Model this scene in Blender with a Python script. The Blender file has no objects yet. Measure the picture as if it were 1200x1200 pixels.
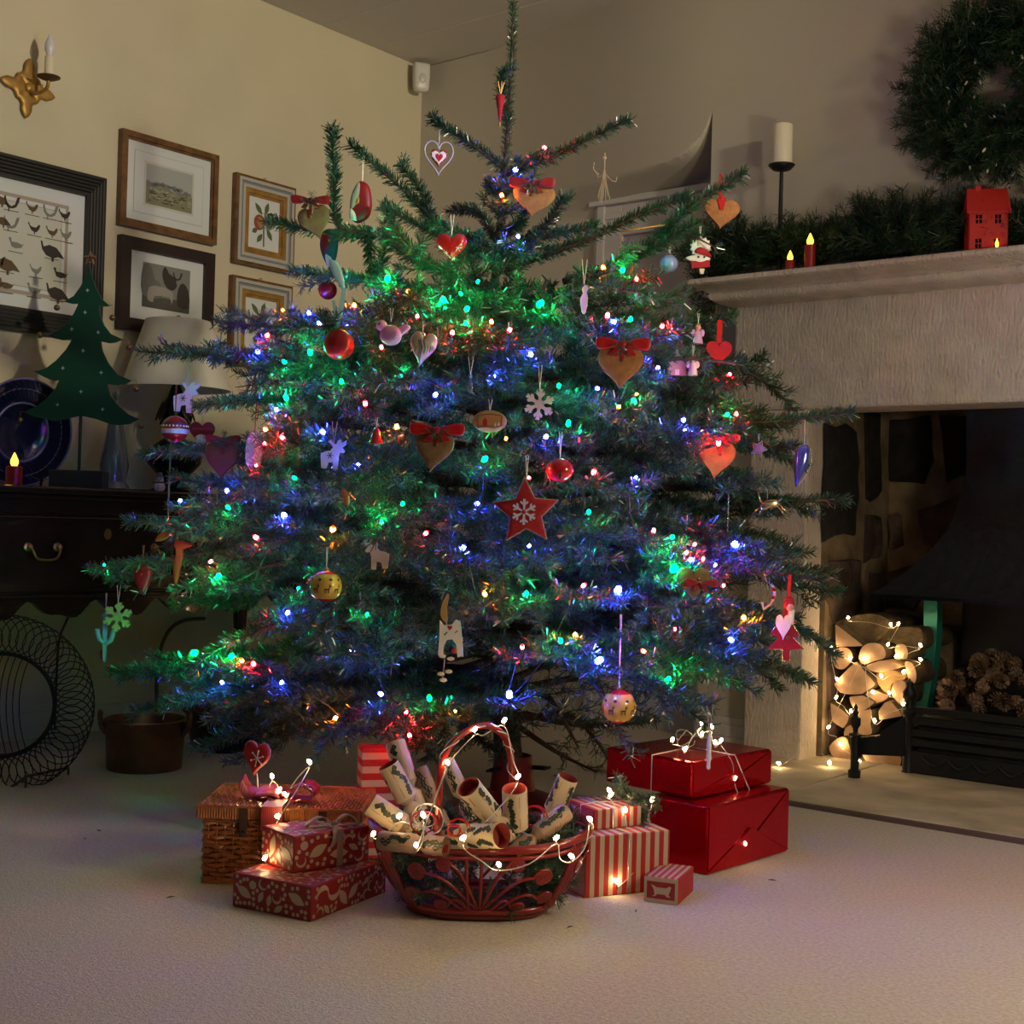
import bpy, math, random
import numpy as np
from mathutils import Vector, Matrix

SC = bpy.context.scene
COL = SC.collection
random.seed(7)
RNG = np.random.default_rng(7)
PI = math.pi

# ------------------------------------------------------------------ camera
FPX = 1594.0
YAW, PITCH, ROLL = (math.radians(a) for a in (38.645, 0.516, 1.616))
CAM = Vector((4.02, -4.32, 0.75))
fw = Vector((-math.sin(YAW) * math.cos(PITCH), math.cos(YAW) * math.cos(PITCH), math.sin(PITCH)))
r0 = Vector((math.cos(YAW), math.sin(YAW), 0))
u0 = r0.cross(fw)
rt = r0 * math.cos(ROLL) + u0 * math.sin(ROLL)
up = -r0 * math.sin(ROLL) + u0 * math.cos(ROLL)
cam = bpy.data.cameras.new('camera')
cam.sensor_width = 36
cam.lens = 36 * FPX / 1200
cam.clip_start = 0.05
camo = bpy.data.objects.new('camera', cam)
camo.matrix_world = Matrix(((rt.x, up.x, -fw.x, CAM.x), (rt.y, up.y, -fw.y, CAM.y), (rt.z, up.z, -fw.z, CAM.z), (0, 0, 0, 1)))
COL.objects.link(camo)
SC.camera = camo

# ------------------------------------------------------------------ world, lamps, exposure
SC.view_settings.view_transform = 'Standard'
SC.view_settings.look = 'None'
SC.view_settings.gamma = 1
SC.view_settings.use_curve_mapping = False
SC.view_settings.exposure = 0.12
SC.cycles.use_denoising = True
SC.cycles.sample_clamp_indirect = 3
SC.cycles.max_bounces = 6
wd = bpy.data.worlds.new('room_dusk')
SC.world = wd
wd.use_nodes = True
wd.node_tree.nodes['Background'].inputs[0].default_value = (0.75, 0.72, 1.0, 1)
wd.node_tree.nodes['Background'].inputs[1].default_value = 0.010


def lamp(name, loc, power, color, radius):
    l = bpy.data.lights.new(name, 'POINT')
    l.energy = power
    l.color = color
    l.shadow_soft_size = radius
    o = bpy.data.objects.new(name, l)
    o.location = loc
    COL.objects.link(o)
    return o


# a spot added high on the right washes the picture wall; a table lamp stands low on the right
spot = bpy.data.lights.new('wall_wash_spot', 'SPOT')
spot.energy = 285
spot.color = (1.0, 0.86, 0.60)
spot.shadow_soft_size = 0.10
spot.spot_size = math.radians(54)
spot.spot_blend = 0.85
spo = bpy.data.objects.new('wall_wash_spot', spot)
spo.location = (4.9, -1.75, 2.25)
spo.rotation_euler = (Vector((0.0, -1.35, 2.45)) - Vector(spo.location)).to_track_quat('-Z', 'Y').to_euler()
COL.objects.link(spo)
lamp('table_lamp_light', (3.95, -1.95, 1.05), 37, (1.0, 0.84, 0.58), 0.12)
lamp('camera_side_fill', (5.2, -5.2, 1.9), 3, (1.0, 0.82, 0.66), 0.30)  # weak fill added behind the camera, no fitting there

LED_STRENGTH = {'blue': 1350, 'green': 800, 'red': 680, 'amber': 700, 'warm': 85}
LED_COLOR = {'blue': (0.035, 0.05, 1.0), 'green': (0.0, 1.0, 0.28), 'red': (1.0, 0.015, 0.02),
             'amber': (1.0, 0.20, 0.008), 'warm': (1.0, 0.66, 0.30)}


# ------------------------------------------------------------------ pixel / plane helpers (points get real depth)
def ray(px, py):
    return fw + rt * ((px - 600) / FPX) - up * ((py - 600) / FPX)


def at(px, py, d):
    return CAM + ray(px, py) * d


def onx(px, py, x):
    q = ray(px, py)
    return CAM + q * ((x - CAM.x) / q.x)


def ony(px, py, y):
    q = ray(px, py)
    return CAM + q * ((y - CAM.y) / q.y)


def onz(px, py, z):
    q = ray(px, py)
    return CAM + q * ((z - CAM.z) / q.z)


def proj_np(P):
    v = P - np.array(CAM)
    z = v @ np.array(fw)
    return 600 + FPX * (v @ np.array(rt)) / z, 600 - FPX * (v @ np.array(up)) / z, z


def depth_of(p):
    return (Vector(p) - CAM).dot(fw)


# ------------------------------------------------------------------ materials
MATS = {}


def mat(name, color, rough=0.6, metal=0.0, spec=0.5, vary=0.0, vscale=20, bump=0.0, bscale=60, emit=None, estr=0.0,
        trans=0.0, coat=0.0, alpha=1.0, sheen=0.0, color2=None, detail=3):
    if name in MATS:
        return MATS[name]
    m = bpy.data.materials.new(name)
    m.use_nodes = True
    nt = m.node_tree
    b = nt.nodes['Principled BSDF']
    b.inputs['Base Color'].default_value = (*color, 1)
    b.inputs['Roughness'].default_value = rough
    b.inputs['Metallic'].default_value = metal
    b.inputs['Specular IOR Level'].default_value = spec
    b.inputs['Transmission Weight'].default_value = trans
    b.inputs['Coat Weight'].default_value = coat
    b.inputs['Sheen Weight'].default_value = sheen
    b.inputs['Alpha'].default_value = alpha
    if emit:
        b.inputs['Emission Color'].default_value = (*emit, 1)
        b.inputs['Emission Strength'].default_value = estr
    if vary or bump or color2:
        tc = nt.nodes.new('ShaderNodeTexCoord')
        if vary or color2:
            n = nt.nodes.new('ShaderNodeTexNoise')
            n.inputs['Scale'].default_value = vscale
            n.inputs['Detail'].default_value = detail
            nt.links.new(tc.outputs['Object'], n.inputs['Vector'])
            rp = nt.nodes.new('ShaderNodeValToRGB')
            c2 = color2 or tuple(min(1, c * (1 + vary)) for c in color)
            c1 = color if color2 else tuple(c * (1 - vary) for c in color)
            rp.color_ramp.elements[0].color = (*c1, 1)
            rp.color_ramp.elements[1].color = (*c2, 1)
            rp.color_ramp.elements[0].position = 0.35
            rp.color_ramp.elements[1].position = 0.65
            nt.links.new(n.outputs['Fac'], rp.inputs[0])
            nt.links.new(rp.outputs[0], b.inputs['Base Color'])
        if bump:
            n2 = nt.nodes.new('ShaderNodeTexNoise')
            n2.inputs['Scale'].default_value = bscale
            n2.inputs['Detail'].default_value = 4
            nt.links.new(tc.outputs['Object'], n2.inputs['Vector'])
            bp = nt.nodes.new('ShaderNodeBump')
            bp.inputs['Strength'].default_value = bump
            bp.inputs['Distance'].default_value = 0.01
            nt.links.new(n2.outputs['Fac'], bp.inputs['Height'])
            nt.links.new(bp.outputs[0], b.inputs['Normal'])
    MATS[name] = m
    return m


def emat(name, color, strength):
    if name in MATS:
        return MATS[name]
    m = bpy.data.materials.new(name)
    m.use_nodes = True
    nt = m.node_tree
    nt.nodes.remove(nt.nodes['Principled BSDF'])
    e = nt.nodes.new('ShaderNodeEmission')
    e.inputs[0].default_value = (*color, 1)
    e.inputs[1].default_value = strength
    nt.links.new(e.outputs[0], nt.nodes['Material Output'].inputs[0])
    MATS[name] = m
    return m


def stripe_mat(name, ca, cb, axis, freq, rough=0.55, duty=0.5):
    m = mat(name, ca, rough)
    nt = m.node_tree
    b = nt.nodes['Principled BSDF']
    tc = nt.nodes.new('ShaderNodeTexCoord')
    sx = nt.nodes.new('ShaderNodeSeparateXYZ')
    mu = nt.nodes.new('ShaderNodeMath'); mu.operation = 'MULTIPLY'; mu.inputs[1].default_value = freq
    fr = nt.nodes.new('ShaderNodeMath'); fr.operation = 'FRACT'
    gt = nt.nodes.new('ShaderNodeMath'); gt.operation = 'GREATER_THAN'; gt.inputs[1].default_value = duty
    mx = nt.nodes.new('ShaderNodeMix'); mx.data_type = 'RGBA'
    mx.inputs[6].default_value = (*ca, 1)
    mx.inputs[7].default_value = (*cb, 1)
    nt.links.new(tc.outputs['Object'], sx.inputs[0])
    nt.links.new(sx.outputs[axis], mu.inputs[0])
    nt.links.new(mu.outputs[0], fr.inputs[0])
    nt.links.new(fr.outputs[0], gt.inputs[0])
    nt.links.new(gt.outputs[0], mx.inputs[0])
    nt.links.new(mx.outputs[2], b.inputs['Base Color'])
    return m


# ------------------------------------------------------------------ mesh builder
class MB:
    def __init__(self):
        self.v, self.f, self.m = [], [], []

    def add(self, vs, fs, mi=0, M=None):
        o = len(self.v)
        for p in vs:
            p = Vector(p)
            if M is not None:
                p = M @ p
            self.v.append((p.x, p.y, p.z))
        for q in fs:
            self.f.append(tuple(i + o for i in q))
            self.m.append(mi)
        return self

    def box(self, lo, hi, mi=0, M=None):
        x0, y0, z0 = lo
        x1, y1, z1 = hi
        vs = [(x0, y0, z0), (x1, y0, z0), (x1, y1, z0), (x0, y1, z0), (x0, y0, z1), (x1, y0, z1), (x1, y1, z1), (x0, y1, z1)]
        fs = [(0, 3, 2, 1), (4, 5, 6, 7), (0, 1, 5, 4), (1, 2, 6, 5), (2, 3, 7, 6), (3, 0, 4, 7)]
        return self.add(vs, fs, mi, M)

    def tube(self, pts, r, n=6, mi=0, M=None, cap=True, closed=False):
        P = [Vector(p) for p in pts]
        k = len(P)
        R = [r] * k if not hasattr(r, '__len__') else list(r)
        T = []
        for i in range(k):
            a = P[(i - 1) % k] if closed else P[max(i - 1, 0)]
            b = P[(i + 1) % k] if closed else P[min(i + 1, k - 1)]
            t = b - a
            T.append(t.normalized() if t.length > 1e-9 else Vector((0, 0, 1)))
        nrm = T[0].orthogonal().normalized()
        vs = []
        for i in range(k):
            nrm = nrm - T[i] * nrm.dot(T[i])
            nrm = nrm.normalized() if nrm.length > 1e-9 else T[i].orthogonal().normalized()
            bn = T[i].cross(nrm)
            for j in range(n):
                a = 2 * PI * j / n
                vs.append(P[i] + (nrm * math.cos(a) + bn * math.sin(a)) * R[i])
        fs = []
        for i in range(k if closed else k - 1):
            i2 = (i + 1) % k
            for j in range(n):
                j2 = (j + 1) % n
                fs.append((i * n + j, i * n + j2, i2 * n + j2, i2 * n + j))
        if cap and not closed:
            fs.append(tuple(range(n - 1, -1, -1)))
            fs.append(tuple((k - 1) * n + j for j in range(n)))
        return self.add(vs, fs, mi, M)

    def lathe(self, prof, n=20, mi=0, M=None, sx=1.0, sy=1.0, cap=True):
        vs, fs = [], []
        k = len(prof)
        for r, z in prof:
            for j in range(n):
                a = 2 * PI * j / n
                vs.append((r * math.cos(a) * sx, r * math.sin(a) * sy, z))
        for i in range(k - 1):
            for j in range(n):
                j2 = (j + 1) % n
                fs.append((i * n + j, i * n + j2, (i + 1) * n + j2, (i + 1) * n + j))
        if cap:
            if prof[0][0] > 1e-6:
                fs.append(tuple(range(n - 1, -1, -1)))
            if prof[-1][0] > 1e-6:
                fs.append(tuple((k - 1) * n + j for j in range(n)))
        return self.add(vs, fs, mi, M)

    def ball(self, c, r, mi=0, n=16, k=10, M=None, sx=1, sy=1, sz=1):
        prof = [(max(1e-5, math.sin(PI * i / k)) , -math.cos(PI * i / k)) for i in range(k + 1)]
        T = Matrix.Translation(Vector(c)) @ Matrix.Diagonal((r * sx, r * sy, r * sz, 1))
        return self.lathe(prof, n, mi, (M @ T) if M is not None else T, cap=False)

    # outline lies in the local x-z plane (viewer at -y)
    def prism(self, out, y0, y1, mi=0, M=None):
        n = len(out)
        vs = [(x, y0, z) for x, z in out] + [(x, y1, z) for x, z in out]
        fs = [tuple(range(n)), tuple(range(2 * n - 1, n - 1, -1))]
        for i in range(n):
            j = (i + 1) % n
            fs.append((i, i + n, j + n, j))
        return self.add(vs, fs, mi, M)

    def pillow(self, out, t, mi=0, M=None, prof=((1, 0), (.96, .45), (.8, .8), (.45, 1.0)), c=None, y=0.0):
        n = len(out)
        cx = sum(p[0] for p in out) / n if c is None else c[0]
        cz = sum(p[1] for p in out) / n if c is None else c[1]
        vs, fs = [], []
        rings = [(s, -t / 2 * d) for s, d in reversed(prof)] + [(s, t / 2 * d) for s, d in prof[1:]]
        for s, yy in rings:
            for x, z in out:
                vs.append((cx + (x - cx) * s, y + yy, cz + (z - cz) * s))
        for i in range(len(rings) - 1):
            for j in range(n):
                j2 = (j + 1) % n
                fs.append((i * n + j, (i + 1) * n + j, (i + 1) * n + j2, i * n + j2))
        a = len(vs)
        vs.append((cx, y - t / 2 * prof[-1][1], cz))
        vs.append((cx, y + t / 2 * prof[-1][1], cz))
        e = (len(rings) - 1) * n
        for j in range(n):
            j2 = (j + 1) % n
            fs.append((a, j, j2))
            fs.append((a + 1, e + j2, e + j))
        return self.add(vs, fs, mi, M)

    def build(self, name, mats, parent=None, smooth=None, kind=None, label=None, bevel=None):
        me = bpy.data.meshes.new(name)
        me.from_pydata(self.v, [], self.f)
        for m in (mats if isinstance(mats, (list, tuple)) else [mats]):
            me.materials.append(m)
        if len(me.polygons):
            me.polygons.foreach_set('material_index', self.m)
        if smooth:
            me.shade_smooth()
            if smooth < 170:
                me.set_sharp_from_angle(angle=math.radians(smooth))
        me.update()
        o = bpy.data.objects.new(name, me)
        COL.objects.link(o)
        if parent is not None:
            o.parent = parent
        if kind:
            o['kind'] = kind
        if label:
            o['label'] = label
        if bevel:
            b = o.modifiers.new('bevel', 'BEVEL')
            b.width = bevel
            b.segments = 2
            b.limit_method = 'ANGLE'
        return o


ROOTM = {}


def thing(name, label, cat, M=None, group=None, kind=None):
    o = bpy.data.objects.new(name, None)
    o.empty_display_size = 0.02
    M = Matrix.Identity(4) if M is None else M
    o.matrix_world = M
    o['label'] = label
    if cat:
        o['category'] = cat
    if group:
        o['group'] = group
    if kind:
        o['kind'] = kind
    COL.objects.link(o)
    ROOTM[o.name] = M.copy()
    return o


def pose(loc, rz=0.0):
    return Matrix.Translation(Vector(loc)) @ Matrix.Rotation(rz, 4, 'Z')


def local(root, p):
    return ROOTM[root.name].inverted() @ Vector(p)


def structure(o):
    o['kind'] = 'structure'
    return o


def poly_part(name, pts, m, parent, kind=None):
    mb = MB()
    mb.add(pts, [tuple(range(len(pts)))])
    return mb.build(name, m, parent, kind=kind)


# ---- outlines (x right, z up)
def heart(w, h, n=32):
    P = []
    for i in range(n):
        t = 2 * PI * i / n
        P.append((16 * math.sin(t) ** 3, 13 * math.cos(t) - 5 * math.cos(2 * t) - 2 * math.cos(3 * t) - math.cos(4 * t)))
    x0, x1 = min(p[0] for p in P), max(p[0] for p in P)
    z0, z1 = min(p[1] for p in P), max(p[1] for p in P)
    return [(((p[0] - x0) / (x1 - x0) - .5) * w, ((p[1] - z0) / (z1 - z0) - .5) * h) for p in P][::-1]


def ellipse(w, h, n=24, cx=0, cz=0):
    return [(cx + w / 2 * math.cos(2 * PI * i / n), cz + h / 2 * math.sin(2 * PI * i / n)) for i in range(n)]


def star(R, r, k=5, rot=PI / 2, cx=0, cz=0):
    return [(cx + (R if i % 2 == 0 else r) * math.cos(rot + PI * i / k), cz + (R if i % 2 == 0 else r) * math.sin(rot + PI * i / k)) for i in range(2 * k)]


def smooth_path(P, k=8):
    P = [Vector(p) for p in P]
    out = []
    for i in range(len(P) - 1):
        a, b, c, d = P[max(i - 1, 0)], P[i], P[i + 1], P[min(i + 2, len(P) - 1)]
        for j in range(k):
            t = j / k
            out.append(0.5 * ((2 * b) + (c - a) * t + (2 * a - 5 * b + 4 * c - d) * t * t + (3 * b - a - 3 * c + d) * t ** 3))
    out.append(P[-1])
    return out


def smooth2(P, k=4, closed=True):
    n = len(P)
    out = []
    for i in range(n if closed else n - 1):
        g = lambda q: Vector(P[q % n]) if closed else Vector(P[min(max(q, 0), n - 1)])
        a, b, c, d = g(i - 1), g(i), g(i + 1), g(i + 2)
        for j in range(k):
            t = j / k
            q = 0.5 * ((2 * b) + (c - a) * t + (2 * a - 5 * b + 4 * c - d) * t * t + (3 * b - a - 3 * c + d) * t ** 3)
            out.append((q.x, q.y))
    if not closed:
        out.append(tuple(P[-1]))
    return out


# ------------------------------------------------------------------ colours
M_WALL = mat('wall_paint_cream', (0.64, 0.58, 0.42), 0.85, bump=0.05, bscale=90, vary=0.03, vscale=3)
M_WALL2 = mat('wall_paint_back', (0.54, 0.50, 0.42), 0.85, bump=0.05, bscale=90)
M_CEIL = mat('ceiling_paint', (0.62, 0.59, 0.54), 0.8, bump=0.03)
M_WOODWHITE = mat('white_gloss_wood', (0.62, 0.60, 0.60), 0.4)
M_STONE = mat('carved_limestone', (0.60, 0.53, 0.46), 0.9, vary=0.10, vscale=14, bump=0.9, bscale=55)
def tooled(m):
    nt = m.node_tree
    for nd in nt.nodes:
        if nd.type == 'TEX_NOISE' and nd.inputs['Scale'].default_value == 55:
            mp = nt.nodes.new('ShaderNodeMapping')
            mp.inputs['Scale'].default_value = (2.2, 2.2, .8)
            tc = [q for q in nt.nodes if q.type == 'TEX_COORD'][0]
            nt.links.new(tc.outputs['Object'], mp.inputs['Vector'])
            nt.links.new(mp.outputs[0], nd.inputs['Vector'])


tooled(M_STONE)
M_STONEV = mat('hearth_flagstone', (0.50, 0.43, 0.31), 0.75, vary=0.22, vscale=6, bump=0.3, bscale=30)
M_MORTAR = mat('lime_mortar', (0.20, 0.15, 0.085), 0.95, vary=0.35, vscale=9, bump=1.0, bscale=26)
M_RUBBLE = mat('sooty_rubble_stone', (0.075, 0.05, 0.04), 0.9, vary=0.6, vscale=12, bump=1.2, bscale=30)
M_SOOT = mat('black_sooty_stone', (0.012, 0.011, 0.011), 0.9, vary=0.4, bump=0.6, bscale=30)
M_IRON = mat('black_iron', (0.012, 0.013, 0.015), 0.5, 0.3, bump=0.3, bscale=50)
M_HOOD = mat('blackened_steel_hood', (0.022, 0.024, 0.030), 0.34, 0.8, bump=0.5, bscale=25)
M_BLACK = mat('black_gloss', (0.01, 0.01, 0.012), 0.3)
M_MAHOG = mat('dark_mahogany', (0.022, 0.010, 0.007), 0.22, coat=0.3, vary=0.4, vscale=6)
M_BRASS = mat('aged_brass', (0.45, 0.30, 0.10), 0.32, 0.9)
M_GOLDLEAF = mat('gold_leaf', (0.42, 0.24, 0.06), 0.45, 0.5, vary=0.2)
M_WOODFRAME = mat('walnut_frame', (0.16, 0.075, 0.025), 0.4, vary=0.3, vscale=30)
M_DARKFRAME = mat('black_brown_frame', (0.022, 0.010, 0.008), 0.45)
M_BLACKFRAME = mat('ebony_ridged_frame', (0.010, 0.009, 0.009), 0.5)
M_SILVERFRAME = mat('silver_white_frame', (0.50, 0.49, 0.44), 0.4, 0.1)
M_GREYFRAME = mat('frame_groove_grey', (0.22, 0.24, 0.26), 0.5)
M_PAPER = mat('mount_card', (0.68, 0.72, 0.72), 0.85)
M_PAPER2 = mat('print_paper', (0.60, 0.61, 0.54), 0.85)
M_INK = mat('print_ink_dark', (0.05, 0.042, 0.038), 0.9)
M_INK2 = mat('print_ink_brown', (0.13, 0.085, 0.05), 0.9)
M_INKG = mat('print_ink_grey', (0.22, 0.23, 0.22), 0.9)
M_INKGR = mat('print_ink_green', (0.10, 0.12, 0.06), 0.9)
M_NEEDLE = mat('fir_needles', (0.016, 0.062, 0.034), 0.28, spec=0.9, color2=(0.040, 0.115, 0.058), vscale=7)
M_NEEDLE2 = mat('artificial_needles', (0.006, 0.030, 0.016), 0.42, color2=(0.020, 0.065, 0.020), vscale=9)
M_BARK = mat('fir_bark', (0.10, 0.065, 0.045), 0.9, vary=0.4, bump=0.5)
M_WIRE = mat('dark_green_cable', (0.006, 0.018, 0.012), 0.45)
M_SILVERWIRE = mat('clear_silver_cable', (0.55, 0.52, 0.48), 0.3, 0.4)
M_COCONUT = mat('gingerbread_felt', (0.33, 0.145, 0.045), 0.85, vary=0.15, vscale=60, bump=0.2, bscale=120)
M_COCONUT2 = mat('gingerbread_dull', (0.19, 0.11, 0.05), 0.85, vary=0.15, vscale=60)
M_REDFELT = mat('red_felt', (0.36, 0.009, 0.014), 0.8, bump=0.2, bscale=150)
M_REDSAT = mat('red_satin_ribbon', (0.46, 0.007, 0.010), 0.35)
M_DKRED = mat('dark_red_ribbon', (0.26, 0.008, 0.015), 0.45)
M_REDGLOSS = mat('red_lacquer', (0.50, 0.010, 0.012), 0.18, coat=0.5)
M_WHITEFELT = mat('white_felt', (0.75, 0.73, 0.70), 0.85)
M_CREAMWOOD = mat('pale_plywood', (0.72, 0.62, 0.44), 0.6)
M_WHITEWOOD = mat('white_painted_wood', (0.76, 0.74, 0.70), 0.5)
M_THREAD = mat('silver_thread', (0.6, 0.58, 0.55), 0.4, 0.3)
M_GREENRIB = mat('dark_green_paint', (0.006, 0.06, 0.035), 0.45)
M_CREAMCARD = mat('cream_cracker_card', (0.56, 0.46, 0.30), 0.5)
M_HOLLY = mat('holly_print', (0.02, 0.035, 0.022), 0.5)
M_CRKRED = mat('cracker_red_print', (0.35, 0.02, 0.02), 0.5)
M_CANE = mat('red_cane', (0.22, 0.009, 0.006), 0.28, coat=0.4)
M_WICKER = mat('honey_wicker', (0.38, 0.13, 0.035), 0.30, vary=0.25, vscale=25, coat=0.2)
M_FOIL = mat('red_foil_paper', (0.60, 0.006, 0.018), 0.20, 0.85, bump=0.30, bscale=11)
M_GIFTRED = mat('red_printed_paper', (0.30, 0.014, 0.012), 0.5)
M_GIFTCREAM = mat('cream_print', (0.52, 0.40, 0.27), 0.5)
M_COPPER = mat('dull_copper', (0.22, 0.12, 0.085), 0.38, 0.9, vary=0.25, vscale=12)
M_GLASS = mat('clear_glass', (0.9, 0.95, 1.0), 0.03, trans=0.95)
M_PLATE = mat('smoked_blue_glass', (0.03, 0.035, 0.12), 0.07, 0.55, coat=0.6, bump=0.25, bscale=30)
M_SHADE = mat('cream_lampshade', (0.74, 0.72, 0.64), 0.8, bump=0.05)
M_WAX = mat('ivory_wax', (0.80, 0.74, 0.55), 0.4, bump=0.1, bscale=200)
M_REDWAX = mat('red_wax', (0.30, 0.015, 0.01), 0.35)
M_FLAME = emat('candle_flame_led', (1.0, 0.55, 0.06), 3.0)
M_HOUSE = mat('red_painted_metal', (0.55, 0.020, 0.015), 0.5)
M_LOGEND = mat('split_log_face', (0.48, 0.31, 0.19), 0.8, vary=0.15, vscale=25, bump=0.2)
M_LOGBARK = mat('log_bark', (0.075, 0.055, 0.026), 0.9, vary=0.4, vscale=20, bump=0.9, bscale=40)
M_LOGSPLIT = mat('log_split_side', (0.45, 0.28, 0.11), 0.8, vary=0.25, vscale=30)
M_CONE = mat('pine_cone_scales', (0.11, 0.065, 0.035), 0.6, color2=(0.26, 0.16, 0.09), vscale=40)
M_PLASTIC = mat('white_plastic', (0.70, 0.69, 0.66), 0.35)
M_SILVER = mat('silver_metal', (0.70, 0.66, 0.55), 0.2, 1.0)
M_BULBOFF = mat('unlit_bulb', (0.65, 0.62, 0.58), 0.15)
M_IRID = mat('iridescent_blue_glass', (0.10, 0.13, 0.55), 0.12, 0.6, coat=0.5)

LEDM = {k: emat('led_' + k, LED_COLOR[k], LED_STRENGTH[k]) for k in LED_COLOR}
RIM = {'blue': (0.0008, 0.0012, 1.0), 'green': (0.0, 1.0, 0.0025), 'red': (1.0, 0.0004, 0.0012), 'amber': (1.0, 0.0013, 0.0)}


def bulb_mesh(m, r=0.0045, ln=1.7):
    mb = MB()
    k = 5
    k = 7
    prof = [(max(1e-5, math.sin(PI * i / k)) * r, -math.cos(PI * i / k) * r * ln) for i in range(k + 1)]
    mb.lathe(prof, 8, cap=False)
    if isinstance(m, (list, tuple)):
        mb.m = [0 if 2 <= i // 8 <= 4 else 1 for i in range(len(mb.f))]
    o = mb.build('bulb', m, smooth=179)
    me = o.data
    bpy.data.objects.remove(o)
    return me


BULB = {k: bulb_mesh([LEDM[k], emat('led_rim_' + k, RIM[k], LED_STRENGTH[k] * .35)] if k in RIM else LEDM[k], 0.0037, 1.8) for k in LEDM}
BULB['off'] = bulb_mesh(M_BULBOFF, 0.004, 2.2)
BULB['warm'] = bulb_mesh(LEDM['warm'], 0.0037, 1.6)


def put_bulb(root, kind, wp, scale=1.0, tilt=None):
    o = bpy.data.objects.new('bulb', BULB[kind])
    o.parent = root
    o.location = local(root, wp)
    o.rotation_euler = (random.uniform(-1, 1), random.uniform(-1, 1), 0) if tilt is None else tilt
    o.scale = (scale,) * 3
    COL.objects.link(o)
    return o


# ================================================================== SETTING
ZC = 2.72
# carpet floor
def carpet_mat():
    m = mat('beige_loop_carpet', (0.55, 0.47, 0.36), 0.95, sheen=0.15)
    nt = m.node_tree
    b = nt.nodes['Principled BSDF']
    tc = nt.nodes.new('ShaderNodeTexCoord')
    v = nt.nodes.new('ShaderNodeTexVoronoi'); v.inputs['Scale'].default_value = 230
    n = nt.nodes.new('ShaderNodeTexNoise'); n.inputs['Scale'].default_value = 60; n.inputs['Detail'].default_value = 5
    nt.links.new(tc.outputs['Object'], v.inputs['Vector'])
    nt.links.new(tc.outputs['Object'], n.inputs['Vector'])
    ad = nt.nodes.new('ShaderNodeMath'); ad.operation = 'ADD'
    nt.links.new(v.outputs['Distance'], ad.inputs[0]); nt.links.new(n.outputs['Fac'], ad.inputs[1])
    bp = nt.nodes.new('ShaderNodeBump'); bp.inputs['Strength'].default_value = 0.45; bp.inputs['Distance'].default_value = 0.004
    nt.links.new(ad.outputs[0], bp.inputs['Height']); nt.links.new(bp.outputs[0], b.inputs['Normal'])
    rp = nt.nodes.new('ShaderNodeValToRGB')
    rp.color_ramp.elements[0].color = (0.45, 0.385, 0.295, 1); rp.color_ramp.elements[1].color = (0.62, 0.54, 0.42, 1)
    rp.color_ramp.elements[0].position = 0.3; rp.color_ramp.elements[1].position = 0.7
    n3 = nt.nodes.new('ShaderNodeTexNoise'); n3.inputs['Scale'].default_value = 130
    nt.links.new(tc.outputs['Object'], n3.inputs['Vector'])
    nt.links.new(n3.outputs['Fac'], rp.inputs[0]); nt.links.new(rp.outputs[0], b.inputs['Base Color'])
    return m


structure(MB().box((-0.1, -6, -0.1), (6, 0.6, 0)).build('floor', carpet_mat()))
structure(MB().box((-0.1, -6, -0.1), (0, 0.1, ZC + .1)).build('wall_left', M_WALL))

# ceiling: painted boards with open joints
ceil = structure(MB().box((-0.1, -6, ZC + 0.02), (6, 0.4, ZC + 0.1)).build('ceiling', M_CEIL))
bw = 0.30
for i in range(14):
    y1 = -i * bw
    b = MB().box((0, y1 - bw + 0.002, ZC), (6, y1 - 0.002, ZC + 0.022)).build('ceiling_board', M_CEIL, ceil, bevel=0.003)

# back wall of the alcove (left of the chimney breast): its upper part bellies forward to meet the breast
def alcove():
    xb = 1.573
    nx, nz = 110, 300
    vs, fs = [], []
    for j in range(nz + 1):
        z = ZC * j / nz
        for i in range(nx + 1):
            x = xb * (1 - (1 - i / nx) ** 2.2)
            s = max(0.0, (x - 0.30) / (xb - 0.30))
            zedge = 1.90 + 0.16 * s ** 2 + 0.13 * s ** 24
            wz = 0.22 * (1 - s) + 0.02
            t = min(1, max(0, (z - zedge) / wz))
            t = t * t * (3 - 2 * t)
            y = -0.2 * s * s * (3 - 2 * s) * t
            vs.append((x, y, z))
    for j in range(nz):
        for i in range(nx):
            a = j * (nx + 1) + i
            fs.append((a, a + 1, a + nx + 2, a + nx + 1))
    return MB().add(vs, fs).build('wall_back', M_WALL2, smooth=50)


structure(alcove())
# chimney breast (pierced by the fireplace opening)
XL, XR = 2.014, 3.5
for lo_, hi_ in (((1.573, -0.2, 0), (1.83, 0.02, ZC)), ((1.83, -0.2, 1.5), (6, 0.5, ZC)), ((XR + .2, -0.2, 0), (6, 0.5, 1.5))):
    structure(MB().box(lo_, hi_).build('wall_chimney', M_WALL2))
structure(MB().box((1.575, -0.222, 0), (1.80, -0.2, 0.045)).box((1.575, -0.216, 0.045), (1.80, -0.2, 0.085)).box((1.575, -0.209, 0.085), (1.80, -0.2, 0.11)).build('baseboard_back', M_WOODWHITE, bevel=0.003))
structure(MB().box((0, -6, 0), (0.014, 0, 0.09)).build('baseboard_left', M_WALL, bevel=0.004))
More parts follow.
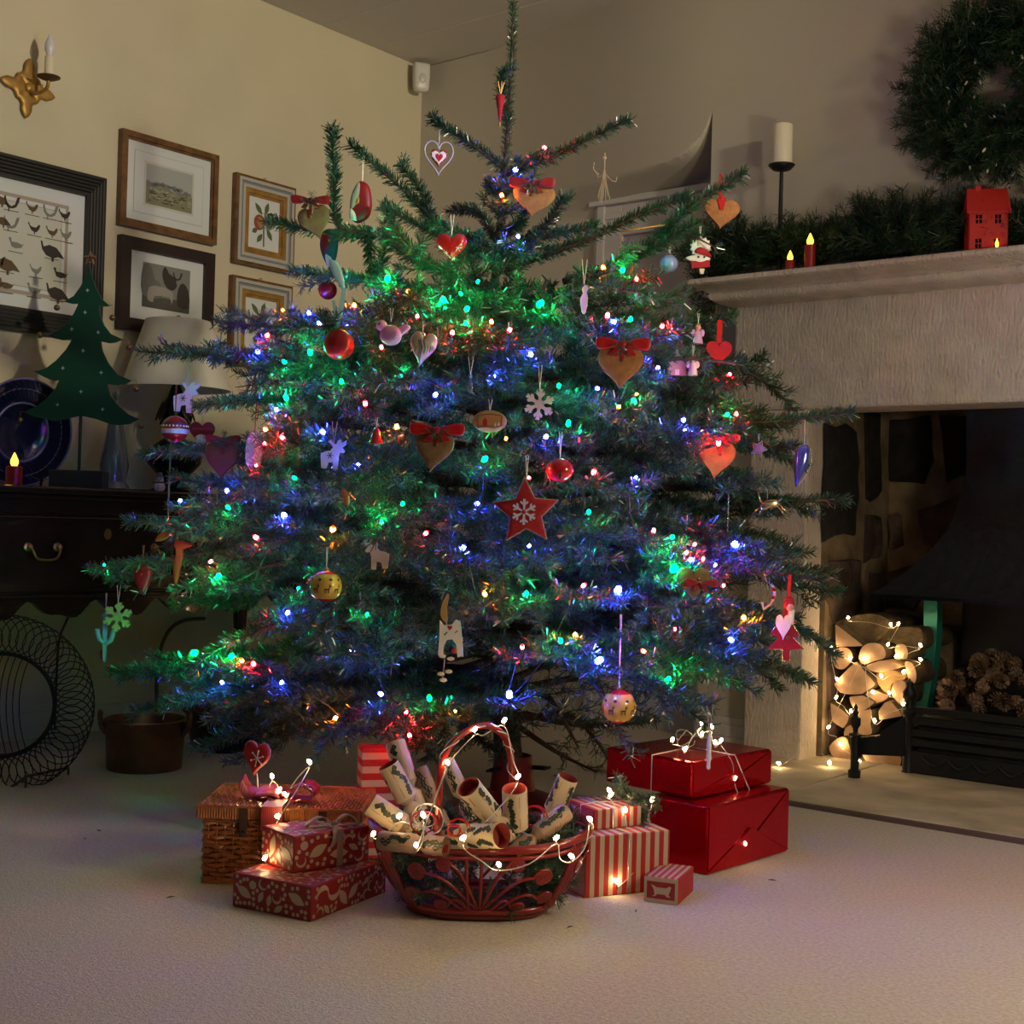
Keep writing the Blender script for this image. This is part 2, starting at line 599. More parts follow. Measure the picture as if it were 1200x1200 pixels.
# door in the alcove
dr = structure(MB().box((1.085, -0.012, 0), (1.57, -0.002, 1.865)).build('door_1', mat('dim_white_door', (0.50, 0.47, 0.47), 0.5)))
MB().box((0.957, -0.028, 0), (1.085, -0.002, 1.985)).box((0.975, -0.04, 0), (1.01, -0.028, 1.985)).build('door_frame', M_WOODWHITE, dr, bevel=0.004)
MB().box((1.085, -0.028, 1.865), (1.57, -0.002, 1.985)).box((0.94, -0.05, 1.985), (1.57, -0.002, 2.01)).box((1.0, -0.036, 1.93), (1.57, -0.028, 1.955)).build('door_lintel', M_WOODWHITE, dr, bevel=0.004)
for k in range(2):
    MB().box((1.14, -0.018, 0.2 + k * .85), (1.52, -0.012, 0.95 + k * .83)).build('door_panel', MATS['dim_white_door'], dr, bevel=0.004)

# ---------------- stone fireplace surround
fp = thing('fireplace_surround', 'carved pale limestone fireplace with a deep lintel and moulded shelf', 'fireplace', pose((1.9, -0.29, 0)))


def wl(root, lo, hi, mb=None, mi=0):
    mb = mb or MB()
    M = ROOTM[root.name].inverted()
    return mb.box(lo, hi, mi, M)


wl(fp, (1.808, -0.29, 0.0), (XL, -0.165, 0.855)).build('jamb_block', M_STONE, fp, bevel=0.006)
wl(fp, (1.808, -0.29, 0.860), (XL, -0.165, 1.150)).build('jamb_block', M_STONE, fp, bevel=0.006)
wl(fp, (XR, -0.29, 0), (XR + .2, -0.165, 1.15)).build('jamb_block', M_STONE, fp, bevel=0.006)
wl(fp, (1.735, -0.29, 1.150), (XR + .27, -0.10, 1.505)).build('lintel', M_STONE, fp, bevel=0.010)
# moulded shelf: one swept profile with returns at both ends
prof = [(0.0, 1.500), (0.020, 1.505), (0.045, 1.512), (0.062, 1.524), (0.068, 1.536), (0.064, 1.543), (0.080, 1.552), (0.108, 1.562), (0.118, 1.572), (0.118, 1.582), (0.112, 1.588)]
mb = MB()
ring = []
for off, z in prof:
    ring.append([(1.735 - off, 0.0 - 0.10, z), (1.735 - off, -0.29 - off, z), (XR + .27 + off, -0.29 - off, z), (XR + .27 + off, -0.10, z)])
vs = [p for r_ in ring for p in r_]
fs = []
for i in range(len(ring) - 1):
    for j in range(4):
        a = i * 4 + j
        b2 = i * 4 + (j + 1) % 4
        fs.append((a, b2, b2 + 4, a + 4))
fs.append((3, 2, 1, 0))
e = (len(ring) - 1) * 4
fs.append((e, e + 1, e + 2, e + 3))
mb.add(vs, fs, 0, ROOTM[fp.name].inverted())
mb.build('mantel_shelf', M_STONE, fp, smooth=35)

# hearth flags
hearth = structure(MB().box((1.60, -0.90, 0), (4.2, 0.34, 0.004)).build('trim_1', M_STONEV))
hearth.name = 'trim_1'
for (a, b) in ((1.60, 2.225), (2.23, 2.96), (2.965, 3.9)):
    MB().box((a, -0.895, 0.004), (b, 0.33, 0.014)).build('hearth_flagstone', M_STONEV, hearth, bevel=0.004)
MB().box((1.9, -0.915, 0.0), (2.205, -0.898, 0.012)).box((2.24, -0.915, 0.0), (2.93, -0.898, 0.012)).build('gap_shadow_strip', mat('gap_shadow_brown', (0.12, 0.085, 0.07), 0.95, bump=0.5), hearth)  # dark strip painted for the shadow in the gap between carpet and hearth

# firebox masonry
firecheek = structure(MB().box((1.83, -0.165, 0), (2.03, 0.33, 1.4)).build('wall_firecheek', M_MORTAR))
fireback = structure(MB().box((1.83, 0.33, 0), (3.8, 0.5, 1.5)).build('wall_fireback', M_MORTAR))
structure(MB().box((XR, -0.165, 0), (XR + .2, 0.33, 1.4)).build('wall_firecheek', M_MORTAR))
structure(MB().box((1.83, -0.1, 1.40), (3.7, 0.33, 1.5)).build('wall_firethroat', M_SOOT))


def rubble(outline, plane, parent, m, t=0.018, name='rubble_stone'):
    """outline = pixel polygon of one stone lying on a firebox plane"""
    P = []
    for (x, y) in outline:
        P.append(onx(x, y, 2.032) if plane == 'cheek' else ony(x, y, 0.329))
    c = sum(P, Vector()) / len(P)
    nrm = Vector((1, 0, 0)) if plane == 'cheek' else Vector((0, -1, 0))
    P2 = []
    for i in range(len(P)):
        a, b = P[i], P[(i + 1) % len(P)]
        for k in range(3):
            q = a.lerp(b, k / 3)
            P2.append(q + (q - c) * random.uniform(-.10, .07))
    n = len(P2)
    vs = [p - nrm * 0.01 for p in P2] + [c + (p - c) * .93 + nrm * t * random.uniform(.5, 1) for p in P2] + [c + (p - c) * .5 + nrm * t * random.uniform(.8, 1.5) for p in P2]
    vs.append(c + nrm * t * 1.3)
    fs = []
    for r_ in range(2):
        for i in range(n):
            j = (i + 1) % n
            fs.append((r_ * n + i, r_ * n + j, (r_ + 1) * n + j, (r_ + 1) * n + i))
    for i in range(n):
        fs.append((2 * n + i, 2 * n + (i + 1) % n, 3 * n))
    MB().add(vs, fs).build(name, m, parent, smooth=60)


ck = [[(968, 492), (1003, 496), (1006, 560), (1002, 632), (966, 638)], [(970, 655), (1008, 656), (1009, 720), (975, 735), (966, 700)],
      [(1012, 480), (1030, 484), (1032, 580), (1014, 590)], [(1013, 600), (1032, 602), (1033, 655), (1012, 660)],
      [(968, 750), (1005, 740), (1010, 800), (970, 820)], [(970, 830), (1010, 810), (1012, 868), (972, 885)], [(1014, 668), (1033, 670), (1033, 740), (1013, 745)]]
for i, q in enumerate(ck):
    rubble(q, 'cheek', firecheek, M_SOOT if i in (0, 2) else M_RUBBLE, 0.012)
bk = [[(1042, 492), (1090, 486), (1095, 540), (1084, 568), (1042, 566)], [(1100, 484), (1138, 486), (1136, 560), (1110, 566)],
      [(1040, 602), (1056, 600), (1060, 640), (1042, 646)], [(1076, 598), (1132, 575), (1140, 630), (1110, 655), (1080, 640)],
      [(1036, 668), (1076, 658), (1088, 690), (1072, 715), (1040, 710)], [(1150, 490), (1210, 490), (1205, 550), (1155, 548)],
      [(1092, 662), (1140, 660), (1140, 700), (1095, 700)], [(1040, 722), (1085, 722), (1088, 770), (1042, 765)],
      [(1215, 500), (1300, 505), (1290, 600), (1220, 590)], [(1040, 780), (1090, 782), (1085, 840), (1040, 835)]]
for i, q in enumerate(bk):
    rubble(q, 'back', fireback, M_SOOT if i in (0, 1, 5) else M_RUBBLE, 0.016)

# ================================================================== FIR TREE
TD = 3.6                                    # distance of the trunk from the camera
TRUNK_PX = [(600, 935), (590, 800), (582, 600), (578, 450), (579, 350), (588, 240), (595, 150), (599, 80), (602, -4)]
TRUNK = [at(x, y, TD) for x, y in TRUNK_PX]
TRUNK[0].z = 0.03
TREE_BASE = Vector((TRUNK[0].x, TRUNK[0].y, 0))
tree = thing('fir_tree', 'tall bushy green fir tree hung with ornaments and lit coloured lights', 'christmas tree', pose(TREE_BASE))


def trunk_at(z):
    for a, b in zip(TRUNK, TRUNK[1:]):
        if a.z <= z <= b.z:
            return a.lerp(b, (z - a.z) / (b.z - a.z))
    return TRUNK[-1] if z > TRUNK[-1].z else TRUNK[0]


RPROF = [(0.0, 0.62), (0.18, 0.74), (0.28, 0.90), (0.42, 0.97), (0.62, 0.99), (0.85, 0.95), (1.02, 0.90), (1.15, 0.86), (1.27, 0.80), (1.38, 0.64), (1.5, 0.50), (1.7, 0.30), (1.85, 0.15), (2.15, 0.03)]


def rad(z):
    for a, b in zip(RPROF, RPROF[1:]):
        if a[0] <= z <= b[0]:
            return a[1] + (b[1] - a[1]) * (z - a[0]) / (b[0] - a[0])
    return 0.03


def surf_depth(px, py, k=0.86):
    z = CAM.z + (614 - py) * TD / FPX
    x = (px - 590) * TD / FPX
    R = rad(z) * k
    return TD - math.sqrt(max(R * R - x * x, 0.0))


# things hanging in the tree: needles that would cover them are left out
SCREENS = []      # (px, py, r_px, depth)

# ornaments: px, py, radius of the clear window, depth offset
def od(px, py, extra=-0.03, lim=(2.62, 3.62)):
    return min(max(surf_depth(px, py) + extra - 0.05, lim[0]), lim[1])


LEDS = [
    (604, 199, 'blue', 1.25), (588, 229, 'amber', 1.1), (638, 173, 'red', 1), (607, 277, 'blue', .9), (454, 327, 'green', 1.5), (519, 351, 'green', 1.3), (547, 362, 'green', 1.1),
    (547, 379, 'green', 1.0), (540, 344, 'green', .7), (477, 341, 'amber', .8), (576, 377, 'amber', .9), (597, 387, 'red', 1.1), (415, 358, 'amber', 1), (489, 371, 'red', .9),
    (530, 390, 'red', 1), (622, 415, 'blue', 1.1), (633, 356, 'green', 1.6), (362, 367, 'blue', 1), (374, 379, 'blue', 1.1), (407, 383, 'blue', .9), (331, 363, 'amber', .7),
    (313, 393, 'red', 1.1), (302, 412, 'blue', 1.1), (363, 413, 'green', 1.1), (333, 424, 'green', .9), (335, 466, 'green', 1.2), (324, 480, 'blue', .9), (428, 473, 'red', 1.1),
    (510, 463, 'blue', 1.2), (378, 506, 'blue', 1.2), (331, 513, 'red', 1.1), (311, 503, 'amber', 1), (310, 520, 'red', .9), (465, 500, 'amber', 1), (447, 407, 'red', .9),
    (568, 538, 'green', 1.2), (666, 496, 'green', 1.1), (640, 512, 'blue', 1), (593, 514, 'amber', .7), (696, 553, 'red', 1.2), (707, 313, 'amber', 1), (730, 316, 'green', 1.2),
    (746, 327, 'red', .9), (712, 370, 'red', 1.3), (719, 377, 'blue', 1.2), (739, 374, 'green', 1.1), (776, 382, 'red', 1), (771, 431, 'blue', 1), (747, 410, 'red', .8),
    (743, 470, 'green', 1), (725, 477, 'amber', .9), (746, 462, 'amber', .7), (801, 492, 'blue', 1), (803, 505, 'blue', .9), (822, 507, 'red', 1.2), (842, 519, 'red', 1.3),
    (852, 486, 'green', 1), (863, 485, 'red', .9), (855, 439, 'red', 1), (266, 575, 'blue', 1.1), (267, 595, 'green', 1.1), (211, 587, 'blue', 1.2), (215, 611, 'red', 1),
    (333, 604, 'blue', 1.4), (390, 620, 'amber', 1.4), (300, 630, 'red', 1.2), (247, 658, 'red', 1), (256, 675, 'green', 1.2), (122, 662, 'green', .7), (448, 612, 'green', 1.1),
    (499, 625, 'red', 1), (543, 642, 'blue', 1.1), (337, 718, 'blue', 1), (472, 590, 'green', .8), (228, 765, 'green', 1.4), (271, 769, 'green', 1.3), (283, 774, 'amber', 1.1),
    (297, 778, 'red', 1.1), (393, 842, 'amber', 1.2), (411, 763, 'blue', .7), (446, 813, 'blue', 1.1), (503, 818, 'green', 1.1), (476, 835, 'red', .9), (480, 862, 'red', 1),
    (534, 833, 'amber', .8), (568, 696, 'amber', 1), (612, 758, 'red', 1.1), (657, 751, 'green', .9), (674, 744, 'amber', 1), (597, 814, 'blue', 1.6), (702, 774, 'blue', 1.7),
    (724, 692, 'blue', 1.9), (684, 686, 'red', 1), (617, 696, 'green', 1), (790, 666, 'green', 1.8), (783, 797, 'green', 1.4), (754, 763, 'amber', .9), (791, 737, 'red', .8),
    (766, 622, 'red', 1), (788, 629, 'green', 1), (814, 638, 'red', .9), (804, 648, 'red', 1), (809, 656, 'blue', 1), (824, 655, 'red', .8), (838, 662, 'blue', .8),
    (861, 638, 'blue', 1.4), (848, 686, 'red', .8), (872, 724, 'amber', 1.1), (857, 750, 'blue', 1.3), (400, 447, 'green', .9), (560, 330, 'green', .8), (655, 452, 'green', .8),
    (420, 545, 'blue', .8), (620, 640, 'blue', .8), (300, 545, 'red', .8), (350, 690, 'green', .8), (560, 590, 'blue', .9), (690, 600, 'green', .8), (745, 560, 'blue', .9),
    (430, 720, 'green', .8), (620, 560, 'red', .7), (700, 455, 'blue', .9), (580, 440, 'blue', .8), (470, 440, 'green', .8), (345, 560, 'green', .8), (260, 800, 'blue', .9), (330, 800, 'blue', .9),
]
LED_POS = []
for (x, y, k, s) in LEDS:
    deep = RNG.uniform(0.0, 0.10)
    d = surf_depth(x, y, 0.90) + deep
    LED_POS.append((at(x, y, d), k, s))
    SCREENS.append((x, y, 3.0 + 2.6 * s, d))

ORN = {}


def slot(key, px, py, r, extra=-0.03, d=None):
    dd = od(px, py, extra) if d is None else d
    ORN[key] = (px, py, dd)
    SCREENS.append((px, py, r, dd))


for a in [('carrot', 586, 127, 14, 0, 3.52), ('wireheart', 514, 186, 24, 0, 3.5), ('ginger_top', 625, 236, 27, 0, 3.35), ('ginger_ribbon', 845, 252, 22, 0, 3.45),
          ('red_star_heart', 529, 291, 20, 0, None), ('grey_heart', 370, 262, 22, 0, 3.3), ('robin_felt', 424, 236, 18, 0, 3.35), ('teal_bird', 385, 285, 15, 0, 3.45),
          ('red_ball', 397, 404, 21, 0, None), ('pink_bird', 458, 391, 16, 0, None), ('knit_heart', 495, 410, 20, 0, None), ('dark_ball', 384, 340, 11, 0, 3.3),
          ('oval_scene', 574, 494, 23, 0, None), ('wood_flake', 632, 474, 20, 0, None), ('big_ginger', 727, 432, 30, -.05, None), ('bow_ginger', 508, 530, 27, -.05, None),
          ('red_star', 616, 600, 38, -.08, None), ('jingle', 656, 551, 16, 0, None), ('deer_a', 391, 533, 20, 0, None), ('deer_b', 441, 650, 15, 0, None), ('deer_c', 219, 466, 15, 0, 3.42),
          ('band_ball', 205, 503, 19, 0, 3.4), ('bear_heart', 237, 509, 16, 0, 3.5), ('left_ginger', 260, 541, 25, 0, 3.4), ('filigree', 298, 530, 13, 0, 3.2), ('red_bell', 441, 511, 11, 0, None),
          ('deer_ball_a', 382, 687, 23, -.03, None), ('deer_ball_b', 725, 828, 24, 0, 2.85), ('cat', 529, 745, 24, -.08, None), ('green_flake', 138, 723, 20, 0, 3.5), ('cactus', 123, 747, 20, 0, 3.52),
          ('berry', 167, 677, 15, 0, 3.45), ('orange_leaf', 207, 660, 13, 0, 3.4), ('orange_leaf2', 192, 628, 10, 0, 3.4), ('bubble', 784, 309, 14, 0, 3.4), ('santa', 820, 297, 18, 0, 3.4),
          ('flat_heart', 842, 415, 19, 0, 3.3), ('right_ginger', 839, 540, 26, 0, 3.1), ('leaf_heart', 940, 546, 16, 0, 3.2), ('stag', 905, 592, 16, 0, 3.2), ('gnome', 919, 735, 25, 0, 3.1),
          ('angel', 812, 428, 11, 0, 3.2), ('pink_house', 793, 430, 11, 0, 3.22), ('purple_angel', 818, 391, 13, 0, 3.3), ('blue_star', 889, 526, 12, 0, 3.2), ('pink_man', 684, 350, 14, 0, None),
          ('icicle', 831, 872, 12, 0, 2.78), ('straw', 708, 205, 16, 0, 3.5), ('chilli', 413, 530, 0, 0, None), ('candy', 901, 702, 14, 0, 3.15), ('stick', 755, 267, 10, 0, 3.4),
          ('beads', 853, 605, 6, 0, 3.15), ('tucked_heart', 812, 685, 13, 0, None), ('drop', 551, 452, 9, 0, None), ('chilli_red', 418, 533 + 50, 12, 0, None)]:
    slot(*a[:4], a[4], a[5])
SC_ARR = np.array(SCREENS)


def cull(P):
    """True for needles that would not sit in front of a light or an ornament"""
    x, y, z = proj_np(P)
    keep = np.ones(len(P), bool)
    for (sx, sy, r, d) in SC_ARR:
        keep &= ~(((x - sx) ** 2 + (y - sy) ** 2 < r * r) & (z < d + 0.015))
    # the thin lower right where the wall shows through
    g = (x > 600) & (x < 742) & (y > 785) & (y < 940)
    keep &= ~(g & (RNG.random(len(P)) < 0.72))
    return keep


def needle_arrays(shoots, per_m=620, ln=(0.014, 0.023), w=0.0023, lift=0.35, culling=True):
    """shoots: list of polylines (lists of Vector).  Returns vertex array and face count (quads)."""
    B, T = [], []
    for pl in shoots:
        A = np.array([tuple(p) for p in pl])
        seg = A[1:] - A[:-1]
        L = np.linalg.norm(seg, axis=1)
        tot = L.sum()
        n = max(4, int(tot * per_m))
        u = np.sort(RNG.random(n)) * tot
        cum = np.concatenate([[0], np.cumsum(L)])
        idx = np.clip(np.searchsorted(cum, u, side='right') - 1, 0, len(L) - 1)
        f = (u - cum[idx]) / np.maximum(L[idx], 1e-9)
        B.append(A[idx] + seg[idx] * f[:, None])
        T.append(seg[idx] / np.maximum(L[idx], 1e-9)[:, None])
    B = np.concatenate(B)
    T = np.concatenate(T)
    if culling:
        k = cull(B)
        B, T = B[k], T[k]
    n = len(B)
    if n == 0:
        return np.zeros((0, 3)), 0
    rnd = RNG.normal(size=(n, 3))
    rnd[:, 2] += lift
    rnd -= T * np.sum(rnd * T, axis=1)[:, None]
    rnd /= np.maximum(np.linalg.norm(rnd, axis=1), 1e-6)[:, None]
    a = np.radians(RNG.uniform(35, 70, n))[:, None]
    D = T * np.cos(a) + rnd * np.sin(a)
    ll = RNG.uniform(ln[0], ln[1], n)[:, None]
    W = np.cross(D, RNG.normal(size=(n, 3)))
    W /= np.maximum(np.linalg.norm(W, axis=1), 1e-6)[:, None]
    W *= w / 2
    tip = B + D * ll
    V = np.empty((n, 4, 3))
    V[:, 0] = B - W * .7
    V[:, 1] = B + W * .7
    V[:, 2] = tip + W * .55
    V[:, 3] = tip - W * .55
    return V.reshape(-1, 3), n


def quads_object(name, V, n, m, parent, kind='stuff', label=None):
    M = np.array(ROOTM[parent_root(parent).name].inverted())
    V = V @ M[:3, :3].T + M[:3, 3]
    me = bpy.data.meshes.new(name)
    me.vertices.add(n * 4)
    me.vertices.foreach_set('co', V.astype(np.float32).ravel())
    me.loops.add(n * 4)
    me.loops.foreach_set('vertex_index', np.arange(n * 4, dtype=np.int32))
    me.polygons.add(n)
    me.polygons.foreach_set('loop_start', np.arange(0, n * 4, 4, dtype=np.int32))
    me.update(calc_edges=True)
    me.materials.append(m)
    o = bpy.data.objects.new(name, me)
    COL.objects.link(o)
    o.parent = parent
    if kind:
        o['kind'] = kind
    return o


def parent_root(o):
    while o.parent is not None:
        o = o.parent
    return o


UPV = Vector((0, 0, 1))
N_NEEDLES = 0


def side_shoots(path, lateral, step, f0, f1, maxlen, droop, tert=True, rng=random):
    out, wood = [], []
    n = len(path)
    cum = [0.0]
    for a, b in zip(path, path[1:]):
        cum.append(cum[-1] + (b - a).length)
    tot = cum[-1]
    s = f0 * tot
    sd = 1
    while s < f1 * tot:
        i = max(j for j in range(n - 1) if cum[j] <= s)
        p = path[i].lerp(path[i + 1], (s - cum[i]) / max(cum[i + 1] - cum[i], 1e-6))
        t = (path[i + 1] - path[i]).normalized()
        ln = min(maxlen, (tot - s) * 0.60 + 0.03) * rng.uniform(.75, 1.15)
        lat = lateral - t * lateral.dot(t)
        lat.normalize()
        ang = math.radians(rng.uniform(42, 62))
        d = t * math.cos(ang) + lat * sd * math.sin(ang) + UPV * rng.uniform(-.28, .30) + UPV * droop
        d.normalize()
        k = max(3, int(ln / 0.05) + 1)
        tw = [p]
        for j in range(k):
            d2 = (d + t * 0.10 * j + UPV * (0.035 * j - 0.05)).normalized()
            tw.append(tw[-1] + d2 * (ln / k))
        out.append(tw)
        wood.append((tw, 0.0022))
        if tert and ln > 0.11:
            o2, w2 = side_shoots(tw, UPV.cross(d) if abs(d.z) < .95 else Vector((1, 0, 0)), 0.066, 0.30, 0.92, 0.10, 0.0, False, rng)
            out += o2
            wood += [(a, 0.0014) for a, _ in w2]
        s += step * rng.uniform(.8, 1.2)
        sd = -sd
    return out, wood


BIG = SC_ARR[SC_ARR[:, 2] >= 10]


def in_front(tw):
    x, y, z = proj_np(np.array([tuple(p) for p in tw]))
    for (sx, sy, r, d) in BIG:
        if np.any(((x - sx) ** 2 + (y - sy) ** 2 < (r * .95) ** 2) & (z < d + .01)):
            return True
    return False


def make_branch(path, r_base, step=0.055, f0=0.2, f1=0.97, maxlen=0.26, bare=0.3, dens=1.0, droop=0.0, tert=True):
    """path = list of Vectors from the trunk to the tip"""
    P = smooth_path(path, 6)
    t = (P[-1] - P[0])
    lat = UPV.cross(t)
    if lat.length < 0.15 * t.length:
        lat = Vector(fw).cross(t)
    lat.normalize()
    shoots, wood = side_shoots(P, lat, step, f0, f1, maxlen, droop, tert)
    k0 = int(len(P) * bare)
    shoots += [P[k0:]] * 2
    mb = MB()
    M = ROOTM[tree.name].inverted()
    rr = [r_base * (1 - .8 * i / (len(P) - 1)) for i in range(len(P))]
    mb.tube(P, rr, 6, 0, M)
    for tw, r in wood:
        if in_front(tw):
            continue
        mb.tube(tw, [r, r * .8] + [r * .6] * (len(tw) - 2), 3, 0, M, cap=False)
    bo = mb.build('branch', M_BARK, tree, smooth=179)
    V, n = needle_arrays(shoots, 760 * dens, (.018, .028), .0037)
    global N_NEEDLES
    N_NEEDLES += n
    if n:
        quads_object('needles', V, n, M_NEEDLE, bo)
    return bo


# trunk and leader
TS = smooth_path(TRUNK, 6)
mb = MB()
mb.tube(TS, [max(.0035, .034 * (1 - p.z / 1.72) + .0055) if p.z < 1.72 else max(.003, .0055 - .006 * (p.z - 1.72)) for p in TS], 10, 0, ROOTM[tree.name].inverted())
trunk_o = mb.build('trunk', M_BARK, tree, smooth=179)
ld = [p for p in TS if p.z > 1.45]
V, n = needle_arrays([ld], 2600, (0.014, 0.021), 0.0026, 0.2)
quads_object('needles', V, n, M_NEEDLE, trunk_o)


def px_branch(pts, **kw):
    """pts: (px, py, distance from camera)"""
    return make_branch([at(x, y, d) for x, y, d in pts], kw.pop('r', 0.010), **kw)


SP = dict(step=0.09, f0=.35, f1=.8, maxlen=0.07, bare=0.04, dens=1.5, tert=False)      # sparse young top branches: brush-like shoots
NS = dict(step=9.0, f0=.95, f1=.96, maxlen=0.03, bare=0.03, dens=1.7, tert=False)      # single shoots
px_branch([(592, 200, 3.6), (560, 175, 3.56), (505, 140, 3.5)], **NS, r=.006)
px_branch([(594, 205, 3.6), (650, 182, 3.56), (736, 141, 3.5)], **NS, r=.006)
px_branch([(596, 150, 3.6), (588, 110, 3.57), (589, 83, 3.55)], **NS, r=.004)
px_branch([(590, 232, 3.6), (575, 222, 3.5), (573, 215, 3.45)], **NS, r=.004)
px_branch([(590, 275, 3.6), (610, 262, 3.5), (612, 248, 3.45)], **NS, r=.004)
px_branch([(584, 300, 3.6), (535, 285, 3.5), (470, 220, 3.4), (410, 170, 3.34)], **NS, r=.009)
px_branch([(505, 268, 3.46), (497, 230, 3.42), (469, 193, 3.38)], **NS, r=.005)
px_branch([(584, 305, 3.6), (530, 285, 3.4), (449, 242, 3.3)], **NS, r=.008)
px_branch([(586, 292, 3.6), (562, 250, 3.7), (535, 246, 3.8)], **NS, r=.006)
px_branch([(586, 300, 3.6), (640, 265, 3.5), (660, 232, 3.45)], **NS, r=.006)
px_branch([(586, 300, 3.6), (640, 278, 3.4), (699, 266, 3.3)], **SP, r=.008)
px_branch([(586, 318, 3.6), (690, 280, 3.5), (750, 252, 3.45), (808, 230, 3.4)], **NS, r=.009)
px_branch([(660, 330, 3.5), (730, 310, 3.44), (800, 250, 3.4), (872, 202, 3.36)], **NS, r=.009)
px_branch([(770, 275, 3.42), (800, 272, 3.4), (838, 290, 3.38)], **SP, r=.006)
px_branch([(740, 300, 3.44), (770, 290, 3.4), (812, 262, 3.36)], **NS, r=.005)
px_branch([(580, 340, 3.6), (500, 310, 3.45), (440, 275, 3.36), (396, 265, 3.32), (392, 205, 3.3), (388, 150, 3.3)], **NS, r=.010)
px_branch([(440, 278, 3.38), (390, 275, 3.36), (318, 260, 3.34)], **NS, r=.006)
px_branch([(430, 275, 3.36), (440, 330, 3.34), (452, 285, 3.3), (450, 262, 3.3)], **NS, r=.004)
px_branch([(582, 312, 3.6), (560, 285, 3.3), (510, 262, 3.2)], **SP, r=.006)
px_branch([(580, 360, 3.6), (500, 340, 3.4), (420, 328, 3.3), (340, 318, 3.24)], step=.07, f0=.3, f1=.95, maxlen=.14, bare=.1, dens=1.3, tert=False)
px_branch([(582, 350, 3.6), (660, 345, 3.4), (700, 322, 3.32), (748, 290, 3.26)], step=.06, f0=.3, f1=.95, maxlen=.12, bare=.1, dens=1.3, tert=False)
px_branch([(580, 372, 3.6), (690, 385, 3.4), (760, 360, 3.3), (806, 340, 3.26)], step=.06, f0=.3, f1=.95, maxlen=.14, bare=.1, dens=1.2)
px_branch([(580, 330, 3.6), (560, 345, 3.35), (480, 290, 3.2), (452, 245, 3.16)], step=.06, f0=.4, f1=.95, maxlen=.10, bare=.1, dens=1.3, tert=False)
px_branch([(580, 380, 3.6), (720, 400, 3.5), (860, 372, 3.4)], step=.06, f0=.3, maxlen=.16, bare=.15, dens=1.1)
px_branch([(580, 395, 3.6), (430, 395, 3.5), (340, 385, 3.45), (253, 378, 3.4)], step=.06, f0=.3, maxlen=.15, bare=.15, dens=1.2)
px_branch([(578, 440, 3.6), (400, 425, 3.5), (280, 418, 3.46), (162, 412, 3.44)], step=.055, f0=.3, maxlen=.22, bare=.2, dens=1.1)
px_branch([(578, 470, 3.6), (420, 470, 3.4), (290, 470, 3.3), (225, 478, 3.26)], step=.055, f0=.3, maxlen=.22, bare=.2, dens=1.1)
px_branch([(578, 500, 3.6), (430, 520, 3.5), (280, 528, 3.42), (166, 533, 3.36)], step=.055, f0=.3, maxlen=.16, bare=.2, dens=1.0)
px_branch([(578, 470, 3.6), (700, 470, 3.4), (850, 495, 3.3), (1000, 484, 3.2)], step=.06, f0=.2, f1=.7, maxlen=.18, bare=.2, dens=1.3)
px_branch([(580, 430, 3.6), (720, 430, 3.3), (800, 420, 3.2), (872, 428, 3.14)], step=.055, f0=.3, maxlen=.2, bare=.2)
px_branch([(578, 520, 3.6), (720, 535, 3.3), (850, 560, 3.2), (914, 569, 3.16)], step=.055, f0=.3, maxlen=.2, bare=.2)
px_branch([(578, 500, 3.6), (740, 500, 3.4), (860, 520, 3.3), (935, 524, 3.24)], step=.06, f0=.3, maxlen=.14, bare=.2)
px_branch([(578, 600, 3.6), (740, 628, 3.3), (860, 640, 3.2), (950, 648, 3.16)], step=.055, f0=.3, maxlen=.22, bare=.2)
px_branch([(578, 620, 3.6), (740, 645, 3.25), (870, 665, 3.15), (968, 682, 3.1)], step=.055, f0=.3, f1=.8, maxlen=.22, bare=.2)
px_branch([(580, 700, 3.6), (720, 735, 3.3), (850, 760, 3.2), (954, 801, 3.14)], step=.055, f0=.25, maxlen=.24, bare=.2)
px_branch([(580, 720, 3.6), (700, 745, 3.2), (800, 770, 3.05), (888, 812, 2.98)], step=.055, f0=.3, maxlen=.2, bare=.2)
px_branch([(580, 680, 3.6), (700, 690, 3.3), (830, 720, 3.2), (902, 730, 3.16)], step=.055, f0=.3, maxlen=.2, bare=.2)
px_branch([(580, 740, 3.6), (660, 760, 3.1), (760, 800, 2.9), (832, 852, 2.8)], step=.055, f0=.4, maxlen=.16, bare=.3, dens=.9)
px_branch([(590, 830, 3.6), (680, 850, 3.5), (770, 845, 3.4)], step=.07, f0=.4, maxlen=.16, bare=.5, dens=.8, r=.012)
px_branch([(592, 840, 3.6), (650, 880, 3.5), (700, 905, 3.4)], step=.08, f0=.4, maxlen=.12, bare=.5, dens=.7)
px_branch([(580, 600, 3.6), (420, 600, 3.4), (280, 640, 3.4), (105, 668, 3.42)], step=.055, f0=.3, maxlen=.24, bare=.2)
px_branch([(580, 570, 3.6), (420, 560, 3.45), (280, 570, 3.4), (200, 560, 3.4)], step=.055, f0=.3, maxlen=.22, bare=.2)
px_branch([(580, 650, 3.6), (420, 640, 3.35), (250, 620, 3.35), (150, 612, 3.36)], step=.055, f0=.3, maxlen=.22, bare=.2)
px_branch([(580, 740, 3.6), (420, 750, 3.4), (280, 775, 3.4), (128, 788, 3.42)], step=.05, f0=.3, maxlen=.22, bare=.2, dens=1.1)
px_branch([(585, 760, 3.6), (430, 790, 3.35), (280, 810, 3.35), (158, 833, 3.36)], step=.055, f0=.3, maxlen=.22, bare=.2)
px_branch([(585, 770, 3.6), (450, 810, 3.3), (320, 850, 3.25), (226, 876, 3.2)], step=.055, f0=.3, maxlen=.22, bare=.2, droop=-.15)
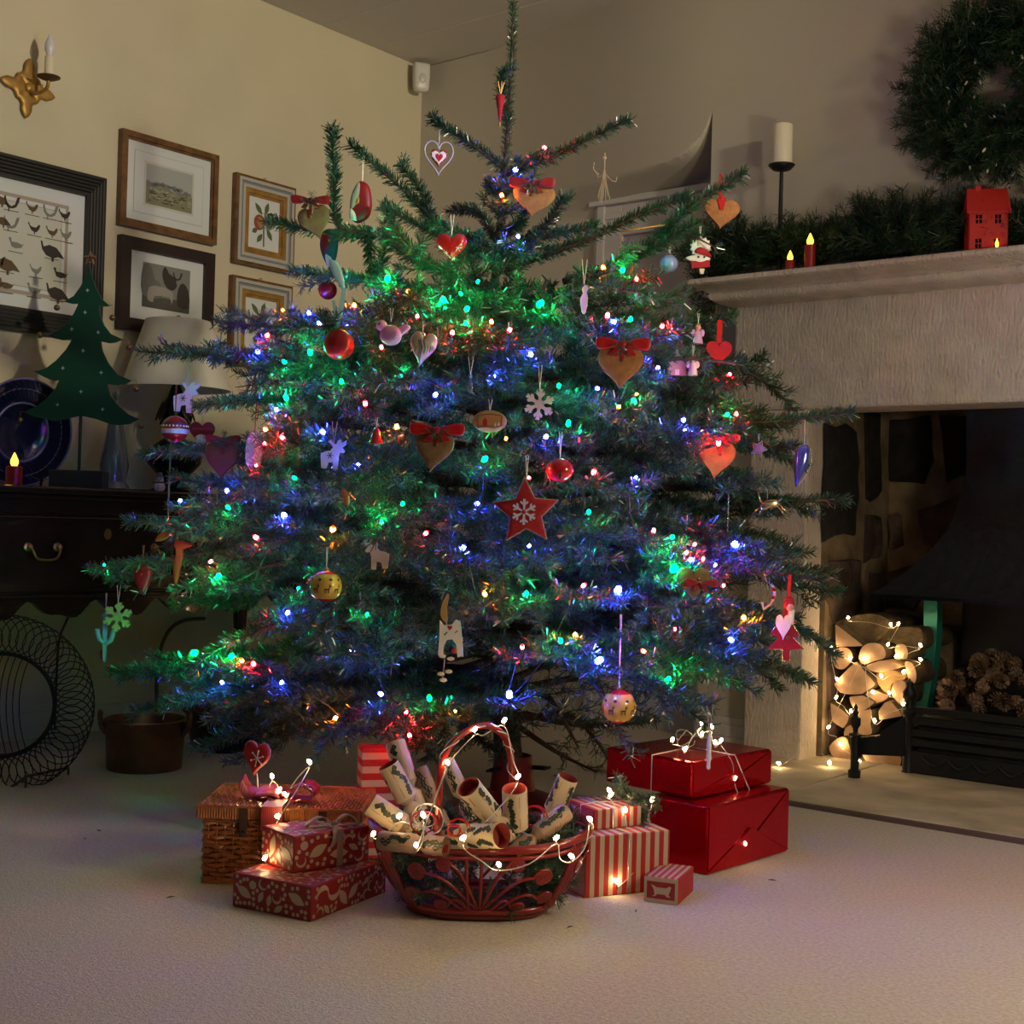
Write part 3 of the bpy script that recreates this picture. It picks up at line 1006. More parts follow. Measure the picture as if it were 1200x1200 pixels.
px_branch([(588, 780, 3.6), (470, 810, 3.15), (400, 850, 3.0), (370, 890, 2.95)], step=.055, f0=.3, maxlen=.2, bare=.2, droop=-.15)
px_branch([(588, 790, 3.6), (540, 820, 3.2), (505, 850, 3.05), (490, 872, 3.0)], step=.06, f0=.3, maxlen=.18, bare=.3)
px_branch([(590, 810, 3.6), (560, 860, 3.3), (600, 890, 3.15)], step=.06, f0=.3, maxlen=.2, bare=.3)

# whorls of side branches all round
WH = [(1.22, 4, .75, .10), (.99, 7, .78, .10), (.73, 7, .80, .08), (.47, 6, .8, .06), (1.29, 5, .84, .02), (1.17, 9, .95, .02), (1.05, 10, .97, .0), (.92, 11, .97, -.02), (.79, 11, .98, -.03), (.66, 11, .98, -.05), (.53, 11, .97, -.07), (.41, 10, .95, -.09), (.30, 8, .9, -.08)]
view_az = math.atan2(CAM.y - TREE_BASE.y, CAM.x - TREE_BASE.x)
for wi, (z, cnt, k, dz) in enumerate(WH):
    a0 = random.uniform(0, 2 * PI)
    for j in range(cnt):
        az = a0 + 2 * PI * j / cnt + random.uniform(-.2, .2)
        rel = (az - view_az + PI) % (2 * PI) - PI
        zz = z + random.uniform(-.08, .08)
        base = trunk_at(zz)
        R = rad(zz + dz) * k * random.uniform(.82, 1.0)
        if zz < .36 and -1.2 < rel < 1.2:
            R *= .62
        if rel > 0.9 and rel < 2.4 and zz < .6:
            R *= .92
        if 1.0 < -rel < 2.3 and zz > .9:
            R *= .80
        dirv = Vector((math.cos(az), math.sin(az), 0))
        mid = base + dirv * R * .55 + UPV * (dz * .2 + .05)
        tip = base + dirv * R + UPV * (dz + random.uniform(-.08, .08))
        mid2 = base + dirv * R * .82 + UPV * (dz * .65 + .035)
        back = abs(rel) > 1.9
        make_branch([base, mid, mid2, tip], .011, step=.085 if back else .062, f0=.22, maxlen=.26, bare=.3, dens=.6 if back else .95, droop=-.04)
# twigs that carry the lights: each light sits on a short spray of its own
for i, (p, k, s) in enumerate(LED_POS):
    ax = trunk_at(p.z)
    inn = ax - p
    inn.z = 0
    inn.normalize()
    sd = UPV.cross(inn)
    b = p + inn * .13 + UPV * -.035
    e = p - inn * .03 + UPV * random.uniform(-.035, -.012)
    sp_ = [[b, b.lerp(e, .5) + UPV * .004, e]]
    for sg in (-1, 1):
        for f_ in (.25, .55):
            q = b.lerp(e, f_)
            sp_.append([q, q + sd * sg * random.uniform(.035, .06) - inn * random.uniform(.03, .05) + UPV * random.uniform(-.02, .03)])
    mb = MB()
    for q in sp_:
        if in_front(q):
            continue
        mb.tube([local(tree, w_) for w_ in q], .0016, 3, cap=False)
    tw_o = mb.build('light_twig', M_BARK, tree)
    V, n = needle_arrays(sp_, 950, (.016, .024), .0034)
    N_NEEDLES += n
    if n:
        quads_object('needles', V, n, M_NEEDLE, tw_o)
    if not mb.v:
        pass
print('needles', N_NEEDLES)

# coloured string lights
lights = thing('fairy_lights', 'string of blue green red and amber lights wound through the fir tree', 'string lights', pose(TREE_BASE))
path = sorted(LED_POS, key=lambda q: -q[0].z)
order = [path.pop(0)]
while path:
    c = order[-1][0]
    j = min(range(len(path)), key=lambda i: (path[i][0] - c).length)
    order.append(path.pop(j))
mb = MB()
M = ROOTM[lights.name].inverted()
axis0 = trunk_at(0.8)
cp = []
for i, (p, k, s) in enumerate(order):
    ax = trunk_at(p.z)
    inn = (ax - p)
    inn.z = 0
    inn = inn.normalized() * 0.045
    b = p + inn - UPV * 0.012
    cp.append(b)
    mb.tube([b, p - (p - b).normalized() * .006], [.003, .0042], 6, 0, M)
    if i + 1 < len(order):
        q = order[i + 1][0]
        if (q - p).length < .35:
            cp.append((p + q) / 2 + inn * 1.3 - UPV * random.uniform(.01, .05))
        else:
            cp.append((p + q) / 2 + ((trunk_at(p.z) - (p + q) / 2) * .5))
mb.tube(smooth_path(cp, 3), .0016, 4, 0, M)
for lp in ([(588, 255), (582, 262), (590, 268), (602, 262), (598, 250), (590, 246)], [(604, 200), (614, 190), (625, 182), (638, 174)], [(635, 322), (640, 330), (638, 343), (632, 352)],
           [(425, 363), (420, 380), (430, 392), (436, 400), (424, 405), (418, 395)]):
    mb.tube(smooth_path([at(x, y, surf_depth(x, y) - .01) for x, y in lp], 4), .002, 5, 0, M)
mb.build('cable', M_WIRE, lights, smooth=179)
for (p, k, s) in order:
    put_bulb(lights, k, p, s)


# ================================================================== ORNAMENTS
class Orn:
    """an ornament facing the room; its local units are photograph pixels at its own distance"""

    def __init__(self, key, name, label, cat, group=None, turn=0.0):
        self.px, self.py, self.d = ORN[key]
        self.s = self.d / FPX
        self.root = thing(name, label, cat, pose(at(self.px, self.py, self.d), YAW + turn), group)
        self.S = Matrix.Diagonal((self.s, self.s, self.s, 1))

    def px_out(self, pts):          # absolute pixel outline -> local
        return [(x - self.px, -(y - self.py)) for x, y in pts]

    def prism(self, name, out, t, m, y=0.0, bevel=None, **k):
        return MB().prism(out, y - t / 2, y + t / 2, 0, self.S).build(name, m, self.root, bevel=bevel, **k)

    def pillow(self, name, out, t, m, y=0.0, c=None, prof=None, **k):
        kw = dict(y=y, c=c)
        if prof:
            kw['prof'] = prof
        return MB().pillow(out, t, 0, self.S, **kw).build(name, m, self.root, smooth=60, **k)

    def tube(self, name, pts, r, m, n=6, closed=False, parent=None, **k):
        P = [(p[0], p[2] if len(p) > 2 else 0.0, p[1]) for p in pts]
        return MB().tube(P, r, n, 0, self.S, closed=closed).build(name, m, parent or self.root, smooth=179, **k)

    def string(self, z0, z1, gap=2.0, m=None, r=0.35):
        m = m or M_THREAD
        mb = MB()
        mb.tube([(0, 0, z0), (-gap, 1, z1)], r, 5, 0, self.S)
        mb.tube([(0, 0, z0), (gap, 1, z1)], r, 5, 0, self.S)
        return mb.build('hanging_string', m, self.root)

    def bow(self, x, z, w, m, y=-3.0, tilt=0.0, tails=0.6, name='bow'):
        mb = MB()
        R = Matrix.Rotation(tilt, 4, 'Y')
        M = self.S @ Matrix.Translation((x, y, z)) @ R
        for sd in (-1, 1):
            lp = smooth2([(0, 0), (sd * w * .18, w * .09), (sd * w * .44, w * .13), (sd * w * .52, w * .06), (sd * w * .46, -w * .10), (sd * w * .18, -w * .07)], 4)
            if sd < 0:
                lp = lp[::-1]
            mb.pillow(lp, w * .11, 0, M, c=(sd * w * .30, w * .02), prof=((1, .25), (.97, .6), (.8, .85), (.45, .7)))
            tl = [(sd * w * .02, -w * .03), (sd * w * .12, -w * .02), (sd * w * (.12 + .22 * tails), -w * .34 * tails), (sd * w * (.02 + .16 * tails), -w * .38 * tails)]
            if sd < 0:
                tl = tl[::-1]
            mb.prism(tl, -w * .02, w * .02, 0, M)
        mb.ball((0, -w * .04, 0), w * .065, 0, 10, 6, M)
        return mb.build(name, m, self.root, smooth=50)

    def sprig(self, x, z, w, y=-5):
        pts = [local(self.root, ROOTM[self.root.name] @ Vector(p)) for p in ()]
        Mw = ROOTM[self.root.name] @ self.S
        sh = [[Mw @ Vector((x, y, z)), Mw @ Vector((x + dx * w, y - 1, z + dz * w))] for dx, dz in ((-.5, .1), (.5, .25), (.1, .6), (.3, -.35), (-.3, -.3))]
        V, n = needle_arrays(sh, 1300, (0.009, 0.014), 0.0018, 0, False)
        return quads_object('fir_sprig', V, n, M_NEEDLE, self.root)


FELT = ((1, .55), (.95, .85), (.6, 1.0))
BISC = ((1, .6), (.96, .95), (.5, 1.0))


def ginger(key, label, w, h, m=M_COCONUT, tilt=0.0, bow=None, bow_m=None, sprig=True, ribbon=False):
    o = Orn(key, 'gingerbread_heart', label, 'heart ornament')
    R = Matrix.Rotation(tilt, 4, 'Y')
    MB().pillow(heart(w, h), 7, 0, o.S @ R, prof=BISC).build('heart', m, o.root, smooth=60)
    MB().pillow(heart(w * 1.01, h * 1.01), 2.4, 0, o.S @ R, prof=((1, 1), (.97, 1.0))).build('stitched_edge', M_COCONUT2, o.root, smooth=40)
    if ribbon:
        o.prism('ribbon_tail', [(-2, h * .15), (2, h * .15), (5, h * .55), (-6, h * .55)], 1.5, bow_m, -4)
        o.bow(-3, h * .5 + 10, 22, bow_m, -4, 1.35)
        o.bow(0, h * .5 + 22, 16, bow_m, -4, 1.2)
    elif bow:
        o.bow(*bow, bow_m, -5.5)
        o.prism('ribbon_tail', [(bow[0] - 1.5, h * .16), (bow[0] + 1.5, h * .16), (bow[0] + 2, bow[1]), (bow[0] - 2, bow[1])], 1.2, bow_m, -4.5)
        MB().ball((bow[0], -4.5, h * .17), 2.0, 0, 8, 6, o.S).build('eyelet', M_COCONUT2, o.root, smooth=179)
        if sprig:
            o.sprig(bow[0], bow[1] - 4, 20, -9)
    return o


ginger('ginger_top', 'light brown gingerbread heart with a crimson bow near the tree top', 50, 40, bow=(-2, 20, 52), bow_m=M_DKRED, tilt=.1)
ginger('ginger_ribbon', 'small tan gingerbread heart on a red satin ribbon at an upper branch tip', 42, 36, bow_m=M_REDSAT, ribbon=True, tilt=.08)
ginger('grey_heart', 'greyish brown heart with a dark red bow hanging before the fruit pictures', 38, 40, M_COCONUT2, bow=(-6, 26, 44), bow_m=M_DKRED, tilt=-.3)
ginger('big_ginger', 'large brown gingerbread heart with a wide red bow at the right of the tree', 54, 52, bow=(2, 28, 62), bow_m=M_REDSAT)
ginger('bow_ginger', 'brown gingerbread heart edged in orange under a bright red bow in mid tree', 46, 50, bow=(4, 26, 62), bow_m=M_REDSAT, m=M_COCONUT2, tilt=.12)
ginger('left_ginger', 'dark orange gingerbread heart with a red bow above the blue lamp, far left', 40, 46, m=mat('dark_ginger', (0.22, 0.06, 0.02), 0.8), bow=(2, 26, 40), bow_m=M_DKRED)
ginger('right_ginger', 'orange brown gingerbread heart with a glowing red bow beside the stone jamb', 44, 46, bow=(4, 26, 44), bow_m=M_REDSAT, tilt=.1)
ginger('tucked_heart', 'brown heart with a pinkish red ribbon half hidden among lower right branches', 40, 40, m=M_COCONUT2, bow=(8, 2, 40), bow_m=M_DKRED, sprig=False)

# padded red heart with white stars
o = Orn('red_star_heart', 'heart_ornament', 'plump glossy red heart painted with small white stars', 'heart ornament')
o.pillow('heart', heart(37, 34), 20, M_REDGLOSS)
mb = MB()
for (x, z, r) in ((-8, 8, 4), (8, -1, 5), (12, 9, 3), (-6, -7, 3.5), (3, -13, 3)):
    for k in range(3):
        a = PI * k / 3
        mb.tube([(x - r * math.cos(a), -9.6 + abs(z) * .25, z - r * math.sin(a)), (x, -10.3 + abs(x) * .12 + abs(z) * .1, z), (x + r * math.cos(a), -9.6 + abs(z) * .25, z + r * math.sin(a))], .45, 4, 0, o.S)
mb.build('painted_stars', M_WHITEFELT, o.root)
o.string(15, 40)

o = Orn('carrot', 'carrot_ornament', 'slim red felt carrot with a gold tip hanging on the treetop leader', 'carrot ornament')
MB().lathe([(.2, -17), (1.6, -12), (3.6, 2), (5.6, 12), (5.2, 15), (2, 16.5)], 12, 0, o.S).build('body', M_REDFELT, o.root, smooth=60)
MB().lathe([(.3, -23), (1.2, -20), (1.2, -16.5)], 8, 0, o.S).build('tip_bead', M_GOLDLEAF, o.root, smooth=60)
mb = MB()
for k in range(5):
    a = 2 * PI * k / 5
    mb.tube([(0, 0, 15), (2 * math.cos(a), 2 * math.sin(a), 24), (4 * math.cos(a), 4 * math.sin(a), 31)], .6, 5, 0, o.S)
mb.build('straw_top', M_GOLDLEAF, o.root)

o = Orn('wireheart', 'wire_heart', 'open pale wire heart with a small patterned heart hanging inside', 'heart ornament', turn=.2)
hp = [(x, z, 0) for x, z in heart(34, 40)]
o.tube('wire_outline', hp, 1.1, mat('pale_blue_wire', (.42, .42, .44), .5, .2), 6, True)
o.pillow('inner_heart', heart(20, 21), 5, M_DKRED, c=(0, 0), prof=FELT)
for nm, a, b, m in (('white_band', 17, 14, M_WHITEFELT), ('centre_heart', 9, 8, M_REDFELT)):
    MB().pillow(heart(a, b + 2), 1.0, 0, o.S, y=-2.7 - (.4 if m is M_REDFELT else 0), prof=FELT).build(nm, m, o.root, smooth=60)
mb = MB()
for k in range(14):
    x, z = heart(17, 17, 14)[k]
    mb.ball((x, -2.6, z), .55, 0, 6, 4, o.S)
mb.build('pearl_dots', M_WHITEFELT, o.root)
o.tube('bead_string', [(0, 17), (0, 33)], .8, M_THREAD)

# felt robins
def felt_bird(key, label, pts, body_m, wing_m, wing, belly, beak=None, string=None):
    o = Orn(key, 'felt_bird', label, 'bird ornament')
    o.pillow('body', smooth2(o.px_out(pts), 4), 14, body_m)
    MB().pillow(smooth2(o.px_out(wing), 4), 8, 0, o.S, y=-4.0).build('wing', wing_m, o.root, smooth=60)
    MB().pillow(smooth2(o.px_out(belly), 4), 7, 0, o.S, y=-4.2).build('belly', M_WHITEFELT, o.root, smooth=60)
    if beak:
        MB().pillow(o.px_out(beak), 4, 0, o.S, y=-6).build('beak', M_GOLDLEAF, o.root, smooth=60)
    if string:
        o.string(*string)
    return o


felt_bird('robin_felt', 'oval felt robin in dark red and grey with a yellow beak, high on the left',
          [(422, 212), (432, 218), (436, 238), (433, 254), (420, 262), (411, 254), (411, 232), (416, 218)], M_DKRED, mat('grey_felt', (.32, .31, .24), .9),
          [(420, 214), (423, 226), (418, 244), (411, 246), (412, 230)], [(411, 246), (417, 250), (419, 260), (411, 257)], [(416, 235), (422, 232), (422, 240), (417, 242)], (23, 64, 1.2))
felt_bird('teal_bird', 'small dark red and teal felt bird tucked under the greyish heart',
          [(378, 272), (388, 268), (396, 276), (395, 300), (388, 314), (380, 304), (375, 288)], mat('teal_felt', (.02, .09, .10), .9), M_DKRED,
          [(377, 274), (386, 275), (388, 290), (380, 298)], [(382, 298), (390, 303), (389, 313), (384, 311)], [(385, 281), (389, 283), (385, 286)])

# red bauble on a pale blue ribbon
o = Orn('red_ball', 'red_bauble', 'matt red glass bauble on a long pale blue ribbon', 'bauble')
MB().ball((0, 0, 0), 18, 0, 28, 18, o.S).build('ball', mat('red_satin_glass', (.42, .012, .012), .3, .3), o.root, smooth=179)
MB().lathe([(4, 16.5), (4, 20), (1.2, 20.5), (1.0, 22)], 12, 0, o.S).build('cap', M_SILVER, o.root, smooth=40)
M_BLUERIB = mat('pale_blue_ribbon', (.35, .62, .68), .5)
o.prism('ribbon_strand', [(-3, 20), (0, 20), (4, 40), (8, 66), (2, 66), (-2, 42)], 1, M_BLUERIB, -1)
o.prism('ribbon_strand', [(-1, 20), (-6, 52), (-10, 52), (-3, 20)], 1, M_BLUERIB, 1)
MB().pillow(smooth2([(4, 62), (-2, 70), (-12, 88), (-14, 100), (-4, 96), (2, 84), (5, 70)], 3), 4, 0, o.S).build('ribbon_knot', M_BLUERIB, o.root, smooth=50)

o = Orn('dark_ball', 'dark_red_bauble', 'small dark red bauble half hidden behind the pale blue ribbon', 'bauble')
MB().ball((0, 0, 0), 11, 0, 20, 12, o.S).build('ball', mat('dark_red_glass', (.20, .008, .012), .25, .3), o.root, smooth=179)
MB().lathe([(2.5, 10), (2.5, 12.5), (.6, 13.5)], 10, 0, o.S).build('cap', M_SILVER, o.root, smooth=40)
o.string(13, 24)

o = Orn('pink_bird', 'pink_bird', 'round pink bird with a tail turned up among blue and red lights', 'bird ornament')
M_PINK = mat('pink_enamel', (.75, .30, .48), .4)
o.pillow('body', ellipse(26, 24, 20, 0, -2), 18, M_PINK)
o.pillow('tail', smooth2(o.px_out([(464, 386), (476, 380), (481, 384), (472, 392), (466, 396)]), 3), 5, M_PINK)
MB().ball((-11, -2, 9), 6.5, 0, 12, 8, o.S).build('head', M_PINK, o.root, smooth=179)
MB().lathe([(1.8, 0), (.1, 6)], 8, 0, o.S @ Matrix.Translation((-15, -3, 11)) @ Matrix.Rotation(-1.2, 4, 'Y')).build('beak', M_GOLDLEAF, o.root)
MB().ball((-13, -8, 10), 1.2, 0, 8, 6, o.S).build('eye', M_BLACK, o.root)
o.string(14, 30)

o = Orn('knit_heart', 'knitted_heart', 'chunky glass heart striped cream, pink and green like knitting', 'heart ornament')
M_KNIT = mat('knit_cream_glass', (.55, .40, .30), .25, coat=.4)
MB().pillow(heart(32, 42), 16, 0, o.S @ Matrix.Rotation(.15, 4, 'Y')).build('heart', M_KNIT, o.root, smooth=60)
for k in range(9):
    x = -12 + k * 3
    mb = MB().tube([(x - 1.5, -8.5 + abs(x) * .25, 12 - abs(x) * .3), (x + 1.5, -9.2 + abs(x) * .25, 2), (x - .5, -8.0 + abs(x) * .25, -6 + abs(x) * .3)], .8, 5, 0, o.S)
    mb.build('knit_stripe', mat('knit_green', (.10, .32, .12), .4) if k % 2 else mat('knit_pink', (.6, .25, .30), .4), o.root, smooth=179)
MB().lathe([(2.5, 15), (2.5, 19), (.8, 20)], 10, 0, o.S).build('cap', M_SILVER, o.root)
o.string(19, 34, 1)

# oval house scene
o = Orn('oval_scene', 'oval_plaque', 'oval wooden plaque painted with a tiny red house and snow', 'plaque')
M_CARAMEL = mat('caramel_wood', (.42, .22, .08), .55)
o.pillow('plaque', ellipse(40, 26, 32), 6, M_CARAMEL, prof=BISC)
for nm, out, m in (('painted_house', [(-8, -5), (-3, -5), (-3, 1), (-5.5, 4.5), (-8, 1)], M_REDFELT), ('painted_snow', smooth2([(-14, -9), (-4, -7.5), (6, -8.5), (15, -5), (11, -10.5), (0, -12.4), (-9, -11.5)], 3), M_WHITEFELT),
                   ('painted_tree', [(5, -6), (8, -6), (6.5, -1)], M_WHITEFELT), ('painted_tree', [(9, -5), (12, -5), (10.5, 0)], M_WHITEFELT)):
    o.prism(nm, out, .5, m, -3.1)
o.tube('painted_border', [(x, z, -3.2) for x, z in [(-14, 7), (-14, -6), (14, -5), (14, 7), (0, 8.5)]], .4, M_HOLLY, 4, True)
o.string(13, 26)


def flake_out(r, m):
    mb = MB()
    return mb


def snowflake(key, label, r, m, tilt=0.0, string=26, t=4, name='snowflake'):
    o = Orn(key, name, label, 'snowflake')
    mb = MB()
    mb.prism(star(r * .36, r * .30, 6, PI / 6), -t / 2, t / 2, 0, o.S @ Matrix.Rotation(tilt, 4, 'Y'))
    mb.build('hub', m, o.root)
    for k in range(6):
        M = o.S @ Matrix.Rotation(tilt + PI / 3 * k, 4, 'Y')
        b = MB()
        w = r * .10
        b.prism([(-w, r * .2), (w, r * .2), (w, r * .48), (r * .30, r * .70), (r * .22, r * .86), (w * .9, r * .74), (w * 1.4, r), (-w * 1.4, r), (-w * .9, r * .74), (-r * .22, r * .86), (-r * .30, r * .70), (-w, r * .48)], -t / 2, t / 2, 0, M)
        b.build('arm', m, o.root)
    o.string(r * .95, r + string, 2)
    return o


snowflake('wood_flake', 'pale plywood snowflake hanging in the centre of the tree', 18, M_CREAMWOOD, .1, 28)
snowflake('green_flake', 'snowflake lit greenish yellow, hanging at the low left branch tips', 17, mat('lime_lit_wood', (.55, .62, .28), .6), .12, 20)  # greenish light on the second flake is put into its wood colour

# big red felt star
o = Orn('red_star', 'felt_star', 'red felt star stitched in white with a lilac snowflake on it', 'star ornament')
o.pillow('star', star(40, 19, 5, PI / 2 + .06), 13, M_REDFELT, c=(0, 0), prof=FELT)
so = star(39, 18.4, 5, PI / 2 + .06)
o.tube('stitching', [(x, z, 0) for x, z in star(40.6, 19.3, 5, PI / 2 + .06)], .9, mat('twine_edge', (.55, .40, .28), .8), 5, True)
M_LILAC = mat('lilac_felt', (.60, .56, .78), .7)
for k in range(6):
    M = o.S @ Matrix.Translation((-2, 0, 0)) @ Matrix.Rotation(PI / 3 * k, 4, 'Y')
    b = MB().prism([(-1.2, 2), (1.2, 2), (1.4, 8), (5, 11), (4, 13), (1.4, 11), (1.6, 15), (-1.6, 15), (-1.4, 11), (-4, 13), (-5, 11), (-1.4, 8)], -7.6, -6.4, 0, M)
    b.build('flake_arm', M_LILAC, o.root)
MB().ball((-2, -7.5, 0), 2.6, 0, 10, 6, o.S).build('centre_button', M_REDGLOSS, o.root, smooth=179)
for k in range(5):
    a = PI / 2 + .06 + 2 * PI * k / 5
    MB().lathe([(2.6, 0), (2.6, 1.2), (1.2, 1.4), (1.0, .8)], 10, 0, o.S @ Matrix.Translation((27 * math.cos(a), -4.6, 27 * math.sin(a))) @ Matrix.Rotation(PI / 2, 4, 'X')).build('button', mat('pale_button', (.62, .60, .68), .4), o.root, smooth=40)
o.string(39, 66, 1.5)

o = Orn('jingle', 'jingle_bell', 'red metal jingle bell with a cross slit under a drooping sprig', 'bell')
MB().ball((0, 0, 0), 16, 0, 24, 14, o.S, sz=.9).build('bell', M_REDGLOSS, o.root, smooth=179)
mb = MB().box((-.9, -16.4, -11), (.9, -13, -3), 0, o.S).ball((0, -15.6, -3), 2, 0, 8, 6, o.S)
mb.build('slit', M_BLACK, o.root)
o.string(13, 45, 1.5)

DEER = [(305, 330), (330, 320), (350, 316), (362, 300), (352, 285), (338, 274), (350, 264), (358, 274), (368, 284), (378, 285), (384, 268), (398, 264), (400, 278), (412, 274), (424, 266), (421, 286), (405, 300), (418, 318), (411, 326), (394, 324), (388, 345), (386, 405), (365, 405), (362, 368), (340, 372), (333, 400), (310, 398), (306, 360)]


def deer(key, label, m, sc=1.0, flip=False, w=.25, string=26, mark=True):
    o = Orn(key, 'wooden_reindeer', label, 'reindeer')
    f = -1 if flip else 1
    out = [((x - 365) * w * sc * f, -(y - 335) * w * sc) for x, y in DEER]
    if flip:
        out = out[::-1]
    o.prism('body', out, 4, m)
    if mark:
        mb = MB()
        for k in range(3):
            a = PI * k / 3
            mb.tube([(-4 * f - 4 * math.cos(a), -2.1, -1 - 4 * math.sin(a)), (-4 * f + 4 * math.cos(a), -2.1, -1 + 4 * math.sin(a))], .5, 4, 0, o.S)
        mb.build('painted_star', M_HOLLY, o.root)
    o.string(13 * sc, 13 * sc + string, 3)
    return o


deer('deer_a', 'white wooden reindeer with a star on its side, facing right below a blue light', M_WHITEWOOD, 1.0)
deer('deer_b', 'plain pale reindeer with spread antlers half behind a twig above the yellow bauble', M_CREAMWOOD, 1.0, True, mark=False)
deer('deer_c', 'small lilac white reindeer hanging in front of the lampshade', M_WHITEWOOD, .95, False, .27)


def deer_ball(key, label, r, string):
    o = Orn(key, 'reindeer_bauble', label, 'bauble')
    M_MUST = mat('mustard_gloss', (.62, .40, .05), .12, coat=.8)
    n, k = 32, 22
    prof = [(max(1e-5, math.sin(PI * i / k)) * r, -math.cos(PI * i / k) * r) for i in range(k + 1)]
    mb = MB().lathe(prof, n, 0, o.S, cap=False)
    mb.m = [1 if (q // n) < 5 or (q // n) > k - 6 else 0 for q in range(len(mb.f))]
    mb.build('ball', [M_MUST, mat('red_gloss_band', (.45, .012, .012), .12, coat=.8)], o.root, smooth=179)
    # painted reindeer wrapped on the ball
    dm = mat('painted_brown', (.09, .012, .015), .3)
    for th in (-1.25, -.55, .2, .85):
        mb = MB()
        for a, b in (((-3, 0), (3, 1.6)), ((-3, -4), (-2, 0)), ((-1.2, -4), (-.4, 0)), ((1.2, -4), (2, 0)), ((2.2, -4), (3, 0)), ((2.4, 1), (3.6, 4.2)), ((3, 3.4), (5.2, 4.6)), ((2.2, 4), (3, 6.4)), ((3.8, 4.4), (4.6, 6.8))):
            vs = []
            for (x, z) in ((a[0], a[1]), (b[0], a[1]), (b[0], b[1]), (a[0], b[1])):
                t = th + x / r
                zz = z - 3.5
                rr = math.sqrt(max(r * r - zz * zz, 1)) * 1.012
                vs.append((rr * math.sin(t), -rr * math.cos(t), zz))
            mb.add(vs, [(0, 1, 2, 3)], 0, o.S)
        mb.build('painted_reindeer', dm, o.root)
        t = th + .25
        zz = 8
        rr = math.sqrt(r * r - zz * zz) * 1.01
        MB().pillow(star(3.2, 1.5), .5, 0, o.S @ Matrix.Translation((rr * math.sin(t), -rr * math.cos(t), zz)) @ Matrix.Rotation(t, 4, 'Z'), c=(0, 0)).build('painted_star', dm, o.root)
    MB().lathe([(2.6, r * .97), (2.6, r + 2), (.6, r + 3)], 10, 0, o.S).build('cap', M_GOLDLEAF, o.root)
    o.string(r + 2, string, .7, M_THREAD, .6)


deer_ball('deer_ball_a', 'mustard and red bauble with painted reindeer, low on the left of the tree', 19, 46)
deer_ball('deer_ball_b', 'shiny mustard and red reindeer bauble on a long cord above the striped gifts', 20.5, 108)

# wooden cat-like figure on a hanger
o = Orn('cat', 'wooden_cat', 'arched white wooden cat shape with a red heart on its chest', 'wooden ornament')
o.prism('body', o.px_out([(515, 727), (520, 733), (529, 732), (534, 726), (538, 728), (541, 748), (543, 768), (537, 770), (535, 755), (530, 749), (524, 750), (520, 758), (520, 768), (514, 768), (515, 748)]), 5, M_WHITEWOOD)
o.prism('tail', smooth2(o.px_out([(521, 729), (516, 722), (517, 708), (523, 696), (525, 700), (523, 712), (524, 727)]), 3), 4, mat('ochre_wood', (.45, .26, .06), .6))
o.pillow('heart', [(x - 2, z + 9) for x, z in heart(6, 6, 16)], 2, M_REDFELT, y=-2.6)
o.prism('whisker', o.px_out([(520, 744), (524, 740), (524.6, 741), (521, 745)]), .6, M_HOLLY, -2.7)
o.prism('whisker', o.px_out([(533, 741), (536, 738), (536.4, 739), (533.6, 742)]), .6, M_HOLLY, -2.7)
mb = MB().ball((4, -3, -17), 3.4, 0, 10, 8, o.S)
mb.build('bead', M_REDGLOSS, o.root, smooth=179)
for (x, y, a) in ((519, 769, .3), (529, 772, -.3), (518, 790, .6), (527, 787, -.5), (521, 797, .1)):
    q = o.px_out([(x, y)])[0]
    MB().pillow([(q[0] + p[0], q[1] + p[1]) for p in ellipse(9, 5, 10)], 4, 0, o.S).build('wooden_charm', M_CREAMWOOD, o.root, smooth=60)
o.tube('charm_string', [(-7, -25), (-8, -40), (-9, -52)], .4, M_THREAD)
o.tube('hanging_wire', [(-6, 18), (-7, 0), (-10, -22)], .5, M_THREAD)
o.tube('ear_edge', [(9, 18, -2), (12, -2, -2), (14, -24, -2)], .9, mat('pale_green_paint', (.55, .75, .55), .5), 5)

o = Orn('cactus', 'glass_charm', 'pale blue glass charm shaped like a forked cactus at the low left tips', 'glass ornament')
M_BLUEGL = mat('pale_blue_glass', (.25, .62, .85), .12, coat=.6)
o.prism('stem', smooth2([(-2, 26), (2, 26), (2.4, 0), (1.5, -26), (-1, -26), (-2, 0)], 2), 5, M_BLUEGL)
o.tube('arm', [(0, -6), (-7, -2), (-9, 6), (-9, 10)], 3, M_BLUEGL, 8)
o.tube('arm', [(0, -8), (7, -3), (9.5, 6), (11, 11)], 3, M_BLUEGL, 8)
MB().ball((0, 0, 24), 5, 0, 12, 8, o.S).build('bead', mat('aqua_bead', (.1, .45, .6), .2), o.root, smooth=179)
MB().pillow(ellipse(7, 14, 12, -3, -20), 3, 0, o.S, y=3).build('red_drop', M_DKRED, o.root, smooth=60)
o.string(28, 52, .6)

o = Orn('berry', 'beaded_heart', 'strawberry shaped heart covered in dark red beads, far left', 'heart ornament')
o.pillow('heart', smooth2(o.px_out([(160, 662), (168, 659), (177, 663), (178, 676), (172, 692), (168, 697), (163, 690), (157, 676)]), 3), 12, M_DKRED)
mb = MB()
for j in range(7):
    for i in range(5):
        x, z = -8 + i * 4 + (j % 2) * 2, 14 - j * 5
        w = 10 - max(0, -z) * .45
        if abs(x) < w:
            mb.ball((x, -5.6 + abs(x) * .28 + abs(z) * .06, z), 1.5, 0, 6, 4, o.S)
mb.build('beads', mat('red_bead', (.42, .03, .04), .2), o.root, smooth=179, kind='stuff')
mb = MB()
for k in range(9):
    t = k / 8
    mb.ball((10 - 6 * t, -2, 2 - 20 * t), .9, 0, 6, 4, o.S)
mb.build('bead_edge', M_THREAD, o.root, smooth=179)
o.string(18, 38, .8)
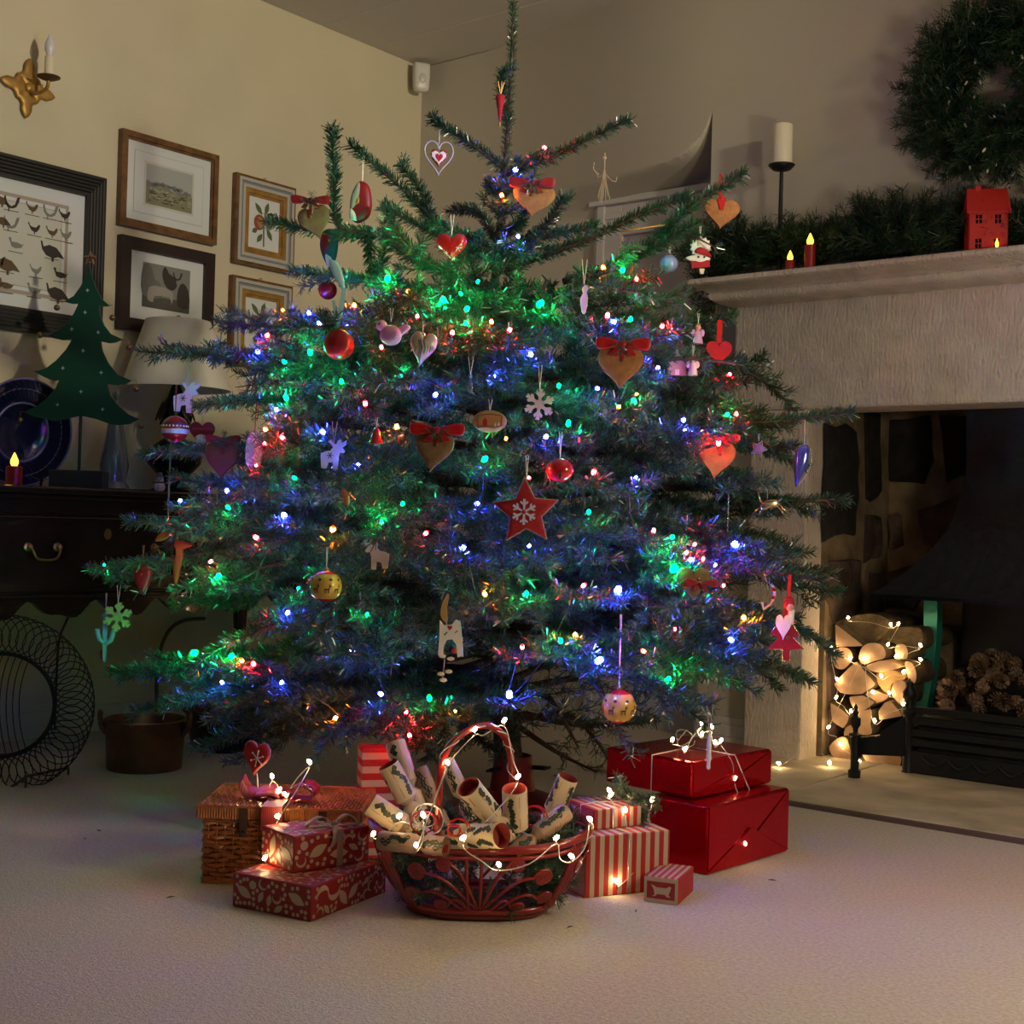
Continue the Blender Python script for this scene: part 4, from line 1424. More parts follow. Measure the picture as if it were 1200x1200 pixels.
for key, pts, lab in (('orange_leaf', [(205, 632), (214, 640), (213, 660), (207, 686), (203, 664), (206, 648)], 'long orange felt pod with a red cap hanging straight down on the left'),
                      ('orange_leaf2', [(182, 634), (188, 625), (202, 622), (198, 630), (190, 634)], 'short orange felt leaf lying along a left twig')):
    o = Orn(key, 'felt_pod', lab, 'felt ornament')
    o.pillow('pod', smooth2(o.px_out(pts), 4), 7, mat('burnt_orange_felt', (.42, .10, .02), .7))
    if key == 'orange_leaf':
        o.pillow('cap', smooth2(o.px_out([(204, 636), (214, 634), (226, 638), (216, 643), (206, 643)]), 3), 8, mat('orange_red_felt', (.55, .05, .03), .7), y=-1)
        o.string(26, 40, 1)
    else:
        o.tube('stalk', [(0, 0), (9, 5), (14, 10)], .8, M_HOLLY)

# glass bubble
o = Orn('bubble', 'glass_bubble', 'iridescent blue glass ball on a twisted silver cord', 'bauble')
MB().ball((0, 0, 0), 10.5, 0, 24, 14, o.S).build('ball', mat('bubble_glass', (.30, .38, .75), .08, .35, coat=.8), o.root, smooth=179)
MB().lathe([(2.2, 9.6), (2.2, 12), (.6, 12.6)], 10, 0, o.S).build('cap', M_SILVER, o.root)
mb = MB()
for ph in (0, PI):
    mb.tube([(1.5 * math.cos(ph + t * 1.4), 1.5 * math.sin(ph + t * 1.4), 12 + t * 2.2) for t in range(12)], .7, 5, 0, o.S)
mb.build('twisted_cord', M_THREAD, o.root, smooth=179)

# santa face
o = Orn('santa', 'santa_face', 'flat santa face with a white curly hat trim and red brim', 'santa ornament')
o.pillow('hat_trim', [(x + 1, z + 7) for x, z in star(13, 10.8, 14)], 5, M_WHITEWOOD, c=(1, 7), prof=FELT)
o.pillow('beard', smooth2(o.px_out([(803, 303), (814, 299), (829, 299), (832, 305), (822, 309), (812, 307)]), 3), 6, M_WHITEWOOD, y=-1)
o.pillow('cap', smooth2(o.px_out([(813, 296), (820, 290), (831, 296), (833, 302), (822, 299)]), 3), 6, M_REDFELT, y=-3)
o.prism('scarf', o.px_out([(810, 307), (831, 305), (832, 313), (811, 315)]), 5, M_REDFELT, -1)
o.prism('stick', o.px_out([(820, 315), (826, 315), (825, 321), (821, 321)]), 3, M_CREAMWOOD)
for x in (818, 825):
    q = o.px_out([(x, 302)])[0]
    MB().ball((q[0], -4.6, q[1]), 1.3, 0, 8, 6, o.S).build('eye', M_BLACK, o.root)
o.string(19, 32, 1)

o = Orn('flat_heart', 'red_heart', 'flat cherry red heart on a red ribbon beside the stone lintel', 'heart ornament')
o.pillow('heart', heart(31, 30), 8, M_REDFELT, prof=BISC)
o.prism('ribbon', [(-3, 12), (3, 12), (3.5, 40), (-2.5, 40)], 1.2, M_REDSAT, -1)

o = Orn('leaf_heart', 'bead_edged_heart', 'shiny blue violet heart seen edge-on with a row of beads', 'heart ornament')
o.pillow('heart', smooth2(o.px_out([(936, 524), (944, 521), (948, 526), (946, 545), (938, 562), (933, 571), (931, 550), (932, 532)]), 4), 10, M_IRID)
mb = MB()
for k in range(16):
    t = k / 15
    p = smooth2([(949, 526), (951, 538), (948, 550), (942, 561), (937, 568)], 4, False)[min(int(t * 16), 16)]
    q = o.px_out([p])[0]
    mb.ball((q[0], 0, q[1]), 1.1, 0, 6, 4, o.S)
mb.build('bead_edge', M_THREAD, o.root, smooth=179)
o.tube('bead_string', [(2, 25), (2, 55)], .5, M_THREAD)

# leaping stag
o = Orn('stag', 'leaping_stag', 'gold metal stag leaping, hung against the stone jamb', 'reindeer')
M_GOLDMETAL = mat('pale_gold_metal', (.62, .50, .28), .25, 1.0)
o.pillow('body', smooth2(o.px_out([(891, 589), (898, 586), (910, 585), (913, 588), (912, 594), (902, 596), (893, 600), (889, 597)]), 3), 7, M_GOLDMETAL)
for pts in ([(912, 590), (919, 597), (926, 603)], [(910, 593), (917, 600), (920, 605)], [(891, 598), (889, 606), (890, 605)], [(889, 596), (884, 600), (882, 604)]):
    o.tube('leg', [(*q,) for q in o.px_out(pts)], [1.8, 1.3, .8], M_GOLDMETAL, 6)
o.tube('neck', o.px_out([(892, 590), (889, 583), (887, 577)]), [2.4, 1.8, 1.6], M_GOLDMETAL)
o.tube('antler', o.px_out([(887, 577), (883, 572), (884, 567)]), .8, M_GOLDMETAL)
o.tube('antler', o.px_out([(912, 587), (916, 584), (914, 583)]), .8, M_GOLDMETAL)
o.tube('hanging_string', [(-6, 7), (-6, 25)], .4, M_THREAD)

# gnome tree
o = Orn('gnome', 'gnome_tree', 'flat red tree with a pale heart and a santa head, at the right', 'santa ornament')
M_TREERED = mat('crimson_lacquer', (.33, .010, .018), .3)
TP = [(919, 712), (926, 722), (934, 729), (928, 731), (937, 744), (929, 746), (942, 760), (926, 761), (926, 774), (917, 774), (917, 761), (899, 761), (912, 747), (902, 743), (911, 731)]
TQ = [(912, 721)]
o.prism('tree', o.px_out(TP[:15]), 5, M_TREERED)
o.tube('gilt_edge', [(x, z, -2.4) for x, z in o.px_out(TP[:15])], .8, M_GOLDMETAL, 5, True)
o.pillow('heart', [(x - 2, z + 0) for x, z in heart(19, 30)], 4, M_CREAMWOOD, y=-4, prof=BISC)
o.pillow('beard', o.px_out([(922, 712), (930, 714), (929, 731), (923, 733)]), 5, M_CREAMWOOD, y=-4)
MB().ball((5, -4, 24), 5, 0, 12, 8, o.S).build('face', mat('gnome_skin', (.55, .32, .22), .7), o.root, smooth=179)
o.pillow('hat', smooth2(o.px_out([(920, 714), (929, 710), (929, 702), (925, 699), (918, 702), (917, 709)]), 3), 10, M_REDFELT, y=-2)
o.tube('swirl', [(4 + 3 * math.cos(t * .8) * (1 - t / 14), -13 + 3 * math.sin(t * .8) * (1 - t / 14), -2.8) for t in range(12)], .5, M_GOLDMETAL, 4)
o.prism('ribbon', o.px_out([(922, 673), (926, 673), (925, 702), (921, 702)]), 1.5, M_REDSAT, 0)

# angels and the little house
for key, lab, m, sc in (('angel', 'tiny white wooden angel beside a pink house', M_WHITEWOOD, 1.0), ('purple_angel', 'tiny figure in lilac light with a gold bead head, above the pink house', mat('lilac_lit_wood', (.55, .40, .70), .6), 1.05)):  # lilac light on the second figure is put into its wood colour
    o = Orn(key, 'angel_ornament', lab, 'angel')
    MB().lathe([(6 * sc, -12), (5 * sc, -6), (2.2 * sc, 3), (1.6, 4)], 12, 0, o.S).build('gown', m, o.root, smooth=60)
    MB().ball((0, 0, 7), 3.6, 0, 12, 8, o.S).build('head', mat('bead_wood', (.62, .40, .22), .5), o.root, smooth=179)
    for sd in (-1, 1):
        o.pillow('wing', [(sd * 5 + p[0], 1 + p[1]) for p in ellipse(6, 9, 12)], 2, m, y=2)
    o.tube('halo', [(3.2 * math.cos(t * PI / 6), 11, 3.2 * math.sin(t * PI / 6)) for t in range(12)], .5, M_GOLDLEAF, 5, True)
    o.string(11, 24, 1)
o = Orn('pink_house', 'pink_house', 'pinkish wooden house shape beside the tiny white angel', 'house ornament')
o.prism('house', [(-11, -10), (11, -10), (11, 3), (1, 11), (-11, 3)], 5, mat('pink_wood', (.55, .30, .27), .6))
o.prism('roof', [(-13, 2), (1, 13), (13, 2), (13, 4.5), (1, 15.5), (-13, 4.5)], 6, mat('lilac_roof', (.45, .30, .45), .6))
o.prism('door', [(-2, -10), (3, -10), (3, -3), (-2, -3)], 1, M_WHITEWOOD, -2.8)
o.string(14, 26, 1)

o = Orn('blue_star', 'violet_star', 'small violet star with pale edges among the right hand branches', 'star ornament')
o.pillow('star', star(10, 5, 5, 1.2), 5, mat('violet_paint', (.16, .09, .45), .4), c=(0, 0), prof=FELT)
o.tube('edge', [(x, z, 0) for x, z in star(10.3, 5.2, 5, 1.2)], .7, M_CREAMWOOD, 5, True)
o.string(9, 18, 1)

o = Orn('pink_man', 'wooden_figure', 'slim lilac pink wooden figure seen edge-on between green lights', 'wooden ornament')
o.prism('body', smooth2(o.px_out([(682, 338), (686, 334), (689, 338), (687, 343), (689, 350), (687, 366), (683, 367), (681, 360), (680, 350), (683, 344)]), 2), 6, mat('pink_lilac_wood', (.68, .50, .62), .6))
o.string(16, 46, 3)

o = Orn('icicle', 'glass_icicle', 'frosted white icicle hanging over the upper red foil gift', 'icicle')
mb = MB()
mb.lathe([(.5, -36 + 6), (2.4, -28), (2.0, -22), (3.2, -16), (2.4, -8), (3.0, -2), (2.2, 6), (1.0, 12), (.4, 14)], 10, 0, o.S)
mb.build('icicle', mat('frosted_glass', (.80, .80, .84), .25, coat=.4), o.root, smooth=60)
o.string(13, 44, 3.5)

o = Orn('straw', 'straw_bundle', 'thin golden straw figure hanging below the long upper right shoot', 'straw ornament')
mb = MB()
for k in range(14):
    x = random.uniform(-5, 5)
    mb.tube([(random.uniform(-1, 1), random.uniform(-1, 1), 6), (x * .6, random.uniform(-2, 2), -10), (x * 1.6, random.uniform(-3, 3), -30 + random.uniform(-4, 6))], .45, 4, 0, o.S)
mb.build('straw_skirt', mat('pale_straw', (.34, .30, .16), .6), o.root)
o.tube('straw_arm', [(-12, 6), (-6, -4), (0, 3), (8, -6), (14, -8), (15, -2)], .6, MATS['pale_straw'], 5)
o.tube('straw_arm', [(-12, 14), (-13, 6), (-6, 0)], .5, MATS['pale_straw'], 5)
o.tube('straw_body', [(0, 26), (0, 6)], 1.0, MATS['pale_straw'], 6)
MB().ball((0, 0, 20), 2.4, 0, 8, 6, o.S).build('head', MATS['pale_straw'], o.root)

o = Orn('candy', 'candy_cane', 'glassy white ring shaped candy cane with a red stripe, lower right', 'candy cane')
o.tube('cane', [(2, 18), (6, 12), (6, 2), (2, -6), (-6, -12), (-8, -4)], 1.8, M_WHITEWOOD, 8)
for k, (a, b) in enumerate((((5.4, 13), (6.4, 9)), ((6.2, 4), (5, 0)))):
    o.tube('stripe', [(*a, -.3), (*b, -.3)], 1.95, M_REDGLOSS, 8)
o.string(18, 30, .8)

o = Orn('stick', 'gold_rod', 'thin straight gold rod along a bright line by two upper right twigs', 'stick ornament')  # gold rod added along a thin bright line
o.tube('stick', [(-28, -5), (-6, -1), (24, 4)], 1.1, M_GOLDLEAF, 8)
o.tube('end_string', [(-26, -5), (-26, -24)], .5, M_GOLDLEAF, 5)
MB().lathe([(1.6, -1), (1.6, 1)], 8, 0, o.S @ Matrix.Translation((-6, 0, -1)) @ Matrix.Rotation(PI / 2, 4, 'Y')).build('band', M_GOLDMETAL, o.root)

o = Orn('beads', 'bead_drop', 'long silver bead string hanging down beside the stone jamb', 'bead string')
mb = MB()
for k in range(17):
    mb.ball((random.uniform(-.3, .3), 0, 42 - k * 5), 1.2 if k % 3 else 1.7, 0, 8, 6, o.S)
mb.build('beads', M_SILVER, o.root, smooth=179)
o.tube('thread', [(0, 46), (0, -40)], .4, M_THREAD)
MB().ball((-6, 0, 8), 4, 0, 10, 8, o.S).build('dark_bead', M_BLACK, o.root, smooth=179)

o = Orn('drop', 'glass_drop', 'clear glass drop on a double silver thread left of the centre', 'glass ornament')
MB().lathe([(.3, -10), (3, -6), (3.6, -1), (1.2, 6), (.5, 9)], 12, 0, o.S).build('drop', M_GLASS, o.root, smooth=60)
MB().ball((0, 0, 11), 2.2, 0, 10, 6, o.S).build('bead', mat('blue_bead', (.2, .3, .6), .2), o.root)
o.string(12, 34, 3)
o = Orn('filigree', 'filigree_disc', 'white lacy disc seen nearly edge-on at the left of the tree', 'disc ornament', turn=-.9)
MB().pillow(ellipse(40, 52, 28), 3, 0, o.S, prof=((1, 1), (.9, 1))).build('disc', mat('lilac_lace', (.42, .36, .44), .6), o.root, smooth=40)
mb = MB()
for k in range(26):
    x, z = random.uniform(-15, 15), random.uniform(-21, 21)
    if (x / 17) ** 2 + (z / 23) ** 2 < 1:
        mb.tube([(x + 3 * math.cos(t), -2, z + 3 * math.sin(t)) for t in (0, 1, 2, 3, 4, 5)], .7, 4, 0, o.S)
mb.build('lace_scrolls', M_WHITEFELT, o.root, kind='stuff')
o.string(25, 60, .8, M_DKRED, .5)
o = Orn('red_bell', 'red_bell', 'little red bell with a flared lip beside an amber light', 'bell')
MB().lathe([(9, -9), (8, -7), (5.5, 0), (4.5, 6), (2.5, 9), (.5, 10)], 16, 0, o.S).build('bell', M_REDGLOSS, o.root, smooth=50)
MB().ball((0, 0, -9.5), 2.4, 0, 8, 6, o.S).build('clapper', M_GOLDLEAF, o.root)
o.string(10, 22, 1)
o = Orn('band_ball', 'banded_bauble', 'red bauble with lilac snow bands hanging on the far left', 'bauble')
n_, k_ = 28, 18
mb = MB().lathe([(max(1e-5, math.sin(PI * i / k_)) * 16, -math.cos(PI * i / k_) * 16) for i in range(k_ + 1)], n_, 0, o.S, cap=False)
mb.m = [1 if 7 <= q // n_ <= 8 else (2 if q // n_ in (10, 11) else 0) for q in range(len(mb.f))]
mb.build('ball', [mat('bauble_red', (.30, .012, .02), .25, coat=.4), mat('bauble_lilac', (.62, .52, .80), .3), mat('bauble_dark', (.10, .03, .05), .3)], o.root, smooth=179)
mb = MB()
for k in range(12):
    t = -1.5 + k * .27
    mb.ball((15.4 * math.sin(t), -15.4 * math.cos(t), 3.4), 1.3, 0, 6, 4, o.S)
mb.build('snow_dots', M_WHITEFELT, o.root)
o.string(16, 52, .5, M_DKRED, .4)
o.tube('tassel_cord', [(-4, -16), (-5, -60), (-5, -104)], 1.1, mat('tan_cord', (.28, .17, .09), .8))
o = Orn('bear_heart', 'bear_heart', 'dark red heart with a white bear peeping up and pale lettering', 'heart ornament')
o.pillow('heart', heart(30, 29), 6, mat('wine_wood', (.16, .012, .016), .5), prof=BISC)
o.pillow('bear', smooth2([(-8, -9), (-6, -2), (0, 0), (6, -3), (7, -8), (2, -13), (-3, -13)], 3), 3, M_WHITEFELT, y=-3)
MB().ball((3, -5, -4), .9, 0, 6, 4, o.S).build('nose', M_BLACK, o.root)
mb = MB()
for k in range(8):
    x = -11 + k * 3.1
    mb.tube([(x, -3.2, 5), (x + .8, -3.2, 8), (x + 1.4, -3.2, 5.4)], .3, 4, 0, o.S)
mb.build('painted_script', mat('faded_pink', (.45, .22, .22), .6), o.root)
o.string(10, 22, .8)
o = Orn('chilli_red', 'felt_chilli', 'short orange chilli on a bent stalk above the amber light', 'chilli ornament')
o.pillow('pod', smooth2([(-18, 6 + 50 - 46), (-12, 8), (-8, 0), (-9, -9), (-13, -8), (-17, 2)], 3), 6, MATS['burnt_orange_felt'])
o.tube('stalk', [(-17, 8), (-26, 12), (-34, 10), (-38, 2)], .8, M_HOLLY, 5)


# ================================================================== GIFTS
def gift_box(Fp, Lp, Rp, z0, h, name, label, cat, papers, bevel=0.003, group=None):
    """Fp, Lp, Rp: pixel positions of the near, left and right bottom corners at height z0. Local: X along the right side, Y along the left side."""
    F, L, R = (onz(x, y, z0) for x, y in (Fp, Lp, Rp))
    a, b = (R - F), (L - F)
    la, lb = a.length, b.length
    ang = (math.atan2(a.y, a.x) + math.atan2(b.y, b.x) - PI / 2) / 2
    if abs(math.atan2(a.y, a.x) - math.atan2(b.y, b.x)) > PI:
        ang = math.atan2(a.y, a.x)
    root = thing(name, label, cat, pose(F, ang), group)
    mb = MB().box((0, 0, 0), (la, lb, h))
    mb.build('wrapping', papers, root, bevel=bevel)
    return root, la, lb, h


def leaf_poly(l, w, n=8):
    P = []
    for i in range(n + 1):
        t = i / n
        P.append((l * (t - .5), w * .5 * math.sin(PI * t)))
    for i in range(n - 1, 0, -1):
        t = i / n
        P.append((l * (t - .5), -w * .5 * math.sin(PI * t)))
    return P


def crescent(r, w, a0=0.0, a1=3.6, n=10):
    o = [(r * math.cos(a0 + (a1 - a0) * i / n), r * math.sin(a0 + (a1 - a0) * i / n)) for i in range(n + 1)]
    q = [((r - w * math.sin(PI * i / n)) * math.cos(a0 + (a1 - a0) * i / n), (r - w * math.sin(PI * i / n)) * math.sin(a0 + (a1 - a0) * i / n)) for i in range(n - 1, 0, -1)]
    return o + q


def print_pattern(root, faces, m, seed=1, scale=1.0):
    """flat cream flourishes printed on the paper: (origin, u, v, width, height)"""
    rr = random.Random(seed)
    mb = MB()
    for (o, u, v, W, H) in faces:
        o, u, v = Vector(o), Vector(u), Vector(v)
        nrm = u.cross(v).normalized() * 0.0006
        placed = []
        for att in range(1500):
            k = rr.random()
            big = (0.022 if k < .50 and att < 500 else 0.013 if k < .85 else .006) * scale
            rad_ = big * .62
            if W < 2 * rad_ or H < 2 * rad_:
                continue
            x, y = rr.uniform(rad_, W - rad_), rr.uniform(rad_, H - rad_)
            if any((x - a) ** 2 + (y - b) ** 2 < (rad_ + c) ** 2 * .60 for a, b, c in placed):
                continue
            placed.append((x, y, rad_))
            rot = rr.uniform(0, 2 * PI)
            shape = leaf_poly(big * 1.25, big * .55) if k < .25 else crescent(big * .6, big * .34) if k < .45 else leaf_poly(big * 1.3, big * .6) if k < .62 else \
                crescent(big * .55, big * .28, 0, 4.4) if k < .8 else ellipse(big * .9, big * .9, 8)
            c, s = math.cos(rot), math.sin(rot)
            pts = [o + u * (x + p[0] * c - p[1] * s) + v * (y + p[0] * s + p[1] * c) + nrm for p in shape]
            mb.add(pts, [tuple(range(len(pts)))])
    return mb.build('printed_pattern', m, root, kind='stuff')


def box_faces(la, lb, h):
    return [((0, 0, 0), (1, 0, 0), (0, 0, 1), la, h), ((0, lb, 0), (0, -1, 0), (0, 0, 1), lb, h), ((0, 0, h), (1, 0, 0), (0, 1, 0), la, lb),
            ((la, 0, 0), (0, 1, 0), (0, 0, 1), lb, h), ((la, lb, 0), (-1, 0, 0), (0, 0, 1), la, h)]


g1, la, lb, h = gift_box((364.6, 1081), (278, 1060), (452, 1046), 0.0, 0.066, 'patterned_gift', 'flat red gift with cream flourishes lying on the carpet under a smaller one', 'gift', M_GIFTRED)
print_pattern(g1, box_faces(la, lb, h), M_GIFTCREAM, 3, 1.5)
g2, la, lb, h = gift_box((343.7, 1024), (313.5, 1008), (424, 1006), 0.067, 0.071, 'patterned_gift', 'red and cream patterned gift tied with a tan ribbon, on the flat one', 'gift', M_GIFTRED)
print_pattern(g2, box_faces(la, lb, h), M_GIFTCREAM, 5, 1.6)
M_TANRIB = mat('tan_satin_ribbon', (.34, .22, .15), .3)
rx = la * .56
MB().box((rx, -.0012, 0), (rx + .014, -.0006, h + .001)).box((rx, -.001, h + .0006), (rx + .014, lb, h + .0014)).box((rx, lb, 0), (rx + .014, lb + .001, h)).build('ribbon_band', M_TANRIB, g2)
mb = MB()
for sx, ln_, ph in ((-1, .055, .2), (1, .05, -.1)):
    P = [(rx + .007 + sx * ln_ * t, .02 + ph * .1 * t, h + .006 + .018 * math.sin(PI * t)) for t in (0, .25, .5, .75, 1)]
    P += [(rx + .007 + sx * ln_ * t, .02 + ph * .1 * t + .006, h + .003) for t in (.8, .5, .2)]
    vs, fs = [], []
    for p in smooth_path(P, 3):
        vs += [(p.x, p.y - .008, p.z), (p.x, p.y + .008, p.z)]
    fs = [(2 * i, 2 * i + 1, 2 * i + 3, 2 * i + 2) for i in range(len(vs) // 2 - 1)]
    mb.add(vs, fs)
mb.ball((rx + .007, .02, h + .008), .007, 0, 10, 6)
bo = mb.build('bow', M_TANRIB, g2, smooth=60)
sol = bo.modifiers.new('thick', 'SOLIDIFY'); sol.thickness = .0012
mb = MB()
P = [(rx + .004, .012, h + .007), (rx - .008, -.002, h + .006), (rx - .010, -.008, h - .012), (rx - .016, -.007, h - .026)]
vs = []
for p in smooth_path(P, 4):
    vs += [(p.x - .006, p.y, p.z), (p.x + .006, p.y, p.z)]
mb.add(vs, [(2 * i, 2 * i + 1, 2 * i + 3, 2 * i + 2) for i in range(len(vs) // 2 - 1)])
bo = mb.build('ribbon_tail', M_TANRIB, g2, smooth=60)
sol = bo.modifiers.new('thick', 'SOLIDIFY'); sol.thickness = .001

# striped gifts: kraft cream with red stripes
CR, RD = (0.52, 0.42, 0.28), (0.42, 0.016, 0.012)
g3, la, lb, h = gift_box((685, 1053), (672, 1040), (769, 1037), 0.0, 0.124, 'striped_gift', 'tall red and cream striped gift standing right of the basket', 'gift', stripe_mat('stripe_x_a', RD, CR, 0, 1 / .0215, duty=.52))
for o_ in [o for o in g3.children]:
    bpy.data.objects.remove(o_)
lb = .165
MB().box((0, 0, 0), (la, lb, h)).build('wrapping', MATS['stripe_x_a'], g3, bevel=.002)
g3dims = (la, lb, h)
g4, la, lb, h = gift_box((695.5, 973), (672, 961), (747, 966), 0.1245, 0.042, 'striped_gift', 'small flat striped gift stacked on the tall striped one under a fir sprig', 'gift', stripe_mat('stripe_x_b', RD, CR, 0, 1 / .0195, duty=.52))
for o_ in [o for o in g4.children]:
    bpy.data.objects.remove(o_)
MB().box((0, 0, 0), (la, .12, h)).build('wrapping', MATS['stripe_x_b'], g4, bevel=.003)
# string round both striped gifts
st = thing('gift_string', 'thin twisted silver cord tied round the two stacked striped gifts', 'cord', ROOTM[g3.name])
la, lb, h = g3dims
xm = la * .5
M4 = ROOTM[g3.name].inverted() @ ROOTM[g4.name]
top = [M4 @ Vector(p) for p in ((.045, -.002, 0), (.045, -.002, .043), (.04, .06, .0445), (.035, .1215, .043))]
P = [(xm, -.002, .002), (xm, -.002, h + .001), top[0] + Vector((0, -.001, .001)), top[1], top[2], top[3]]
MB().tube(P, .0013, 6).build('cord', M_SILVERWIRE, st, smooth=179)
top = [M4 @ Vector(p) for p in ((-.0015, .05, .0), (-.0015, .05, .043), (.04, .055, .0448), (.0965, .05, .043), (.0965, .05, 0))]
MB().tube([top[0], top[1], top[2]] + [top[3], top[4]] + [Vector((la + .001, .09, h + .001))], .0013, 6).build('cord', M_SILVERWIRE, st, smooth=179)

g5 = thing('striped_gift', 'tiny striped gift box with a rocking horse panel, alone on the carpet', 'gift', Matrix.Identity(4))
F = onz(794.7, 1061.5, 0); L = onz(754, 1056, 0); R = onz(816, 1045, 0)
a = (F - L)
ang = math.atan2(a.y, a.x)
g5.matrix_world = pose(L, ang); ROOTM[g5.name] = pose(L, ang)
w5, d5, h5 = a.length, (R - F).length, .052
MB().box((0, 0, 0), (w5, d5, h5)).build('wrapping', stripe_mat('stripe_y_c', RD, CR, 0, 1 / .0135, duty=.52), g5, bevel=.003)
M_KRAFT = mat('kraft_cream', CR, .6)
MB().box((.001, -.0015, .001), (w5 - .001, -.0005, h5 - .001)).build('end_panel', M_KRAFT, g5)
MB().box((.007, -.0023, .009), (w5 - .007, -.0016, h5 - .009)).build('red_panel', M_GIFTRED, g5)
sx = w5 / 40
hs = [(10, 9), (13, 12), (12, 19), (9, 25), (12, 24), (15, 22), (26, 22), (30, 25), (32, 24), (31, 20), (29, 13), (31, 10), (27, 10), (25, 13), (16, 13), (14, 10)]
MB().prism([(x * sx, z * h5 / 36) for x, z in hs], -.003, -.0023).build('printed_horse', M_GIFTCREAM, g5)
MB().pillow([(w5 * .5 + p[0], .0065 + p[1]) for p in heart(.006, .005, 16)], .001, y=-.0022).build('printed_heart', M_GIFTCREAM, g5)

# tall striped gift behind the basket
gb_d = 3.0
p0 = onz(425, 1000, 0)
g6 = thing('striped_gift', 'tall gift in horizontal red and cream stripes, half behind the basket of crackers', 'gift', pose(at(424, 900, 2.98) * 1.0, YAW + .25))
c6 = at(424, 900, 2.98); c6.z = 0
ROOTM[g6.name] = pose(c6, YAW + .25); g6.matrix_world = ROOTM[g6.name]
top6 = at(424, 878, 2.98).z
MB().box((0, 0, 0), (.10, .07, top6)).build('wrapping', stripe_mat('stripe_z_d', RD, CR, 2, 1 / .030, duty=.5), g6, bevel=.003)


# red foil gifts
def foil(Fp, Lp, Rp, z0, h, label, dl=None):
    g, la, lb, h = gift_box(Fp, Lp, Rp, z0, h, 'foil_gift', label, 'gift', M_FOIL, bevel=.006)
    if dl:
        lb = dl
        for o_ in [o for o in g.children]:
            bpy.data.objects.remove(o_)
        MB().box((0, 0, 0), (la, lb, h)).build('wrapping', M_FOIL, g, bevel=.006)
    # folded end flaps on the right-hand face (y = 0)
    e = .0012
    MB().add([(0.003, -e, h - .004), (la * .42, -e * 2.6, h * .50), (.003, -e, .006), (0.003, -.0002, h * .5)], [(0, 1, 2), (0, 2, 3)]).build('end_flap', M_FOIL, g)
    MB().add([(la - .003, -e, h - .004), (la * .56, -e * 2.6, h * .42), (la - .003, -e, .006)], [(0, 2, 1)]).build('end_flap', M_FOIL, g)
    MB().add([(.004, -e * 1.5, .005), (la * .5, -e * 4.5, h * .54), (la - .004, -e * 1.5, .005), (la * .5, -e, .004)], [(0, 1, 3), (1, 2, 3)]).build('bottom_flap', M_FOIL, g)
    MB().tube([(.004, -e * 2, .008), (la * .5, -e * 4.4, h * .54), (la - .004, -e * 2, .008)], .0011, 4).build('fold_edge', M_FOIL, g)
    return g, la, lb, h


g7, a7, b7, h7 = foil((828.5, 1026.5), (767, 1007), (894, 992.7), 0, .150, 'large shiny red foil gift at the bottom of the right hand stack')
b7 = max(b7, .19)
g8, a8, b8, h8 = foil((811, 936.7), (730.5, 913.3), (872.8, 913.3), .152, .082, 'long shiny red foil gift on top of the larger red foil one')
# cord on the red gifts
st = thing('gift_string', 'thin silver cord hanging down over both red foil gifts', 'cord', ROOTM[g8.name])
P = [(a8 * .5, -.003, 0), (a8 * .5, -.003, h8 + .001), (a8 * .5, b8 * .5, h8 + .002), (a8 * .5, b8 + .002, h8), (a8 * .5, b8 + .002, .002)]
MB().tube([(a8 * .68, -.032, -.15), (a8 * .68, -.012, -.01), (a8 * .64, -.004, .02)] + P[1:3], .0014, 6).build('cord', M_SILVERWIRE, st, smooth=179)
MB().tube([(-.003, b8 * .45, -.14), (-.003, b8 * .45, .0), (-.003, b8 * .45, h8), (a8 * .5, b8 * .5, h8 + .002)], .0014, 6).build('cord', M_SILVERWIRE, st, smooth=179)
mb = MB()
for k in range(2):
    mb.tube([(a8 * .45 + .03 * math.cos(t * .5 + k), b8 * .5 + .01 * k + .008 * math.sin(t), h8 + .022 + .02 * math.sin(t * .5 + k)) for t in range(13)], .0013, 5)
mb.build('cord_loops', M_SILVERWIRE, st, smooth=179)

# fir sprig on the striped gifts
spg = thing('fir_sprig', 'cut green fir sprig laid across the striped gifts', 'fir sprig', pose(at(735, 925, 2.9)))
sh = [[at(x, y, d) for x, y, d in q] for q in ([(770, 948, 2.95), (740, 932, 2.93), (700, 940, 2.9)], [(735, 930, 2.92), (728, 918, 2.88), (722, 910, 2.84)], [(775, 945, 2.93), (750, 955, 2.88), (757, 975, 2.84)], [(774, 938, 2.93), (755, 935, 2.9), (740, 938, 2.86)])]
mb = MB()
for q in sh:
    mb.tube([local(spg, p) for p in q], .0018, 5)
mb.build('twig', M_BARK, spg, smooth=179)
V, n = needle_arrays(sh, 1500, (.014, .022), .002, .2, False)
quads_object('needles', V, n, M_NEEDLE, spg)

# ================================================================== WICKER HAMPER
HF = onz(237.5, 1035, 0)
ham = thing('wicker_hamper', 'honey wicker hamper with a flat lid and a dark red bow on top', 'basket', pose(HF, YAW - .02))
HW, HD, HH = .305, .215, .128


